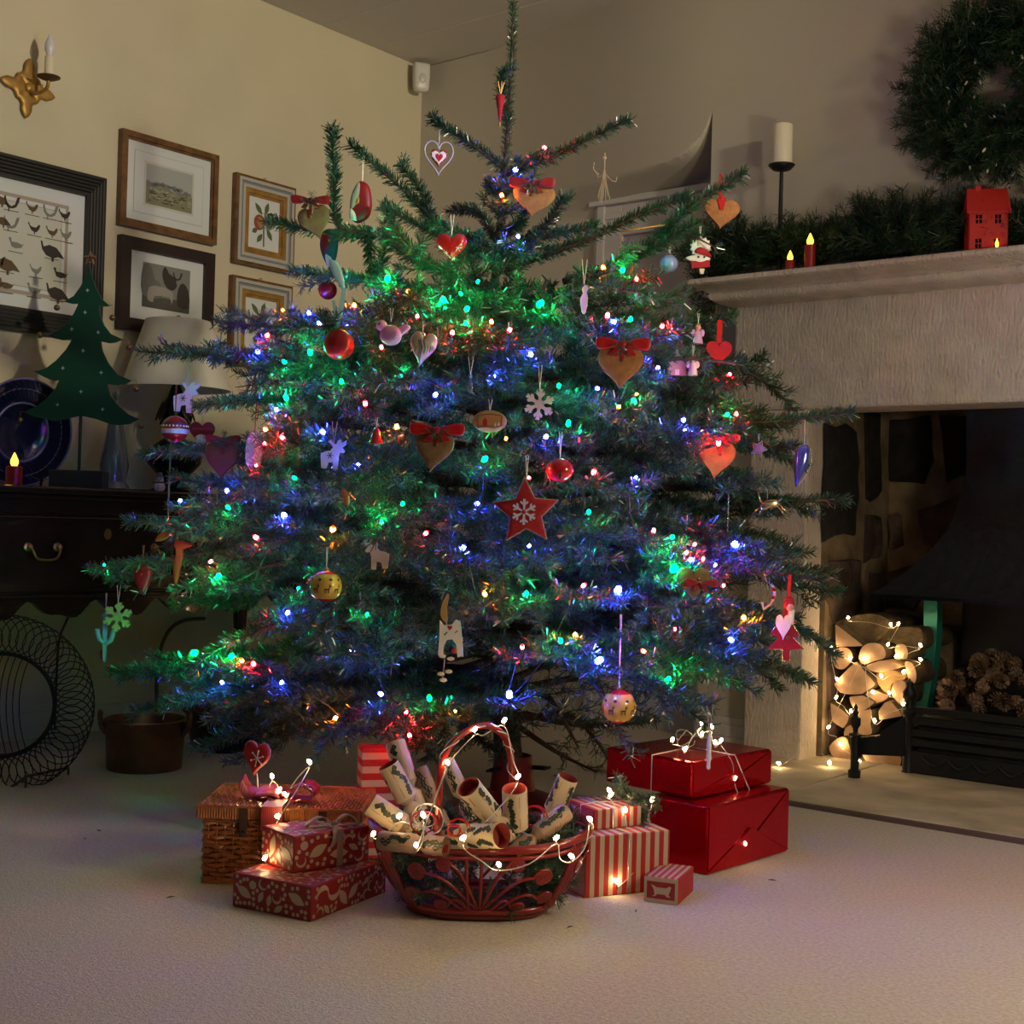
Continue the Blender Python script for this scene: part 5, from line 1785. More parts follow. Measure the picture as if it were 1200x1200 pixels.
def woven(x0, x1, y0, y1, z0, z1, rows, name):
    """sinusoidal weavers round upright stakes"""
    mb = MB()
    per = [(x0, y0), (x1, y0), (x1, y1), (x0, y1)]
    Ls = [math.dist(per[i], per[(i + 1) % 4]) for i in range(4)]
    tot = sum(Ls)
    pitch = .017

    def pt(s, off):
        s %= tot
        for i in range(4):
            if s <= Ls[i]:
                a, b = per[i], per[(i + 1) % 4]
                t = s / Ls[i]
                nx, ny = (b[1] - a[1]) / Ls[i], -(b[0] - a[0]) / Ls[i]
                return a[0] + (b[0] - a[0]) * t + nx * off, a[1] + (b[1] - a[1]) * t + ny * off
            s -= Ls[i]
        return per[0]
    for r in range(rows):
        z = z0 + (z1 - z0) * (r + .5) / rows
        n = int(tot / (pitch / 4))
        pts = []
        for k in range(n):
            s = k * tot / n
            off = .0040 * math.sin(2 * PI * s / (2 * pitch) + PI * r)
            x, y = pt(s, off)
            pts.append((x, y, z + .0012 * math.sin(s * 90 + r)))
        mb.tube(pts, (z1 - z0) / rows * .50, 5, closed=True)
    n = int(tot / pitch)
    for k in range(n):
        x, y = pt((k + .5) * tot / n, 0)
        mb.tube([(x, y, z0), (x, y, z1)], .0022, 5)
    return mb.build(name, M_WICKER, ham, smooth=60, kind='stuff')


woven(0, HW, 0, HD, .006, HH, 13, 'woven_sides')
MB().box((.004, .004, .004), (HW - .004, HD - .004, HH)).build('lining', mat('hamper_inside', (.05, .025, .012), .9), ham)
for z in (.004, HH):
    MB().tube([(0, 0, z), (HW, 0, z), (HW, HD, z), (0, HD, z)], .005, 6, closed=True).build('rim', M_WICKER, ham, smooth=60)
lid = MB()
l0, l1, e0, e1 = -.012, HW + .016, -.012, HD + .010
lz0, lz1 = HH + .008, HH + .030
rods = 46
for r in range(rods):
    x = l0 + (l1 - l0) * (r + .5) / rods
    lid.tube([(x, e0 + (e1 - e0) * k / 10, lz1 + .0012 * math.sin(PI * k + PI * r)) for k in range(11)], .0029, 5)
for r in range(10):
    y = e0 + (e1 - e0) * (r + .5) / 10
    lid.tube([(l0 + (l1 - l0) * k / (rods * 2), y, lz1 + .0042 * math.sin(PI * k / 2 + PI * r)) for k in range(rods * 2 + 1)], .0026, 5)
nn = 62
for k in range(nn):
    x = l0 + (l1 - l0) * (k + .5) / nn
    lid.tube([(x, e0 - .001, lz0), (x, e0 - .001, lz1)], .0028, 5)
    lid.tube([(x, e1 + .001, lz0), (x, e1 + .001, lz1)], .0028, 4)
for k in range(44):
    y = e0 + (e1 - e0) * (k + .5) / 44
    for x in (l0 - .001, l1 + .001):
        lid.tube([(x, y, lz0), (x, y, lz1)], .0028, 4)
lo = lid.build('woven_lid', M_WICKER, ham, smooth=60, kind='stuff')
MB().box((l0, e0, lz0), (l1, e1, lz1 - .002)).build('lid_core', MATS['hamper_inside'], ham)
MB().tube([(l0, e0, lz1), (l1, e0, lz1), (l1, e1, lz1), (l0, e1, lz1)], .0045, 6, closed=True).build('lid_border', M_WICKER, ham, smooth=60)
for x in (.075, .235):
    MB().box((x, -.018, HH - .028), (x + .016, -.0135, HH + .03)).ball((x + .008, -.02, HH - .018), .005, 0, 8, 6).build('leather_strap', mat('dark_leather', (.05, .022, .012), .5), ham, bevel=.001)
MB().tube([(.115 + .03 * math.cos(t), -.012 - .014 * math.sin(t), .062 + .003 * math.sin(4 * t)) for t in [PI * i / 10 for i in range(11)]], .0045, 6).build('rope_handle', M_WICKER, ham, smooth=60)
# bow and band
hb = thing('hamper_bow', 'dark red wired ribbon bow on the wicker hamper lid', 'bow', pose(ROOTM[ham.name] @ Vector((.150, .06, lz1 + .006)), YAW))
M_RIBST = stripe_mat('ribbed_dark_red_ribbon', (.30, .03, .03), (.16, .012, .016), 0, 1 / .0042)
MB().box((-.030, -.062 - .030, .0005), (.012, .10, .003)).box((-.030, -.0905, -.05), (.012, -.088, .0015)).build('ribbon_band', M_RIBST, hb)


def ribbon(path, w, m, parent, name, up_=(0, 1, 0)):
    vs = []
    U = Vector(up_).normalized() * (w / 2)
    P = smooth_path(path, 5)
    for p in P:
        vs += [p - U, p + U]
    o = MB().add(vs, [(2 * i, 2 * i + 1, 2 * i + 3, 2 * i + 2) for i in range(len(P) - 1)]).build(name, m, parent, smooth=179)
    s_ = o.modifiers.new('thick', 'SOLIDIFY'); s_.thickness = .0012
    return o


ribbon([(0, 0, .004), (.02, 0, .026), (.045, 0, .034), (.064, 0, .022), (.060, 0, .006), (.03, 0, .001), (0, 0, .004)], .042, M_DKRED, hb, 'bow_loop', (0.3, 1, .2))
ribbon([(0, 0, .004), (-.03, 0, .018), (-.065, 0, .012), (-.078, 0, .020), (-.088, 0, .040)], .040, M_RIBST, hb, 'ribbon_tail', (.2, 1, .5))
ribbon([(0, 0, .004), (-.02, -.01, .016), (-.05, -.015, .012), (-.06, -.01, .004), (-.03, 0, .001)], .030, M_DKRED, hb, 'bow_loop', (0, 1, .3))
MB().tube([(0, -.022, .004), (.02, -.022, .027), (.045, -.022, .035), (.064, -.022, .023), (.060, -.022, .006), (.03, -.022, .002)], .0012, 5).build('gilt_edge', M_GOLDMETAL, hb, smooth=179)
MB().ball((0, -.005, .008), .010, 0, 10, 8).build('knot', M_DKRED, hb, smooth=179)
ORN['pick'] = (300.5, 889, depth_of(ROOTM[hb.name] @ Vector((-.02, .0, .04))))
o = Orn('pick', 'heart_pick', 'red heart with a white asterisk standing up from the hamper bow', 'heart ornament', turn=-.35)
MB().pillow(heart(34, 38), 7, 0, o.S @ Matrix.Rotation(.12, 4, 'Y'), prof=BISC).build('heart', M_REDFELT, o.root, smooth=60)
o.tube('pale_edge', [(x, z, 0) for x, z in [(p[0] * math.cos(.12) + p[1] * math.sin(.12), -p[0] * math.sin(.12) + p[1] * math.cos(.12)) for p in heart(34.5, 38.5)]], .8, mat('pinkish_edge', (.55, .35, .32), .6), 5, True)
mb = MB()
for k in range(3):
    a = PI * k / 3 + .3
    mb.tube([(3 - 8 * math.cos(a), -4, 1 - 9 * math.sin(a)), (3 + 8 * math.cos(a), -4, 1 + 9 * math.sin(a))], .7, 5, 0, o.S)
    for sg in (-1, 1):
        mb.ball((3 + sg * 8 * math.cos(a), -4, 1 + sg * 9 * math.sin(a)), 1.3, 0, 6, 4, o.S)
mb.build('asterisk', M_WHITEFELT, o.root, smooth=179)
o.tube('stick', [(1, -17), (3, -34)], .9, M_CREAMWOOD)

# ================================================================== RED CANE BASKET
BC = onz(561, 1063, 0)
bk_ = thing('cane_basket', 'red cane basket with scrollwork sides and a hoop handle, full of crackers', 'basket', pose(BC, YAW + .03))


def superel(a, b, n=64, p=3.0):
    out = []
    for i in range(n):
        t = 2 * PI * i / n
        c, s = math.cos(t), math.sin(t)
        out.append((a * abs(c) ** (2 / p) * (1 if c > 0 else -1), b * abs(s) ** (2 / p) * (1 if s > 0 else -1)))
    return out


RIMA, RIMB, BOTA, BOTB = .212, .150, .130, .095


def bpoint(t, v):
    """t angle 0..2pi, v 0 bottom .. 1 rim"""
    c, s = math.cos(t), math.sin(t)
    a = BOTA + (RIMA - BOTA) * math.sin(v * PI / 2) ** .9
    b = BOTB + (RIMB - BOTB) * math.sin(v * PI / 2) ** .9
    p = 2.6
    x = a * abs(c) ** (2 / p) * (1 if c > 0 else -1)
    y = b * abs(s) ** (2 / p) * (1 if s > 0 else -1)
    z = .010 + .136 * v ** 1.1 + .020 * v * c * c
    return Vector((x, y, z))


TT = [2 * PI * i / 72 for i in range(72)]
for dv, r in ((1.0, .0085),):
    MB().tube([bpoint(t, 1.0) for t in TT], .0085, 8, closed=True).build('rim', M_CANE, bk_, smooth=179)
MB().tube([bpoint(t, .90) for t in TT], .005, 6, closed=True).build('rim_band', M_CANE, bk_, smooth=179)
for v, r in ((0.0, .008), (.10, .007)):
    MB().tube([bpoint(t, v) for t in TT], r, 8, closed=True).build('base_ring', M_CANE, bk_, smooth=179)
MB().add([bpoint(t, 0.02) for t in TT], [tuple(range(72))]).build('base_mat', mat('dark_cane_mat', (.05, .006, .005), .6), bk_)
CORN = [-.62, -2.52, .62, 2.52]
for t in CORN:
    for d in (-.07, 0, .07):
        MB().tube([bpoint(t + d, v / 8) for v in range(9)], .0055, 6).build('corner_rib', M_CANE, bk_, smooth=179)
# scrolls
rs = random.Random(4)


def scroll(t0, v0, t1, v1, rad_, sgn):
    """a cane stem that ends in a flat coil"""
    P = []
    for k in range(9):
        u = k / 8
        P.append((t0 + (t1 - t0) * u, v0 + (v1 - v0) * u + .16 * math.sin(PI * u)))
    pts = [bpoint(t, min(v, .97)) for t, v in P]
    e = pts[-1]
    tang = (bpoint(t1 + .02, v1) - bpoint(t1 - .02, v1)).normalized()
    upv = (bpoint(t1, min(v1 + .03, 1)) - bpoint(t1, v1 - .03)).normalized()
    for k in range(1, 44):
        a = k * .50
        rr = rad_ * (1 - k / 47)
        pts.append(e + tang * sgn * (rad_ - rr * math.cos(a)) + upv * (rr * math.sin(a)))
    MB().tube(pts, .0033, 6).build('scroll', M_CANE, bk_, smooth=179)


front = [(-1.57, .12, -1.15, .62, .017, 1), (-1.57, .12, -2.0, .66, .017, -1), (-1.45, .12, -1.0, .30, .015, 1), (-1.7, .12, -2.15, .34, .015, -1),
         (-1.5, .1, -1.30, .18, .013, 1), (-1.64, .1, -1.85, .2, .013, -1), (-1.57, .12, -1.75, .80, .014, -1), (-1.57, .12, -1.4, .82, .014, 1)]
for q in front:
    scroll(*q)
for q in [(.0, .1, -.36, .65, .016, -1), (.0, .1, .36, .65, .016, 1), (.0, .1, -.28, .35, .014, -1), (.0, .1, .28, .34, .014, 1), (.0, .1, -.1, .82, .014, -1)]:
    scroll(*q)
    scroll(q[0] + PI, *q[1:2], q[2] + PI, *q[3:])
for q in front[:4]:
    scroll(q[0] + PI, q[1], q[2] + PI, q[3], q[4], q[5])
for t in (-1.57, -1.57 - .07, 0, PI):
    MB().tube([bpoint(t, v / 8) for v in range(9)], .0035, 5).build('stem', M_CANE, bk_, smooth=179)
# hoop handle, front left to back right
hp = [bpoint(-2.02, .95)]
Lw = local(bk_, at(514, 960, 2.500)); Aw = local(bk_, at(567, 850, 2.580)); Rw = local(bk_, at(601, 925, 2.660))
Lw2 = local(bk_, at(517, 900, 2.510)); Rw2 = local(bk_, at(598, 885, 2.650)); L3 = local(bk_, at(534, 866, 2.540)); R3 = local(bk_, at(590, 862, 2.620))
hpath = smooth_path([local(bk_, at(512, 985, 2.500)), Lw, Lw2, L3, Aw, R3, Rw2, Rw, bpoint(1.35, .95)], 6)
MB().tube(hpath, .0068, 8).build('handle', M_CANE, bk_, smooth=179)
# greenery lining inside the basket
lin = []
for k in range(230):
    t = rs.uniform(0, 2 * PI)
    v = rs.uniform(.03, .92) if k > 60 else rs.uniform(.5, .98)
    p = bpoint(t, v) * 1.0
    p.x *= .88; p.y *= .86
    q = p + Vector((rs.uniform(-.05, .05), rs.uniform(-.05, .05), rs.uniform(-.01, .05)))
    q.x = max(-.18, min(.18, q.x)); q.y = max(-.12, min(.12, q.y)); q.z = max(.02, min(.185, q.z))
    lin.append([ROOTM[bk_.name] @ p, ROOTM[bk_.name] @ q])
gr = thing('basket_greenery', 'cut fir greenery packed inside the red cane basket', 'greenery', ROOTM[bk_.name])
V, n = needle_arrays(lin, 1500, (.014, .022), .002, .2, False)
quads_object('needles', V, n, M_NEEDLE, gr)
mb = MB()
for q in lin:
    mb.tube([local(gr, p) for p in q], .0016, 4)
mb.build('twigs', M_BARK, gr, kind='stuff')


# ================================================================== CRACKERS
def cracker(A, B, r, label, red=False, kind=0):
    """A: visible open end (px,py,d), B: other end"""
    a, b = at(*A), at(*B)
    ax = (a - b)
    Ln = max(ax.length, .10)
    q = ax.normalized().to_track_quat('Z', 'Y').to_matrix().to_4x4()
    root = thing('cracker', label, 'cracker', Matrix.Translation(a) @ q, 'crackers in the red basket')
    tl = min(Ln * .72, .085)
    prof = [(r * .95, 0), (r, -.003), (r, -tl), (r * .45, -tl - .012), (r, -tl - .024), (r, -tl - .024 - min(Ln, .04))]
    n = 22
    vs = []
    mb = MB().lathe(prof, n, 0, cap=False)
    # rolled lip and the red inside
    mb.build('tube', M_CREAMCARD if not red else mat('dark_cracker_card', (.30, .20, .14), .5), root, smooth=40)
    MB().lathe([(r * .95, 0), (r * .90, -.002), (r * .88, -.022), (1e-5, -.022)], n, 0, cap=False).build('red_lining', mat('lining_red', (.30, .035, .03), .7), root, smooth=40)
    rr = random.Random(sum(map(ord, label)))
    mb = MB()

    def patch(out, mi):
        P = []
        for t, z in out:
            P.append(((r * 1.012) * math.cos(t), (r * 1.012) * math.sin(t), z))
        mb.add(P, [tuple(range(len(P)))], mi)
    for band in (0, 1):
        z0 = -.006 if band == 0 else -tl - .028
        zz = tl - .012 if band == 0 else min(Ln, .04) - .008
        for k in range(6):
            t0 = 2 * PI * k / 6
            if k % 2 and kind == 0:
                for j in range(3):
                    patch([(t0, z0 - zz * j / 3), (t0 + .95, z0 - zz * j / 3), (t0 + .95, z0 - zz * (j + 1) / 3), (t0, z0 - zz * (j + 1) / 3)], 1 if (j + k) % 2 else 2)
            else:
                for j in range(3):
                    tc, zc = t0 + rr.uniform(.2, .6), z0 - zz * (j + rr.uniform(.3, .7)) / 3
                    w = .0100 / r
                    for b_ in range(3):      # a sprig: three lobed leaves
                        u_, v_ = rr.uniform(-.5, .5) * w, (b_ - 1) * .0062
                        patch([(tc + u_ + w * .62 * (1 if i % 2 == 0 else .78) * math.cos(i * PI / 4), zc + v_ + .0062 * (1 if i % 2 == 0 else .78) * math.sin(i * PI / 4)) for i in range(8)], 0)
    mb.build('holly_print', [M_HOLLY, M_CRKRED, M_CREAMCARD], root, kind='stuff')
    return root


cracker((463, 870, 2.730), (484, 935, 2.690), .021, 'cracker at the back left of the basket, tallest of the crackers there')
cracker((455, 896, 2.630), (484, 950, 2.640), .021, 'open cracker leaning left, just in front of the tallest one')
cracker((434, 942, 2.580), (470, 966, 2.580), .022, 'cracker lying low against the left end of the basket rim')
cracker((492, 900, 2.710), (510, 945, 2.690), .016, 'dark red and white cracker behind the left side of the handle', True)
cracker((523, 892, 2.730), (546, 940, 2.690), .017, 'cracker standing behind the handle with a light on its edge')
cracker((549, 922, 2.490), (588, 972, 2.555), .0232, 'cracker with a wide open end facing the room, in the middle of the basket')
cracker((603, 924, 2.545), (605, 985, 2.580), .0240, 'upright cracker in the centre right of the basket, under the handle foot')
cracker((666, 911, 2.640), (643, 962, 2.660), .0205, 'cracker leaning right at the back of the basket near the striped gifts')
cracker((664, 950, 2.590), (622, 985, 2.550), .0185, 'greenish cracker lying below the one that leans right', True)
cracker((588, 979, 2.430), (548, 980, 2.490), .0235, 'cracker lying on its side at the front, brown end towards the right', kind=1)
cracker((446, 985, 2.510), (500, 990, 2.470), .018, 'short cracker lying along the front left of the basket rim', True)

# ribbon curls among the crackers
rc = thing('ribbon_curls', 'curled red and silver ribbon among the crackers at the front left', 'ribbon', pose(at(520, 965, 2.490)))
for j, (x, y, d, rr_, m) in enumerate(((537, 972, 2.450, .022, M_REDSAT), (532, 976, 2.445, .014, M_REDSAT), (500, 958, 2.490, .030, M_SILVERWIRE), (496, 966, 2.490, .028, M_DKRED), (626, 958, 2.550, .026, M_REDSAT))):
    c = at(x, y, d)
    MB().tube([local(rc, c + r0 * rr_ * math.cos(t * .6) * (1 - t / 40) + UPV * rr_ * .9 * math.sin(t * .6) * (1 - t / 40) + Vector(fw) * .002 * t) for t in range(16)], .0016, 5).build('curl', m, rc, smooth=179)

# ================================================================== WARM STRING LIGHTS
def warm_string(name, label, bulbs, extra_pts=None, sag=.012, loops=None, r=.0012):
    pts = [at(x, y, d) for x, y, d in bulbs]
    root = thing(name, label, 'string lights', pose(pts[0] - UPV * .01))
    cp = []
    for i, p in enumerate(pts):
        cp.append(p - UPV * .012 + Vector(fw) * .004)
        if i + 1 < len(pts):
            m_ = (p + pts[i + 1]) / 2
            cp.append(m_ + Vector((random.uniform(-1, 1), random.uniform(-1, 1), 0)) * .012 - UPV * sag)
    mb = MB().tube([local(root, p) for p in smooth_path(cp, 5)], r, 5)
    for p in pts:
        mb.tube([local(root, p - UPV * .012 + Vector(fw) * .004), local(root, p - UPV * .003)], .0016, 5)
    for lp in (loops or []):
        mb.tube([local(root, at(*q)) for q in lp], r, 5)
    mb.build('cable', M_SILVERWIRE, root, smooth=179)
    return root, pts


def onbox(px, py, g, off=.006):
    """distance at which the pixel ray meets a gift's box, minus a little"""
    M = ROOTM[g.name].inverted()
    o, d = M @ CAM, (M.to_3x3() @ ray(px, py))
    w = [c for c in g.children if c.name.startswith('wrapping')][0]
    bb = [Vector(v) for v in w.bound_box]
    lo, hi = Vector(map(min, zip(*bb))), Vector(map(max, zip(*bb)))
    t0, t1 = -1e9, 1e9
    for k in range(3):
        if abs(d[k]) < 1e-9:
            continue
        a, b = (lo[k] - o[k]) / d[k], (hi[k] - o[k]) / d[k]
        t0, t1 = max(t0, min(a, b)), min(t1, max(a, b))
    return (t0 - off) if t0 < t1 else None


spiral = []
for k in range(40):
    i = int(k / 39 * (len(hpath) - 1))
    p = ROOTM[bk_.name] @ hpath[i]
    a = k * 1.3
    spiral.append(p + (r0 * math.cos(a) + Vector(fw) * math.sin(a)) * .009)
R1, pts = warm_string('warm_lights', 'warm white string lights wound over the rim and handle of the red basket', [
    (437.5, 977, 2.515), (468, 956, 2.515), (496, 955, 2.475), (487.6, 990, 2.425), (524, 893, 2.495), (556.5, 854.5, 2.555), (591, 844, 2.605), (607, 910, 2.555),
    (542.5, 981.6, 2.395), (584.5, 1013, 2.385), (652, 981.6, 2.445), (669.6, 1003, 2.455), (691, 959.5, 2.535)], sag=.02)
for p in pts:
    put_bulb(R1, 'warm', p, 1.05)
MB().tube([local(R1, p) for p in smooth_path(spiral, 3)], .0012, 5).build('cable', M_SILVERWIRE, R1, smooth=179)
bl = [(714, 926, 2.86), (716, 931, 2.84), (733, 949, None, g4), (723, 1033, None, g3), (770, 978.5, 2.86), (764, 937, 2.92)]
bl = [(q[0], q[1], q[2] if q[2] else (onbox(q[0], q[1], q[3]) or 2.8)) for q in bl]
R2, pts = warm_string('warm_lights', 'warm white string lights draped over the two stacked striped gifts', bl)
for p in pts:
    put_bulb(R2, 'warm', p, 1.05)
bl = [(788, 866.7), (803, 877), (821.5, 848), (822.7, 859.7), (834, 851.5), (838.5, 869.7), (845, 867.4), (861, 912), (873, 988.5)]
dd = [3.1, 3.06, 3.1, 3.1, 3.1, 3.1, 3.1, onbox(861, 912, g8) or 3.0, onbox(873, 988.5, g7) or 3.0]
R3, pts = warm_string('warm_lights', 'warm white string lights looped on top of the red foil gifts', [(x, y, d) for (x, y), d in zip(bl, dd)], sag=.006)
for p in pts:
    put_bulb(R3, 'warm', p, 1.05)
bl = [(309.4, 928, 2.86), (318.7, 909.4, 2.84), (327, 925, 2.84), (334.4, 931, 2.82), (362.5, 892.7, 2.84), (325, 956, 2.715), (310.4, 1005, 2.66)]
R4, pts = warm_string('warm_lights', 'warm white string lights tucked into the bow on the wicker hamper', bl, sag=.006)
for p in pts:
    put_bulb(R4, 'warm', p, 1.05)

# ================================================================== SIDEBOARD WALL (left)
RZL = PI / 2          # local X -> +y, local -Y -> +x (into the room)
SBX, SBZ = 0.44, 0.822
sb = thing('sideboard', 'long dark mahogany sideboard with brass handles and a scalloped apron', 'sideboard', pose((0.03, -3.0, 0), RZL))
SL = 2.05
MB().box((-.02, -SBX - .02, SBZ - .022), (SL + .02, 0, SBZ)).build('top', M_MAHOG, sb, bevel=.006)
MB().box((-.008, -SBX - .008, SBZ - .036), (SL + .008, 0, SBZ - .022)).build('top_moulding', M_MAHOG, sb, bevel=.004)
MB().box((0, -SBX + .004, .745), (SL, 0, SBZ - .036)).build('frieze', M_MAHOG, sb)
MB().box((0, -SBX + .012, .50), (SL, 0, .742)).build('carcass', M_MAHOG, sb)
for k, (a, b) in enumerate(((.02, .68), (.70, 1.60), (1.62, 2.03))):
    d = MB().box((a, -SBX, .512), (b, -SBX + .02, .735)).build('drawer', M_MAHOG, sb, bevel=.004)
    mb = MB()
    for zz in (.522, .725):
        mb.box((a + .01, -SBX - .004, zz - .002), (b - .01, -SBX, zz + .002))
    mb.build('cock_bead', M_MAHOG, d)
    ctr = (a + b) / 2
    for hx in ((ctr - .22, ctr + .22) if b - a > .5 else (ctr,)):
        mb = MB()
        for s_ in (-1, 1):
            M = Matrix.Translation((hx + s_ * .048, -SBX, .645)) @ Matrix.Rotation(PI / 2, 4, 'X')
            mb.lathe([(.013, 0), (.013, .003), (.006, .005), (.005, .012), (.008, .016), (.004, .02)], 12, 0, M)
        mb.tube(smooth_path([(hx - .048, -SBX - .018, .645), (hx - .042, -SBX - .024, .628), (hx - .03, -SBX - .024, .612), (hx, -SBX - .024, .608), (hx + .03, -SBX - .024, .612), (hx + .042, -SBX - .024, .628), (hx + .048, -SBX - .018, .645)], 4), .0036, 6)
        mb.build('bail_handle', M_BRASS, d, smooth=60)
    MB().lathe([(.012, 0), (.012, .003), (.008, .004)], 14, 0, Matrix.Translation((ctr, -SBX, .685)) @ Matrix.Rotation(PI / 2, 4, 'X'), sy=1.4).build('escutcheon', M_BRASS, d, smooth=60)
MB().box((0, -SBX - .006, .493), (SL, -SBX + .02, .506)).build('waist_moulding', M_MAHOG, sb, bevel=.004)
ap = [(0, .495)]
n = 123
for i in range(n + 1):
    x = SL * i / n
    ph = x / .225 * 2 * PI
    ap.append((x, .455 + .022 * math.cos(ph) + .010 * math.cos(2 * ph + .6)))
ap.append((SL, .495))
mb = MB()
top = [(x, .495) for x, z in ap[1:-1]]
vs = []
for (x, z) in ap[1:-1]:
    vs += [(x, -SBX + .002, .495), (x, -SBX + .002, z), (x, -SBX + .022, .495), (x, -SBX + .022, z)]
fs = []
for i in range(n):
    a = 4 * i
    fs += [(a, a + 1, a + 5, a + 4), (a + 2, a + 6, a + 7, a + 3), (a + 1, a + 3, a + 7, a + 5)]
mb.add(vs, fs).build('scalloped_apron', M_MAHOG, sb)
for x in (.03, SL - .03):
    for y in (-SBX + .035, -.035):
        MB().lathe([(.018, 0), (.02, .03), (.014, .06), (.022, .3), (.03, .44), (.032, .5)], 12, 0, Matrix.Translation((x, y, 0))).build('leg', M_MAHOG, sb, smooth=60)


def wallp(px, py, x=0.0):
    return onx(px, py, x)


# ---- framed pictures
def frame(name, label, y0, y1, z0, z1, bars, mount_m, depth=.022, cat='picture'):
    """bars: list of (width, material, proud) from the outside in"""
    root = thing(name, label, cat, pose((0, (y0 + y1) / 2, (z0 + z1) / 2), RZL))
    w, h = (y1 - y0) / 2, (z1 - z0) / 2
    a = 0
    for bwid, m, pr in bars:
        o, i = a, a + bwid
        d0 = -depth - pr
        O = [(-w + o, -h + o), (w - o, -h + o), (w - o, h - o), (-w + o, h - o)]
        I = [(-w + i, -h + i), (w - i, -h + i), (w - i, h - i), (-w + i, h - i)]
        for k in range(4):
            k2 = (k + 1) % 4
            q = [O[k], O[k2], I[k2], I[k]]
            MB().prism(q, d0, -.002).build('frame_bar', m, root)
        a += bwid
    MB().box((-w + a - .002, -depth + .008, -h + a - .002), (w - a + .002, -depth + .012, h - a + .002)).build('mount', mount_m, root)
    return root, w - a, h - a, -depth + .0075


def decal(root, outs, m, y, name='print_mark', t=.0004):
    mb = MB()
    for o in outs:
        mb.prism(o, y - t, y)
    return mb.build(name, m, root)


def rect(x0, z0, x1, z1):
    return [(x0, z0), (x1, z0), (x1, z1), (x0, z1)]


# large bird chart
fr, w, h, yy = frame('framed_bird_chart', 'large black framed chart of farmyard birds at the far left', -2.24, -1.588, 1.330, 1.889, [(.075, M_BLACKFRAME, .006), ], M_PAPER)
for k in range(4):
    mb = MB()
    for s_ in (.012, .024, .036, .048, .060):
        O = w + .075 - s_
        OH = h + .075 - s_
        seg = [((-O, OH), (O, OH)), ((O, OH), (O, -OH)), ((O, -OH), (-O, -OH)), ((-O, -OH), (-O, OH))][k]
        mb.tube([(seg[0][0], -.0285, seg[0][1]), (seg[1][0], -.0285, seg[1][1])], .0035, 5)
    mb.build('frame_reeding', M_BLACKFRAME, fr)
pw, ph = w - .060, h - .045
decal(fr, [rect(-pw, -ph, pw, ph)], mat('print_border_tan', (.42, .36, .30), .9), yy - .0002, 'print_border')
decal(fr, [rect(-pw + .012, -ph + .012, pw - .012, ph - .012)], M_PAPER, yy - .0008, 'print_margin')
decal(fr, [rect(-pw + .024, -ph + .024, pw - .024, ph - .024)], mat('print_border_line', (.45, .43, .38), .9), yy - .0014, 'print_line')
decal(fr, [rect(-pw + .027, -ph + .027, pw - .027, ph - .027)], M_PAPER2, yy - .002, 'print_sheet')


def bird(cx, cz, s, kind):
    if kind == 0:     # cock
        P = [(-10, 9), (-8, 2), (-6, -3), (0, -6), (6, -2), (9, 8), (14, 10), (12, 2), (8, -6), (2, -9), (-3, -9), (-3, -14), (-5, -14), (-5, -9), (-10, -4), (-12, 6)]
    elif kind == 1:   # hen
        P = [(-11, 8), (-9, 2), (-4, 0), (3, 0), (8, 6), (11, 5), (9, -2), (4, -8), (1, -8), (1, -12), (-1, -12), (-1, -8), (-6, -6), (-10, 0), (-13, 6)]
    elif kind == 2:   # turkey / goose
        P = [(-14, 9), (-12, 9), (-10, 3), (-3, 6), (6, 4), (13, -3), (16, -7), (8, -6), (3, -8), (3, -12), (0, -12), (0, -8), (-7, -6), (-12, 0)]
    else:             # duck
        P = [(-12, 7), (-8, 8), (-7, 2), (2, 2), (10, 0), (13, 2), (9, -5), (0, -7), (-7, -5), (-9, 1)]
    return [(cx + x * s, cz + z * s) for x, z in P]


S_ = .0022
rows_ = [(.150, [(-.02, 0), (.055, 1), (.120, 0), (.175, 1)]), (.085, [(-.02, 0), (.065, 1), (.130, 1), (.182, 1)]), (.020, [(0.0, 3), (.130, 2)]), (-.050, [(-.03, 2), (.075, 1), (.165, 3)]), (-.115, [(-.03, 3), (.07, 3), (.155, 2)])]
for zz, L_ in rows_:
    for j, (xx, kd) in enumerate(L_):
        sc = S_ * (1.35 if kd in (2,) else 1.0 if kd != 1 else .85)
        decal(fr, [bird(xx, zz - .02, sc, kd)], (M_INK, M_INK2, M_INKG)[(j + int(zz * 100)) % 3], yy - .0026, 'printed_bird')
        decal(fr, [rect(xx - .026, zz - .049, xx + .026, zz - .0465)], M_INKGR, yy - .0026, 'printed_ground')
        for xo in (-.13,):
            decal(fr, [bird(xx - .23, zz - .02, sc, (kd + 1) % 4)], M_INK2, yy - .0026, 'printed_bird')

# landscape print
fr, w, h, yy = frame('framed_landscape', 'walnut framed landscape print in a wide white mount, upper of the pair', -1.530, -1.111, 1.746, 2.077, [(.020, M_WOODFRAME, .006), (.008, M_WOODFRAME, .0)], M_PAPER)
decal(fr, [rect(-.150, -.108, .150, .108)], mat('mount_line_green', (.40, .43, .38), .9), yy - .0002, 'mount_line')
decal(fr, [rect(-.1485, -.1065, .1485, .1065)], M_PAPER, yy - .0006, 'mount_inner')
decal(fr, [rect(-.108, -.078, .108, .078)], M_PAPER2, yy - .001, 'print_margin')
M_SKY = mat('print_sky', (.40, .43, .42), .9)
decal(fr, [rect(-.100, -.070, .100, .070)], M_SKY, yy - .0014, 'printed_sky')
hl = [(-.100, -.070), (.100, -.070), (.100, -.012), (.06, -.004), (.03, -.010), (-.02, 0), (-.06, -.006), (-.100, .002)]
decal(fr, [hl], mat('print_field', (.24, .24, .15), .9), yy - .0018, 'printed_field')
rr = random.Random(3)
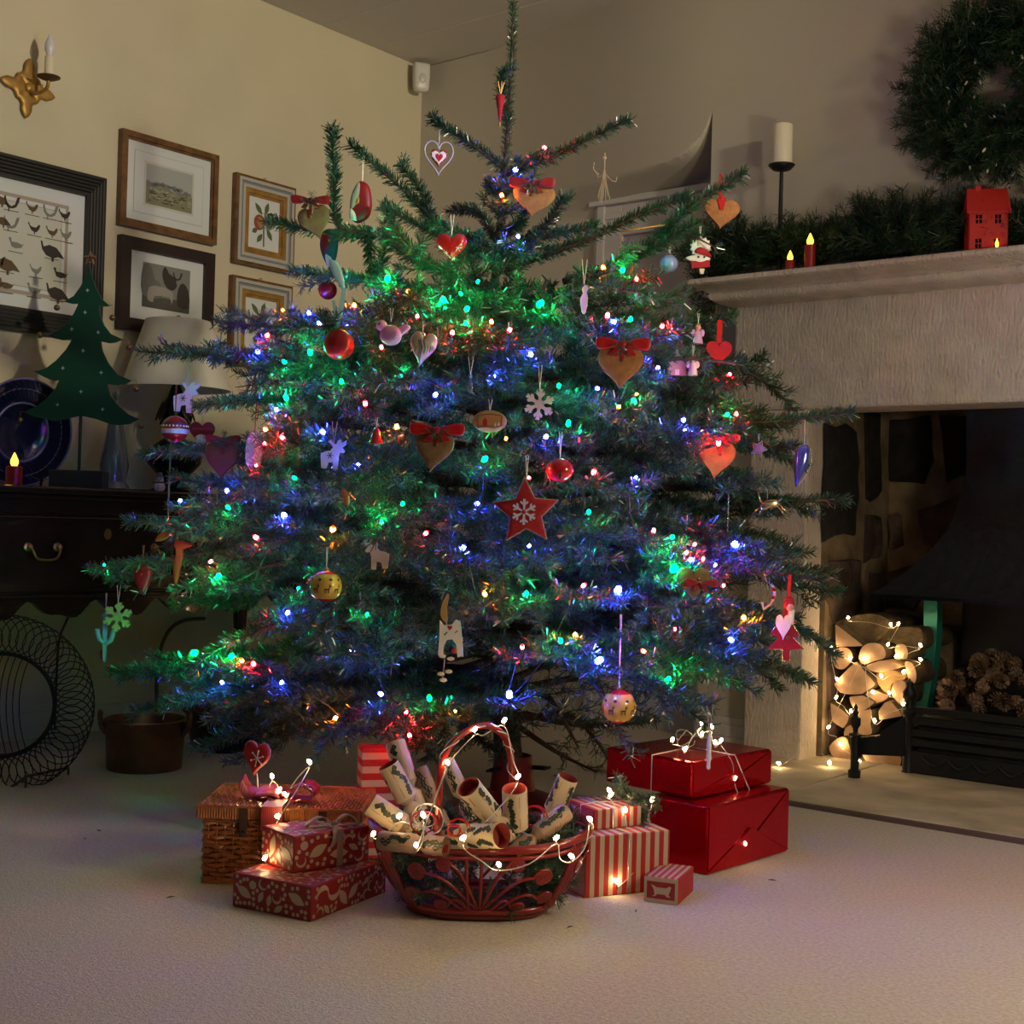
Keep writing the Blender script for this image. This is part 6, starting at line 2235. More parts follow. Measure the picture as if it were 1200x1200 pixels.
decal(fr, [ellipse(rr.uniform(.016, .034), rr.uniform(.010, .022), 10, -.092 + .0125 * k, .004 + rr.uniform(-.006, .010) - .0008 * k) for k in range(15)], M_INKG, yy - .0022, 'printed_trees')
decal(fr, [ellipse(rr.uniform(.010, .02), rr.uniform(.004, .009), 8, rr.uniform(-.088, .088), rr.uniform(-.050, -.010)) for k in range(46)], mat('print_sheep', (.36, .36, .27), .9), yy - .0026, 'printed_flock')
decal(fr, [ellipse(rr.uniform(.010, .02), rr.uniform(.003, .006), 8, rr.uniform(-.085, .085), rr.uniform(-.060, -.02)) for k in range(30)], M_INKGR, yy - .003, 'printed_shadows')

# dark framed engraving
fr, w, h, yy = frame('framed_engraving', 'dark framed engraving of cattle and figures, lower of the pair', -1.523, -1.117, 1.388, 1.712, [(.042, M_DARKFRAME, .008)], M_PAPER)
decal(fr, [rect(-.102, -.072, .102, .085)], M_INKG, yy - .0006, 'printed_scene')
decal(fr, [rect(-.102, -.072, .102, -.03)], mat('engraving_ground', (.09, .09, .075), .9), yy - .001, 'printed_ground')
decal(fr, [smooth2([(-.102, -.03), (-.102, .07), (-.07, .075), (-.05, .03), (-.03, .02), (-.02, -.03)], 3)], mat('engraving_grey', (.16, .16, .15), .9), yy - .0012, 'printed_bank')
decal(fr, [smooth2([(-.08, -.045), (-.075, .0), (-.03, .008), (.02, 0), (.03, -.02), (.022, -.05), (.014, -.025), (-.05, -.028), (-.055, -.05)], 2)], mat('engraving_pale', (.34, .33, .31), .9), yy - .0016, 'printed_cow')
decal(fr, [smooth2([(-.01, .02), (-.02, .06), (-.008, .082), (.008, .06), (.03, .05), (.045, .02), (.02, .0)], 2), smooth2([(.05, -.05), (.05, .01), (.07, .035), (.095, .01), (.1, -.05)], 2)], M_INK, yy - .002, 'printed_figures')
decal(fr, [bird(.045, .055, .0016, 0)], M_INK, yy - .0024, 'printed_bird')

# two fruit prints
def fruit_frame(label, y0, y1, z0, z1, green):
    fr, w, h, yy = frame('framed_fruit_print', label, y0, y1, z0, z1, [(.011, M_WOODFRAME, .004), (.012, M_SILVERFRAME, .010), (.010, M_GREYFRAME, .004), (.012, M_SILVERFRAME, .006), (.016, M_GOLDLEAF, .001), (.010, M_GOLDLEAF, -.004)], M_PAPER)
    A = mat('print_apple', (.42, .20, .07), .9) if not green else mat('print_pear', (.30, .30, .10), .9)
    Bm = mat('print_apple_red', (.34, .07, .04), .9) if not green else mat('print_pear_brown', (.26, .19, .07), .9)
    G = mat('print_leaf', (.10, .15, .06), .9)
    decal(fr, [[(-.002, -.085), (.004, -.085), (.002, .0), (.010, .05), (.006, .05), (-.004, .0)]], M_INK2, yy - .0006, 'printed_stem')
    for ang, x, z, l in ((2.3, -.028, .055, .055), (1.3, .012, .062, .05), (.5, .032, .038, .045), (-1.0, .028, -.035, .05), (-2.2, -.02, -.055, .045), (-2.6, -.045, -.03, .03)):
        c, s = math.cos(ang), math.sin(ang)
        decal(fr, [[(x + p[0] * c - p[1] * s, z + p[0] * s + p[1] * c) for p in leaf_poly(l, .02)]], G, yy - .001, 'printed_leaf')
    decal(fr, [ellipse(.052, .060, 18, -.024, .004)], Bm, yy - .0014, 'printed_fruit')
    decal(fr, [ellipse(.046, .054, 18, .024, .016)], A, yy - .0018, 'printed_fruit')
    decal(fr, [ellipse(.030, .042, 14, -.020, .006)], A, yy - .0022, 'printed_highlight')
    MB().tube([(.006 * math.cos(t * PI / 6), -.012, h + .075 + .006 * math.sin(t * PI / 6)) for t in range(12)], .0016, 5, closed=True).build('hanging_ring', M_BRASS, fr, smooth=179)
    return fr


fruit_frame('silver and gold framed print of apples, upper of two', -1.026, -.730, 1.700, 2.036, False)
fruit_frame('silver and gold framed print of green pears, lower of two', -1.030, -.732, 1.318, 1.652, True)

# ---- wall sconce
sc = thing('wall_sconce', 'gilt fleur shaped wall sconce with a single candle bulb', 'wall light', pose((0, wallp(31, 104).y, wallp(31, 104).z), RZL))
k_ = 5.0 / FPX
for a in range(4):
    ang = PI / 4 + a * PI / 2 - PI / 4
    M = Matrix.Rotation(ang + .05, 4, 'Y') @ Matrix.Diagonal((k_, k_, k_, 1))
    out = smooth2([(0, 0), (5, 3), (9, 8), (14, 8), (13, 12), (9, 14), (6, 18), (6, 24), (0, 32), (-6, 24), (-6, 18), (-9, 14), (-13, 12), (-14, 8), (-9, 8), (-5, 3)], 2)
    MB().pillow(out, 4, 0, M, c=(0, 12), y=-3).build('gilt_leaf', M_GOLDLEAF, sc, smooth=60)
MB().ball((0, -.016, 0), .016, 0, 12, 8, sy=.6).build('boss', M_GOLDLEAF, sc, smooth=179)
ctr = local(sc, onx(57, 92, .085))
MB().tube(smooth_path([(0, -.015, -.005), (.01, -.045, -.02), (ctr.x, ctr.y + .01, ctr.z - .03), (ctr.x, ctr.y, ctr.z)], 5), .006, 8).build('arm', M_GOLDLEAF, sc, smooth=179)
MB().lathe([(.004, -.008), (.020, -.004), (.036, .003), (.037, .006), (.018, .001), (.004, 0)], 24, 0, Matrix.Translation(ctr)).build('drip_pan', mat('dark_gilt', (.10, .055, .02), .5, .4), sc, smooth=60)
MB().lathe([(.0145, 0), (.0145, .070), (.010, .074)], 16, 0, Matrix.Translation(ctr)).build('candle_tube', M_WAX, sc, smooth=60)
MB().lathe([(.008, .072), (.010, .078), (.0165, .096), (.0150, .112), (.0075, .132), (.001, .144)], 16, 0, Matrix.Translation(ctr)).build('bulb_glass', mat('frosted_bulb', (.72, .70, .76), .25, coat=.3), sc, smooth=60)

# ---- motion sensor in the corner
ms_p = at(493.5, 91.5, 5.80)
ms = thing('motion_sensor', 'small white alarm motion sensor high in the corner of the room', 'sensor', pose(ms_p, PI / 4 + .25))
s_ = 5.80 / FPX
MB().pillow(smooth2([(-9.5 * s_, 14 * s_), (-7 * s_, 17 * s_), (7 * s_, 17 * s_), (9.5 * s_, 14 * s_), (9 * s_, -10 * s_), (6 * s_, -16 * s_), (-6 * s_, -16 * s_), (-9 * s_, -10 * s_)], 3), .045, prof=((1, .3), (.97, .75), (.8, 1.0), (.4, 1.08))).build('casing', M_PLASTIC, ms, smooth=60)
MB().ball((0, -.018, -.006), .022, 0, 14, 8, sy=.5, sz=1.2).build('lens', mat('milky_lens', (.62, .62, .58), .3), ms, smooth=179)
MB().box((-.022, .0, -.03), (.022, .06, .03)).build('bracket', M_PLASTIC, ms)

# ---- things on the sideboard
def at_sb(px, py_guess, x):
    p = onx(px, py_guess, x)
    p.z = SBZ
    return p


# table lamp
lp = at_sb(203, 575, .16)
ld_ = depth_of(lp)
lamp_o = thing('table_lamp', 'table lamp with a cream drum shade on a dark turned urn base', 'lamp', pose(lp, RZL))
sl = ld_ / FPX
zt = onx(207, 376, .16).z - SBZ
zb = onx(203, 456, .16).z - SBZ
MB().lathe([(.059 * 4.9 * 1.0 * .66 + .002, zb), (.110, zt)], 40, 0, cap=False).lathe([(.108, zt), (.188, zb)], 40, 0, cap=False)
mb = MB().lathe([(.187, zb), (.111, zt)], 40, 0, cap=False).lathe([(.109, zt), (.185, zb)], 40, 0, cap=False).lathe([(.185, zb), (.187, zb)], 40, cap=False).lathe([(.111, zt), (.109, zt)], 40, cap=False)
mb.build('lamp_shade', M_SHADE, lamp_o, smooth=50)
MB().lathe([(.075, 0), (.085, .012), (.06, .022), (.035, .04), (.06, .07), (.092, .105), (.098, .13), (.08, .16), (.04, .19), (.03, .20), (.05, .225), (.055, .245), (.04, .27), (.03, .29), (.045, .31), (.03, .335), (.012, zb + .02)], 24, 0).build('base', mat('dark_bronze', (.012, .012, .016), .35, .3), lamp_o, smooth=60)
mb = MB()
for k in range(8):
    a = 2 * PI * k / 8
    mb.pillow(leaf_poly(.075, .035), .008, 0, Matrix.Rotation(a, 4, 'Z') @ Matrix.Translation((0, -.055, .285)) @ Matrix.Rotation(-.35, 4, 'X') @ Matrix.Rotation(PI / 2, 4, 'Y'), c=(0, 0))
mb.build('leaf_collar', MATS['dark_bronze'], lamp_o, smooth=60)
MB().tube([(0, 0, zb), (0, 0, zt + .01)], .004, 6).ball((0, 0, zt + .012), .009, 0, 8, 6).build('finial', M_BRASS, lamp_o, smooth=179)
mb = MB()
for k in range(3):
    a = 2 * PI * k / 3
    mb.tube([(0, 0, zt - .01), (.109 * math.cos(a), .109 * math.sin(a), zt - .004)], .002, 5)
mb.build('shade_spider', M_BRASS, lamp_o)

# painted wooden tree
TX = .30
tb = at_sb(92, 572, TX)
td = depth_of(tb)
wt = thing('wooden_tree', 'flat dark green wooden christmas tree with a star and little hanging bells', 'christmas ornament', pose(tb, YAW))
ts = td / FPX
pz = proj_np(np.array([tuple(tb)]))
bx, by = float(pz[0][0]), float(pz[1][0])


def T2(pts):
    return [((x - bx) * ts, -(y - by) * ts) for x, y in pts]


TREEO = [(97, 312), (101, 326), (106, 338), (113, 350), (122, 357), (116, 358), (110, 357), (111, 368), (116, 380), (124, 390), (138, 396), (130, 400), (122, 401), (113, 399),
         (115, 410), (122, 424), (134, 438), (150, 444), (142, 449), (132, 450), (122, 449), (126, 462), (136, 474), (148, 484), (160, 489), (150, 495), (138, 497), (127, 496), (112, 491), (92, 487), (76, 491),
         (62, 494), (50, 492), (38, 489), (25, 485), (40, 478), (52, 468), (62, 456), (66, 446), (58, 447), (48, 443), (36, 437), (50, 433), (62, 423), (73, 410), (80, 397.5), (68, 399), (57, 397),
         (53, 394), (64, 388), (74, 378), (81, 367), (86, 355.5), (78, 356), (69, 354), (80, 347), (88, 335), (93, 324)]
o2 = T2(TREEO)
n_t = len(o2)
# triangulated flat board: build from the outline with a bevel-free prism
me_b = MB().prism(o2, -.006, .006)
me_b.build('tree_board', M_GREENRIB, wt)
MB().pillow(T2([(x, y) for x, y in [(97.5 + q[0], 302 + -q[1]) for q in star(9, 4, 5)]]), .008, c=T2([(97.5, 302)])[0]).build('star', mat('copper_star', (.55, .33, .22), .25, .9), wt)
mb = MB()
for x, y in ((96, 340), (94, 366), (79, 386), (110, 389), (93, 411), (70, 432), (115, 436), (92, 459), (65, 475), (118, 479)):
    q = T2([(x, y)])[0]
    mb.prism([(q[0] + p[0] * ts, q[1] + p[1] * ts) for p in star(2.6, 1.0, 4)], -.0068, -.006)
mb.build('painted_stars', mat('pale_blue_paint', (.35, .50, .55), .6), wt)
for (x, y, ax, ay) in ((60, 361, 69, 354), (125.5, 371, 122, 357), (41, 394, 54, 396), (146, 405, 138, 397), (156, 454, 150, 444), (163, 497, 160, 489), (21, 494, 27, 485)):
    q, a_ = T2([(x, y)])[0], T2([(ax, ay)])[0]
    mb = MB().tube(smooth_path([(a_[0], 0, a_[1]), ((a_[0] + q[0]) / 2 + (q[0] - a_[0]) * .4, 0, a_[1] + .002), (q[0], 0, q[1] + .012), (q[0], 0, q[1] + .006)], 4), .0009, 5)
    mb.build('wire_curl', M_BRASS, wt, smooth=179)
    MB().ball((q[0], 0, q[1]), .0098, 0, 12, 8).build('bell', mat('dull_brass_bell', (.22, .16, .09), .35, .7), wt, smooth=179)
zrod = T2([(92, 488)])[0][1]
MB().tube([(0, 0, .04), (0, 0, zrod + .02)], .005, 8).build('stem', mat('dark_green_rod', (.01, .03, .02), .5), wt, smooth=60)
MB().box((-.085, -.03, 0), (.085, .03, .058)).build('base_block', mat('dark_teal_block', (.006, .022, .026), .5), wt, bevel=.003)

# glass plate on edge
pl = at_sb(22, 572, .12)
pc = onx(22, 506, .12)
gp = thing('glass_plate', 'large round ribbed blue glass plate standing on edge against the wall', 'plate', pose((.12, pc.y, pc.z), RZL))
Rp = pc.z - SBZ - .004
M = Matrix.Rotation(.10, 4, 'X') @ Matrix.Rotation(PI / 2, 4, 'X')
Rp = min(Rp, .23)
MB().lathe([(1e-5, .0), (Rp * .48, 0), (Rp * .53, .006), (Rp * .56, .012), (Rp * .62, .010), (Rp * .97, .022), (Rp, .026), (Rp * .99, .030), (Rp * .62, .018), (Rp * .55, .02), (Rp * .48, .008), (1e-5, .007)], 56, 0, M, cap=False).build('plate', M_PLATE, gp, smooth=60)
mb = MB()
for k in range(48):
    a = 2 * PI * k / 48
    mb.tube([(Rp * r_ * math.cos(a + tw), Rp * r_ * math.sin(a + tw), z) for r_, tw, z in ((.64, 0, .020), (.8, .12, .024), (.96, .3, .031))], .0022, 4, 0, M)
mb.build('swirl_ribs', M_PLATE, gp, kind='stuff')
for r_, z_, m_ in ((.985, .028, .0040), (.54, .016, .0050), (.80, .024, .0015)):
    MB().tube([(Rp * r_ * math.cos(2 * PI * k / 56), Rp * r_ * math.sin(2 * PI * k / 56), z_) for k in range(56)], m_, 6, 0, M, closed=True).build('rim_ring', mat('violet_highlight_glass', (.30, .28, .60), .12, .5, coat=.5), gp, smooth=179)  # paler violet rings carry the plate's highlights in their colour
MB().tube([(-.05, .02, -Rp - .0), (-.05, -.05, -Rp + .0), (-.05, -.06, -Rp + .03)], .004, 6).tube([(.05, .02, -Rp - .0), (.05, -.05, -Rp + .0), (.05, -.06, -Rp + .03)], .004, 6).build('stand', M_BLACK, gp, smooth=60)


# LED candle
def led_candle(name, label, base, r, h, fl):
    c = thing(name, label, 'candle', pose(base))
    MB().lathe([(r, 0), (r, h), (r * .85, h + .002), (r * .7, h - .004), (1e-5, h - .006)], 22, 0).build('body', M_REDWAX, c, smooth=50)
    MB().lathe([(fl * .10, h - .006), (fl * .27, h + fl * .25), (fl * .26, h + fl * .45), (fl * .12, h + fl * .8), (.0006, h + fl)], 12, 0).build('flame', M_FLAME, c, smooth=179)
    return c


cp = at_sb(16, 570, .40)
cs = depth_of(cp) / FPX
led_candle('led_candle', 'red LED candle glowing on the sideboard in front of the glass plate', cp, 9.5 * cs, 22 * cs, 17 * cs)

# sparkly glass cone tree
gc = at_sb(133, 573, .20)
gs = depth_of(gc) / FPX
gt = thing('glass_cone_tree', 'clear glass cone shaped tree speckled with glitter, beside the lamp', 'christmas ornament', pose(gc))
MB().lathe([(19 * gs, 0), (19 * gs, 4 * gs), (17 * gs, 7 * gs), (14 * gs, 10 * gs), (14 * gs, 12 * gs), (17 * gs, 30 * gs), (12 * gs, 60 * gs), (7 * gs, 88 * gs), (3 * gs, 104 * gs), (2 * gs, 106 * gs), (5 * gs, 112 * gs), (4 * gs, 118 * gs), (1e-5, 120 * gs)], 26, 0).build('cone', mat('glitter_glass', (.30, .36, .42), .12, .1, trans=.55, coat=.5), gt, smooth=60)
mb = MB()
for k in range(110):
    t = RNG.uniform(0, 1) ** 1.6
    z = (14 + 84 * t) * gs
    r_ = (17.2 - 13 * t) * gs
    a = RNG.uniform(0, 2 * PI)
    mb.ball((r_ * math.cos(a), r_ * math.sin(a), z), .0014, 0, 5, 4)
mb.build('glitter', M_SILVER, gt, kind='stuff')

sn = at_sb(187, 574, .34)
ss = depth_of(sn) / FPX
sm = thing('snowman_figure', 'tiny white snowman figure on the right part of the sideboard', 'figurine', pose(sn, YAW))
MB().ball((0, 0, 6 * ss), 6.5 * ss, 0, 16, 10).ball((0, 0, 14.5 * ss), 4.6 * ss, 0, 14, 8).build('body', M_WHITEWOOD, sm, smooth=179)
MB().lathe([(5.2 * ss, 18 * ss), (5.2 * ss, 18.8 * ss), (3 * ss, 19 * ss), (2.8 * ss, 23 * ss), (1e-5, 23.5 * ss)], 14, 0).build('hat', mat('slate_blue', (.10, .14, .18), .6), sm, smooth=40)
MB().lathe([(4.4 * ss, 10.6 * ss), (5.0 * ss, 11.4 * ss), (4.4 * ss, 12.2 * ss)], 14, 0, cap=False).build('scarf', M_BLACK, sm, smooth=60)
mb = MB()
for x, z in ((-1.6, 15.6), (1.6, 15.6), (0, 8), (0, 5)):
    mb.ball((x * ss, -(4.4 if z > 10 else 6.4) * ss, z * ss), .8 * ss, 0, 6, 4)
mb.build('coal_buttons', M_BLACK, sm)
MB().lathe([(1.0 * ss, 0), (1e-5, 5 * ss)], 8, 0, Matrix.Translation((0, -4.2 * ss, 14.2 * ss)) @ Matrix.Rotation(PI / 2, 4, 'X')).build('nose', MATS['burnt_orange_felt'], sm)
for k, (x, a) in enumerate(((-1, 1), (1, 1))):
    MB().tube([(x * 5 * ss, 0, 10 * ss), (x * 9 * ss, -1 * ss, 12 * ss)], .6 * ss, 5).build('arm', M_BARK, sm)

# cables on and under the sideboard
cb_ = thing('lamp_cable', 'black lamp cable trailing over the sideboard top towards the snowman', 'cable', pose((.2, lp.y, SBZ)))
MB().tube([local(cb_, Vector(p)) for p in smooth_path([(.17, lp.y - .09, SBZ + .004), (.24, lp.y - .16, SBZ + .004), (.30, sn.y + .02, SBZ + .004), (.36, sn.y - .10, SBZ + .004), (.25, sn.y - .2, SBZ + .004)], 6)], .0032, 6).build('cord', M_BLACK, cb_, smooth=179)
cb2 = thing('hanging_cable', 'thin dark cable hanging down the wall below the sideboard apron', 'cable', pose(onx(88, 706, .03)))
MB().tube([local(cb2, p) for p in smooth_path([onx(92, 690, .03), onx(87, 708, .03), onx(77, 730, .03), onx(69, 752, .03), onx(66, 800, .03), onx(64, 856, .03)], 5)], .004, 6).build('cord', M_BLACK, cb2, smooth=179)
cb3 = thing('curved_cable', 'pale curved cable looping up the wall behind the left fir branches', 'cable', pose(onx(185, 780, .03)))
MB().tube([local(cb3, p) for p in smooth_path([onx(184, 860, .03), onx(184, 790, .03), onx(189, 758, .03), onx(200, 737, .03), onx(217, 727, .03), onx(240, 725, .03)], 6)], .007, 6).build('cord', mat('olive_cable', (.10, .11, .05), .6), cb3, smooth=179)

# ---- on the floor below
# wire bowl standing on edge
wc = at(2, 826, 3.72)
ws = 3.72 / FPX
wb = thing('wire_bowl', 'black spiral wire bowl standing on edge under the sideboard', 'wire bowl', pose(wc, YAW + .12))
Rm, rm = 83 * ws, 23 * ws
mb = MB()
turns = 58
pts = []
for k in range(turns * 14):
    t = 2 * PI * k / (turns * 14)
    p = 2 * PI * turns * k / (turns * 14)
    pts.append((Rm * math.cos(t) + rm * math.cos(p), .018 * math.sin(p - t) , Rm * math.sin(t) + rm * math.sin(p)))
mb.tube(pts, .0017, 4, closed=True)
mb.build('wire_coil', M_IRON, wb, smooth=179)
MB().tube([((Rm - rm) * math.cos(2 * PI * k / 48), 0, (Rm - rm) * math.sin(2 * PI * k / 48)) for k in range(48)], .006, 6, closed=True).build('inner_ring', M_IRON, wb, smooth=179)
for k in range(9):
    x = -.9 + k * .225
    P = [((Rm - rm) * (x * .55 + .25 * (1 - (u * 2 - 1) ** 2) * (-1)), .05 * math.sin(PI * u), (Rm - rm) * (u * 2 - 1) * math.sqrt(max(0, 1 - (x * .5) ** 2))) for u in [i / 10 for i in range(11)]]
    MB().tube(P, .0017, 4).build('curved_wire', M_IRON, wb, smooth=179)
ft = [local(wb, onz(x, y, .004)) for x, y in ((24, 921), (30, 923), (80, 908), (81, 916))]
q1, q2 = ft[1], ft[2]
MB().tube([q1, q1 + Vector((0, 0, .03)), q2 + Vector((0, 0, .02)), q2], .004, 6).tube([q1 + Vector((0, 0, .028)), (0, 0, -Rm - rm)], .004, 6).build('foot', mat('worn_steel', (.10, .09, .08), .4, .7), wb, smooth=40)

pn = onz(158, 907, 0) + Vector((fw.x, fw.y, 0)).normalized() * .10
pan = thing('copper_pan', 'dull copper preserving pan with loop handles on the carpet', 'pan', pose(pn, YAW))
pd = depth_of(pn) / FPX
rp = 46 * pd
hp_ = .14
MB().lathe([(rp * .92, 0), (rp * .94, .004), (rp, hp_), (rp * 1.03, hp_ + .004), (rp * 1.0, hp_ + .008), (rp * .97, hp_), (rp * .90, .010), (1e-5, .008)], 40, 0).build('pan', M_COPPER, pan, smooth=50)
for s_ in (-1, 1):
    MB().tube(smooth_path([(s_ * rp * .93, -.01, hp_ * .72), (s_ * rp * 1.05, -.01, hp_ * .82), (s_ * rp * 1.12, -.01, hp_ * .98), (s_ * rp * 1.14, -.01, hp_ * 1.14), (s_ * rp * 1.10, -.01, hp_ * 1.18)], 4), [.010] * 8 + [.008] * 9, 8).build('handle', M_COPPER, pan, smooth=179)
pt = onz(255, 884, 0) + Vector((fw.x, fw.y, 0)).normalized() * .11
pot = thing('dark_tub', 'black round tub standing behind the low left fir branches', 'tub', pose(pt))
MB().lathe([(.095, 0), (.108, .012), (.125, .10), (.132, .125), (.125, .13), (.118, .11), (.095, .02), (1e-5, .016)], 32, 0).build('tub', M_BLACK, pot, smooth=50)
MB().tube([(.134 * math.cos(2 * PI * k / 32), .134 * math.sin(2 * PI * k / 32), .126) for k in range(32)], .005, 6, closed=True).build('rolled_rim', M_BLACK, pot, smooth=179)
# tree stand
ts_ = thing('tree_stand', 'dark red tree stand with a screw clamp holding the trunk', 'tree stand', pose(TREE_BASE))
MB().lathe([(.16, 0), (.17, .01), (.06, .05), (.05, .14), (.046, .14), (.046, .03)], 28, 0).build('stand_bowl', M_DKRED, ts_, smooth=40)
for k in range(3):
    a = 2 * PI * k / 3 + .5
    MB().tube([(.045 * math.cos(a), .045 * math.sin(a), .11), (.09 * math.cos(a), .09 * math.sin(a), .11)], .006, 8).tube([(.09 * math.cos(a), .09 * math.sin(a) - .015, .11), (.09 * math.cos(a), .09 * math.sin(a) + .015, .11)], .004, 6).build('clamp_screw', M_IRON, ts_, smooth=60)

# ================================================================== MANTEL AND FIREPLACE
MZ = 1.588
# candlestick
cpt = ony(914, 270, -.30)
cs_ = thing('candlestick', 'tall black iron candlestick with a thick ivory pillar candle', 'candlestick', pose((cpt.x, -.30, MZ)))
k_ = depth_of(cpt) / FPX
zc = ony(914, 195, -.30).z - MZ
MB().lathe([(.045, 0), (.045, .006), (.012, .012), (.008, .03), (.0075, zc * .5), (.006, zc - .012)], 16, 0).build('stem', M_IRON, cs_, smooth=60)
MB().lathe([(.006, zc - .018), (.03, zc - .012), (15.5 * k_, zc + .002), (15.5 * k_, zc + .004), (.03, zc - .004), (1e-5, zc - .004)], 28, 0).build('drip_pan', M_IRON, cs_, smooth=60)
cd = thing('pillar_candle', 'thick ivory pillar candle standing in the iron candlestick', 'candle', pose((cpt.x, -.30, MZ + zc - .003)))
cs_['label'] = 'tall slender black iron candlestick rising from the garland on the mantel'
MB().lathe([(12 * k_, 0), (12 * k_, 48 * k_), (11 * k_, 49.5 * k_), (8 * k_, 48.5 * k_), (1e-5, 48 * k_)], 28, 0).build('wax', M_WAX, cd, smooth=50)
MB().tube([(0, 0, 48 * k_), (.001, 0, 50.5 * k_), (.002, 0, 52.5 * k_)], .0014, 6).build('wick', M_BLACK, cd)

# wall hook
hk = ony(866, 262, -.205)
ho = thing('wall_hook', 'small black iron hook on the chimney breast left of the candlestick', 'hook', pose(hk))
k_ = depth_of(hk) / FPX
MB().tube(smooth_path([(0, 0, 8 * k_), (0, -.01, 7 * k_), (.0, -.012, 0), (-.002, -.014, -7 * k_), (-3 * k_, -.018, -9 * k_), (-5 * k_, -.02, -6 * k_), (-5 * k_, -.02, -3 * k_)], 4), .0042, 6).build('hook', M_IRON, ho, smooth=179)
MB().ball((0, -.004, 9 * k_), .008, 0, 10, 6, sy=.6).build('nail_head', M_IRON, ho, smooth=179)

# artificial garland along the mantel
gd = thing('mantel_garland', 'dark green artificial fir garland lying along the mantel shelf', 'garland', pose((2.2, -.28, MZ)))
sh, stems = [], []
rg = random.Random(11)
x = 1.66
main = []
while x < 3.0:
    main.append(Vector((x, -.265 + rg.uniform(-.02, .02), MZ + .045 + rg.uniform(-.01, .015))))
    x += .05
for k in range(900):
    m0 = rg.choice(main)
    a = rg.uniform(-1, 1)
    hgt = .150 + .035 * math.sin(m0.x * 9) + .035 * math.sin(m0.x * 23)
    d = Vector((rg.uniform(-.7, .7), rg.uniform(-.55, .35), rg.uniform(.0, 1.0)))
    d.normalize()
    ln = hgt * rg.uniform(.45, 1.05)
    q = m0 + d * ln
    q.y = min(q.y, -.245); q.z = max(q.z, MZ + .012)
    q.y = max(q.y, -.395)
    sh.append([m0, m0.lerp(q, .5) + Vector((0, 0, .01)), q])
# drop over the left end of the shelf
for k in range(34):
    b = Vector((1.63 + rg.uniform(-.02, .03), -.24 + rg.uniform(-.04, .02), MZ + rg.uniform(-.24, .06)))
    d = Vector((rg.uniform(-.9, .3), rg.uniform(-.5, .1), rg.uniform(-.5, .9))).normalized() * rg.uniform(.05, .10)
    q = b + d
    q.y = min(q.y, -.245)
    if q.x > 1.60 and q.z < MZ:
        q.x = 1.58
    sh.append([b, q])
V, n = needle_arrays(sh, 800, (.022, .040), .0026, .2, False)
mb = MB().tube([local(gd, p) for p in main], .006, 6)
for q in sh:
    mb.tube([local(gd, p) for p in q], .0016, 3, cap=False)
mb.build('wire_stems', M_BARK, gd, kind='stuff')
quads_object('needles', V, n, M_NEEDLE2, gd)

# wreath
wcn = ony(1166, 104, -.27)
wr = thing('fir_wreath', 'big dark green fir wreath with unlit bulbs on the chimney breast', 'wreath', pose((wcn.x, -.25, wcn.z)))
RW = .168
sh = []
for k in range(760):
    t = rg.uniform(0, 2 * PI)
    base = Vector((wcn.x + RW * math.cos(t), -.25, wcn.z + RW * math.sin(t)))
    p = rg.uniform(0, 2 * PI)
    rad_v = Vector((math.cos(t), 0, math.sin(t)))
    tan_v = Vector((-math.sin(t), 0, math.cos(t)))
    d = rad_v * math.cos(p) + Vector((0, -1, 0)) * abs(math.sin(p)) + tan_v * rg.uniform(-.6, .9)
    ln = rg.uniform(.07, .125) * (1.08 if math.cos(p) < 0 else 1.30)
    q = base + d.normalized() * ln
    q.y = min(q.y, -.240)
    sh.append([base, base.lerp(q, .5) + tan_v * .01, q])
V, n = needle_arrays(sh, 850, (.020, .036), .0025, 0, False)
mb = MB().tube([(RW * math.cos(2 * PI * k / 40), 0, RW * math.sin(2 * PI * k / 40)) for k in range(40)], .012, 6, closed=True)
for q in sh:
    mb.tube([local(wr, p) for p in q], .0016, 3, cap=False)
mb.build('wire_frame', M_BARK, wr, kind='stuff')
quads_object('needles', V, n, M_NEEDLE2, wr)
for k in range(46):
    t = k * 2.4
    q = sh[(k * 13) % len(sh)][2]
    put_bulb(wr, 'off', q + Vector((0, -.006, 0)), .9)
    MB().tube([local(wr, q + Vector((0, .012, -.004))), local(wr, q + Vector((0, -.002, 0)))], .002, 4).build('bulb_holder', M_WIRE, wr)

# red house lantern
hp0 = ony(1143, 296, -.36)
hl_ = thing('house_lantern', 'red metal house lantern with cross paned windows at the right of the mantel', 'lantern', pose((hp0.x - .012, -.385, MZ), .52))
k_ = depth_of(hp0) / FPX
W, D, H = 44 * k_, .075, onz(0, 0, 0) and 50 * k_
e = .003
wins = [(W * .17, H * .08, W * .33, H * .30), (W * .64, H * .08, W * .80, H * .30), (W * .17, H * .66, W * .33, H * .86), (W * .66, H * .66, W * .82, H * .86)]
xs = sorted({0, W} | {q[0] for q in wins} | {q[2] for q in wins})
zs = sorted({0, H} | {q[1] for q in wins} | {q[3] for q in wins})
mb = MB()
for i in range(len(xs) - 1):
    for j in range(len(zs) - 1):
        cx, cz = (xs[i] + xs[i + 1]) / 2, (zs[j] + zs[j + 1]) / 2
        if not any(q[0] < cx < q[2] and q[1] < cz < q[3] for q in wins):
            mb.box((xs[i], 0, zs[j]), (xs[i + 1], e, zs[j + 1]))
mb.build('front_wall', M_HOUSE, hl_)
mb = MB().box((0, 0, 0), (e, D, H)).box((W - e, 0, 0), (W, D, H)).box((0, D - e, 0), (W, D, H)).box((0, 0, 0), (W, D, e))
mb.prism([(0, 0), (1, 0)], 0, 0) if False else None
G = H + 26 * k_
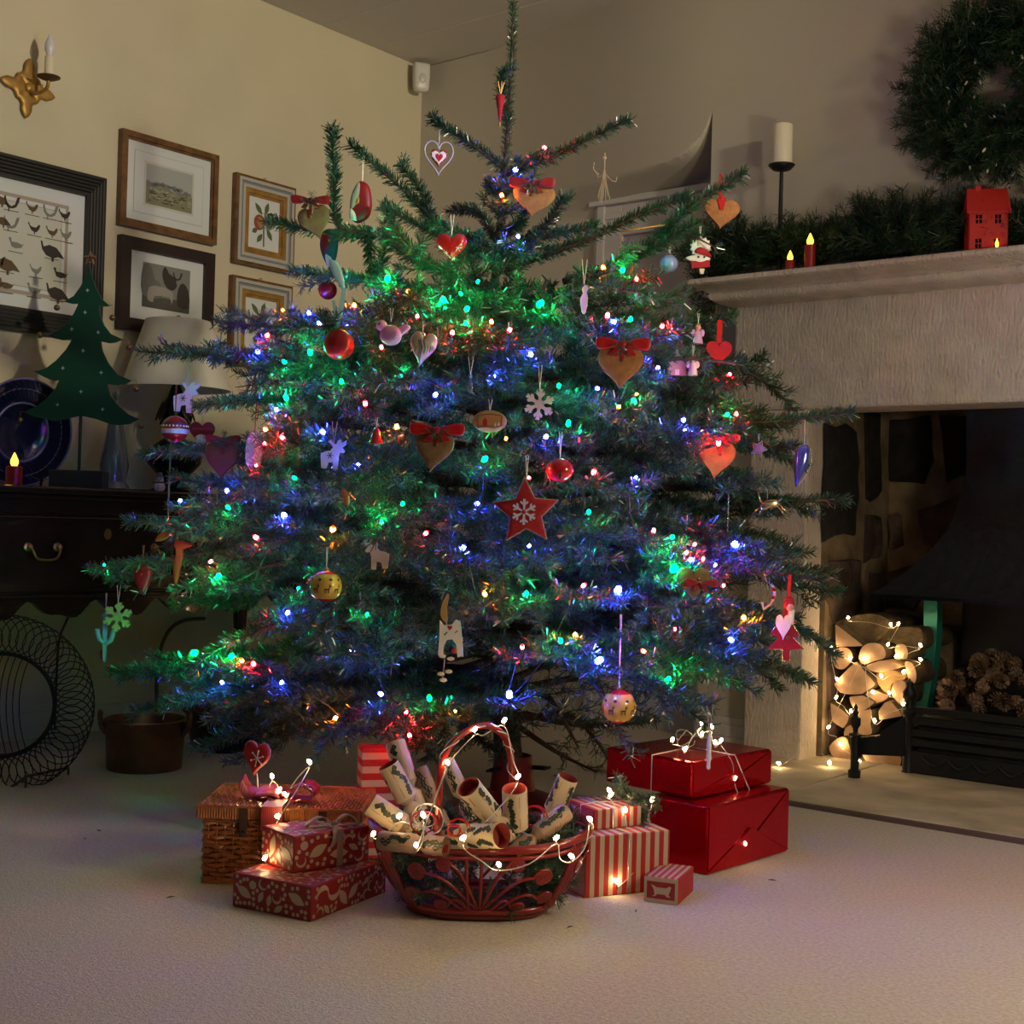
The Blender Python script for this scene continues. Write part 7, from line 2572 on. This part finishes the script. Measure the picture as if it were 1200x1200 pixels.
mb.add([(0, 0, H), (0, D, H), (0, D / 2, G), (e, 0, H), (e, D, H), (e, D / 2, G)], [(0, 2, 1), (3, 4, 5), (0, 3, 5, 2), (1, 2, 5, 4)])
mb.add([(W - e, 0, H), (W - e, D, H), (W - e, D / 2, G), (W, 0, H), (W, D, H), (W, D / 2, G)], [(0, 2, 1), (3, 4, 5), (0, 3, 5, 2), (1, 2, 5, 4)])
mb.build('walls', M_HOUSE, hl_)
ov = 3 * k_
for s_ in (0, 1):
    y0, y1 = (-ov, D / 2) if s_ == 0 else (D + ov, D / 2)
    z0_ = H - ov * (G - H) / (D / 2)
    mb = MB()
    mb.add([(-ov, y0, z0_), (W + ov, y0, z0_), (W + ov * .2, y1, G), (-ov * .2, y1, G), (-ov, y0, z0_ + .003), (W + ov, y0, z0_ + .003), (W + ov * .2, y1, G + .003), (-ov * .2, y1, G + .003)], [(0, 1, 2, 3), (7, 6, 5, 4), (0, 4, 5, 1), (3, 2, 6, 7), (0, 3, 7, 4), (1, 5, 6, 2)])
    mb.build('roof', M_HOUSE, hl_)
mb = MB()
for k in range(14):
    x = -ov + (W + 2 * ov) * (k + .5) / 14
    mb.lathe([(.0032, -.001), (.0032, .001)], 8, 0, Matrix.Translation((x, -ov, H - ov * (G - H) / (D / 2))) @ Matrix.Rotation(PI / 2, 4, 'X'))
mb.build('eaves_trim', M_HOUSE, hl_)
MB().box((W * .2, D / 2 - .006, G - .006), (W * .2 + 6 * k_, D / 2 + .006, G + 4 * k_)).build('chimney', M_HOUSE, hl_)
for q in wins:
    cx, cz = (q[0] + q[2]) / 2, (q[1] + q[3]) / 2
    MB().box((cx - .0012, 0, q[1]), (cx + .0012, e, q[3])).box((q[0], 0, cz - .0012), (q[2], e, cz + .0012)).build('glazing_bars', M_HOUSE, hl_)
    MB().box((q[0] - .002, D * .5, q[1] - .002), (q[2] + .002, D * .5 + .001, q[3] + .002)).build('window_dark', M_BLACK, hl_)
MB().lathe([(.003, H * .08), (.0055, H * .14), (.005, H * .2), (.0008, H * .30)], 12, 0, Matrix.Translation((W * .72, -.004, 0))).build('flame', M_FLAME, hl_, smooth=179)

for x, y, r_, hh, fl, lab in ((926, 300, 5.5, 13, 11, 'short red LED candle on the mantel edge, lower of the two'), (949, 300, 6.5, 26, 13, 'taller red LED candle on the mantel before the garland')):
    p = ony(x, y, -.375)
    k_ = depth_of(p) / FPX
    ztop = ony(x, y + 1 if r_ < 6 else 288, -.375).z
    ztop = ony(x, 306 if r_ < 6 else 288, -.375).z
    led_candle('led_candle', lab, Vector((p.x, -.375, MZ)), r_ * k_, ztop - MZ, fl * k_ * 1.15)

# ---- dog grate, hood and pine cones
hood = thing('fire_hood', 'black steel smoke hood with a swept curve over the grate', 'fireplace hood', pose((2.9, .1, 0)))
def hy(px, py, y=-.05):
    return ony(px, py, y)
cx_h = 2.95
prof = [hy(1140, 474), hy(1140, 553), hy(1136, 575), hy(1130, 600), hy(1121, 622), hy(1108, 642), hy(1090, 662), hy(1070, 680), hy(1050, 694)]
zz = [p.z for p in prof]
xs_ = [p.x for p in prof]
mb = MB()
vs = []
for x, z in zip(xs_, zz):
    t = (x - xs_[0])
    dep = .06 + (xs_[0] - x) * .55
    X2 = 2 * cx_h - x
    vs += [(x, -dep + .05 - .10, z), (X2, -dep + .05 - .10, z), (X2, .325, z), (x, .325, z)]
fs = []
for i in range(len(zz) - 1):
    for j in range(4):
        a = 4 * i + j
        b2 = 4 * i + (j + 1) % 4
        fs.append((a, b2, b2 + 4, a + 4))
fs.append((0, 3, 2, 1))
mb.add([local(hood, Vector(p)) for p in vs], fs)
mb.build('hood_body', M_HOOD, hood, smooth=40)
x0_, z0_ = xs_[-1], zz[-1]
dep = .06 + (xs_[0] - x0_) * .55
MB().box(local(hood, Vector((x0_ - .003, -dep - .053, z0_ - .012))), local(hood, Vector((2 * cx_h - x0_ + .003, .325, z0_)))).build('hood_lip', M_HOOD, hood)
# side plate and fire back
pA, pB = hy(1084, 705, .02), hy(1075, 835, .02)
fbk = thing('fireback_plate', 'iron fire back with swept side plates behind the pine cones', 'fire back', pose((2.9, .2, 0)))
mb = MB()
side = [hy(x, y, .02) for x, y in ((1085, 702), (1085, 740), (1082, 775), (1078, 800), (1072, 835))]
for q in (side,):
    vs = []
    for p in q:
        vs += [local(fbk, Vector((p.x, .0, p.z))), local(fbk, Vector((p.x + .045, .0, p.z)))]
    for p in q:
        vs += [local(fbk, Vector((p.x + .01, .02, p.z))), local(fbk, Vector((p.x + .055, .02, p.z)))]
    m_ = len(q)
    fs = []
    for i in range(m_ - 1):
        a = 2 * i
        fs += [(a, a + 1, a + 3, a + 2), (2 * m_ + a, 2 * m_ + a + 2, 2 * m_ + a + 3, 2 * m_ + a + 1), (a, a + 2, 2 * m_ + a + 2, 2 * m_ + a), (a + 1, 2 * m_ + a + 1, 2 * m_ + a + 3, a + 3)]
    mb.add(vs, fs)
mb.build('side_plate', mat('steel_green_light', (.02, .20, .17), .35, .5), fbk)
MB().box(local(fbk, Vector((pA.x + .04, .25, .0))), local(fbk, Vector((2 * cx_h - pA.x - .04, .28, pA.z)))).build('back_plate', M_IRON, fbk)

gr_ = thing('dog_grate', 'black iron dog grate with finial posts and a swagged front panel', 'fire grate', pose((2.9, -.2, 0)))
GY = -.228


def gp_(px, py, y=GY):
    return local(gr_, ony(px, py, y))


xl = ony(1064, 880, GY).x
xr = 2 * cx_h - xl
for X in (xl, xr):
    M = Matrix.Translation(local(gr_, Vector((X, GY, 0))))
    ph_ = ony(1064, 795, GY).z
    MB().lathe([(.020, 0), (.022, .01), (.016, .02), (.016, ph_ * .62), (.022, ph_ * .64), (.022, ph_ * .68), (.013, ph_ * .70), (.012, ph_ * .78), (.02, ph_ * .80), (.021, ph_ * .86), (.010, ph_ * .92), (.012, ph_ * .96), (.001, ph_)], 16, 0, M).build('post', M_IRON, gr_, smooth=50)
for (pa, pb) in ((833, 841), (846, 854), (860, 868), (872, 880)):
    za, zb_ = ony(1120, pa, GY).z, ony(1120, pb, GY).z
    MB().box(local(gr_, Vector((xl, GY - .008, zb_))), local(gr_, Vector((xr, GY + .008, za)))).build('bar', M_IRON, gr_, bevel=.002)
za, zb_ = ony(1120, 886, GY).z, ony(1120, 912, GY).z
MB().box(local(gr_, Vector((xl, GY - .010, zb_))), local(gr_, Vector((xr, GY + .006, za)))).build('front_panel', M_IRON, gr_, bevel=.002)
for k in range(10):
    x0 = xl + .05 + k * .078
    P = [(x0 + .078 * u, GY - .013, za - .012 - .026 * math.sin(PI * u)) for u in [i / 8 for i in range(9)]]
    MB().tube([local(gr_, Vector(p)) for p in P], [.002 + .003 * math.sin(PI * i / 8) for i in range(9)], 6).build('swag', mat('iron_highlight', (.03, .032, .035), .4, .4), gr_, smooth=60)
MB().box(local(gr_, Vector((xl, GY, .035))), local(gr_, Vector((xr, .23, .05)))).build('grate_floor', M_IRON, gr_)
MB().box(local(gr_, Vector((xl, GY, .0))), local(gr_, Vector((xr, GY + .02, .03)))).build('plinth', M_IRON, gr_)
# andiron in front of the logs
ad = thing('andiron', 'black iron fire dog with a finial in front of the logs', 'andiron', pose(onz(1001, 911, .014)))
AY = ROOTM[ad.name].translation.y
k_ = depth_of(ROOTM[ad.name].translation) / FPX
MB().lathe([(7 * k_, 0), (7.5 * k_, 8 * k_), (5 * k_, 10 * k_), (5 * k_, 47 * k_), (7.5 * k_, 49 * k_), (7.5 * k_, 51 * k_), (3 * k_, 53 * k_), (3 * k_, 57 * k_), (6 * k_, 62 * k_), (6 * k_, 70 * k_), (2.5 * k_, 72 * k_), (3.4 * k_, 76 * k_), (1.6 * k_, 79 * k_), (2.4 * k_, 82 * k_), (.3 * k_, 86 * k_)], 14, 0).build('post', M_IRON, ad, smooth=50)
wa = [ony(x, y, AY + .02) for x, y in ((1004, 864), (1032, 862), (1034, 856), (1042, 852), (1060, 840), (1060, 886), (1004, 884))]
MB().prism([(local(ad, p).x, local(ad, p).z) for p in wa], .012, .026).build('side_plate', M_IRON, ad)

# pine cones heaped in the grate: each one a cone of its own
def cone_mesh():
    mb = MB()
    mb.lathe([(.003, -.020), (.008, -.010), (.008, 0), (.006, .012), (.003, .020), (.001, .024)], 6, 1)
    for r in range(6):
        z = -.020 + r * .0080
        rad_ = (.0165, .0225, .0235, .0215, .0170, .0095)[r]
        nn = (7, 8, 8, 7, 6, 4)[r]
        for k in range(nn):
            a = 2 * PI * (k + .5 * (r % 2)) / nn
            c, s = math.cos(a), math.sin(a)
            w = rad_ * .34
            b_, t_ = z, z + .008
            mb.add([(c * .006 - s * w * .4, s * .006 + c * w * .4, b_), (c * .006 + s * w * .4, s * .006 - c * w * .4, b_), (c * rad_ + s * w, s * rad_ - c * w, t_), (c * (rad_ + .003), s * (rad_ + .003), t_ + .003), (c * rad_ - s * w, s * rad_ + c * w, t_),
                    (c * (rad_ - .001), s * (rad_ - .001), t_ - .004)], [(0, 1, 2, 3, 4), (2, 5, 3), (3, 5, 4), (0, 4, 5), (1, 5, 2), (0, 5, 1)])
    o = mb.build('pine_cone', [M_CONE, M_SOOT])
    me = o.data
    bpy.data.objects.remove(o)
    return me


CM = cone_mesh()
rcn = random.Random(21)
bar_top = ony(1120, 833, GY).z
placed = []
for att in range(2500):
    if len(placed) >= 84:
        break
    x = rcn.uniform(xl + .05, xl + .62)
    y = rcn.uniform(GY + .035, .20)
    hmax = bar_top + .02 + .13 * min(1, (y - GY) / .22) * min(1, (x - xl) / .12)
    z = hmax - rcn.choice([0, 0, 0, .03, .06]) - rcn.uniform(0, .012)
    if all((Vector((x, y, z)) - q).length > .033 for q in placed):
        placed.append(Vector((x, y, z)))
for i, p in enumerate(placed):
    o = bpy.data.objects.new('pine_cone', CM)
    o.location = p
    o.rotation_euler = (rcn.uniform(0, 6), rcn.uniform(0, 6), rcn.uniform(0, 6))
    s_ = rcn.uniform(.85, 1.2)
    o.scale = (s_,) * 3
    o['label'] = 'brown pine cone heaped in the iron dog grate'
    o['category'] = 'pine cone'
    o['group'] = 'pine cones in the grate'
    COL.objects.link(o)
MB().box(local(gr_, Vector((xl + .03, GY + .01, .05))), local(gr_, Vector((xr - .03, .22, bar_top - .03)))).build('ash_bed', M_SOOT, gr_)

# ---- split logs stacked at the left of the firebox
LY = -.145


def log(outline, label, y=LY, length=.26, shift=0.0, split=None, taper=.94, face=None, sharp=False):
    P = [ony(a, b, y) for a, b in outline]
    c = sum(P, Vector()) / len(P)
    root = thing('split_log', label, 'log', pose(c))
    Q = [(p.x - c.x, p.z - c.z) for p in P] if sharp else smooth2([(p.x - c.x, p.z - c.z) for p in P], 3)
    if sharp:
        Q = [q for a_, b_ in zip(Q, Q[1:] + Q[:1]) for q in (tuple(Vector(a_).lerp(Vector(b_), .07)), tuple(Vector(a_).lerp(Vector(b_), .5) * 1.02), tuple(Vector(a_).lerp(Vector(b_), .93)))]
    n = len(Q)
    vs, fs = [], []
    secs = [(0, 1.0), (.004, 1.02), (length * .5, 1.0), (length, taper)]
    for d, s in secs:
        for (x, z) in Q:
            vs.append((x * s + shift * d, d, z * s))
    for i in range(len(secs) - 1):
        for j in range(n):
            j2 = (j + 1) % n
            fs.append((i * n + j, (i + 1) * n + j, (i + 1) * n + j2, i * n + j2))
    fs.append(tuple((len(secs) - 1) * n + j for j in range(n - 1, -1, -1)))
    MB().add(vs, fs).build('bark', split or M_LOGBARK, root, smooth=50)
    fv = [(x * .99, -.0015, z * .99) for x, z in Q]
    MB().add(fv, [tuple(range(n))]).build('cut_face', face or M_LOGEND, root)
    return root


def c75(pts):
    return [(940 + x / 7.5, 700 + y / 7.5) for x, y in pts]


log(c75([(290, 232), (420, 330), (540, 425), (430, 430), (300, 436)]), 'wedge of split log at the top left of the stack', sharp=True, shift=.35)
log(c75([(285, 225), (600, 140), (790, 235), (640, 400), (545, 410), (420, 310)]), 'dark mossy log lying bark up across the top of the stack', y=LY + .03, split=M_LOGBARK, face=M_LOGBARK)
log(c75([(640, 385), (700, 290), (860, 262), (1020, 265), (1062, 330), (1050, 440), (930, 470), (800, 400)]), 'round mossy log at the top right of the stack', y=LY + .06, face=M_LOGBARK)
log(c75([(280, 490), (330, 440), (400, 445), (440, 490), (435, 560), (370, 630), (300, 620), (275, 560)]), 'small round log at the left, under the top wedge')
log(c75([(498, 540), (520, 450), (580, 405), (670, 405), (725, 450), (728, 530), (640, 560), (540, 590)]), 'half round log in the upper middle of the stack')
log(c75([(815, 470), (835, 415), (900, 415), (930, 470), (920, 540), (850, 530)]), 'small round log end towards the right of the stack')
log(c75([(478, 562), (560, 660), (650, 765), (530, 850), (400, 852), (330, 835), (280, 765), (360, 670)]), 'big pale quarter log in the centre left of the stack', sharp=True)
log(c75([(560, 610), (640, 570), (740, 555), (880, 605), (780, 640), (650, 660)]), 'thin split log wedged below the half round one', split=M_LOGSPLIT)
log(c75([(905, 570), (960, 570), (1000, 640), (1000, 740), (950, 760), (925, 670)]), 'narrow log edge at the far right of the stack')
log(c75([(655, 670), (790, 640), (905, 690), (890, 730), (790, 760), (760, 850), (680, 780)]), 'rough split log lit orange in the right of the stack', y=LY + .02, split=M_LOGSPLIT, face=M_LOGSPLIT)  # orange split-wood colour stands for light on its bark side
log(c75([(790, 790), (820, 740), (880, 730), (912, 760), (905, 880), (875, 945), (820, 900), (790, 850)]), 'oval greyish log end beside the grate post')
log(c75([(560, 850), (620, 815), (700, 840), (760, 880), (650, 930), (600, 890)]), 'small split piece between the quarter log and the oval one', y=LY + .015, split=M_LOGSPLIT)
log(c75([(412, 875), (540, 862), (640, 925), (570, 980), (500, 1010), (440, 960)]), 'low wedge log below the big quarter log', sharp=True)
log(c75([(250, 925), (330, 975), (412, 1040), (400, 1100), (360, 1150), (265, 1090)]), 'triangular log at the lower left of the stack', sharp=True)
log(c75([(672, 1000), (720, 930), (775, 908), (840, 980), (882, 1042), (780, 1062), (682, 1078)]), 'dull brown wedge log low on the right above the iron plate', sharp=True)
log(c75([(500, 1010), (610, 990), (600, 1100), (612, 1200), (480, 1200), (470, 1100)]), 'upright split log at the bottom middle behind the andiron')
log(c75([(240, 1310), (330, 1230), (400, 1250), (430, 1420), (330, 1440), (265, 1390)]), 'bottom left log resting on the hearth')
log(c75([(380, 1150), (470, 1120), (480, 1240), (380, 1260)]), 'small log piece low behind the andiron', y=LY + .03)
log(c75([(530, 1390), (600, 1385), (850, 1385), (860, 1480), (760, 1505), (620, 1490)]), 'flat bottom log lying under the iron side plate', y=LY + .01)
log(c75([(470, 1250), (620, 1210), (860, 1210), (860, 1375), (480, 1380)]), 'dim log hidden behind the iron side plate', y=LY + .05)

lb_ = [(994, 724), (1044, 732), (1053, 731), (1040.7, 755), (1078.7, 756), (1050, 769), (1078.7, 772.7), (1059, 786.7), (1032.7, 792), (996.7, 771), (975, 758.7), (981, 796), (980, 817), (997, 833), (1022.7, 810.7), (1042, 812), (1058.7, 825), (1025, 844), (1012, 772), (971, 852), (985, 872), (1007, 892)]
R5, pts = warm_string('warm_lights', 'warm white string lights glowing all over the stack of logs', [(x, y, depth_of(ony(x, y, LY - .014))) for x, y in lb_], sag=.004, r=.0010)
for p in pts:
    put_bulb(R5, 'warm', p, 1.15)
fb_ = [(881, 902), (912.5, 894.4), (954, 876), (972, 894)]
R6, pts = warm_string('warm_lights', 'warm white string lights trailing on the hearth past the stone jamb', [(x, y, min(depth_of(onz(x, y + 3, .02)), depth_of(ony(x, y, -.30)) if x < 940 else 9)) for x, y in fb_], sag=.002)
for p in pts:
    put_bulb(R6, 'warm', p, 1.3)
# dropped needles on the carpet
NW = ['alone on the dark carpet at the left', 'on the carpet left of the patterned gifts', 'close to another at the far left of the carpet', 'on the hearth edge by the red foil gifts', 'in front of the tiny striped gift', 'out on the carpet right of the red foil gifts', 'in front of the basket of crackers']
for i, (x, y) in enumerate(((116, 974), (200, 1052), (100, 983), (862, 951), (745, 1068), (905, 1032), (668, 1087))):
    p = onz(x, y, .002)
    o = thing('dropped_needle', 'fallen fir needle lying ' + NW[i], 'needle', pose(p, i * 1.3), 'fallen needles on the carpet')
    MB().tube([(-.009, 0, .001), (0, .001, .002), (.009, 0, .001)], [.0006, .0016, .0005], 5).build('needle', M_BARK, o)
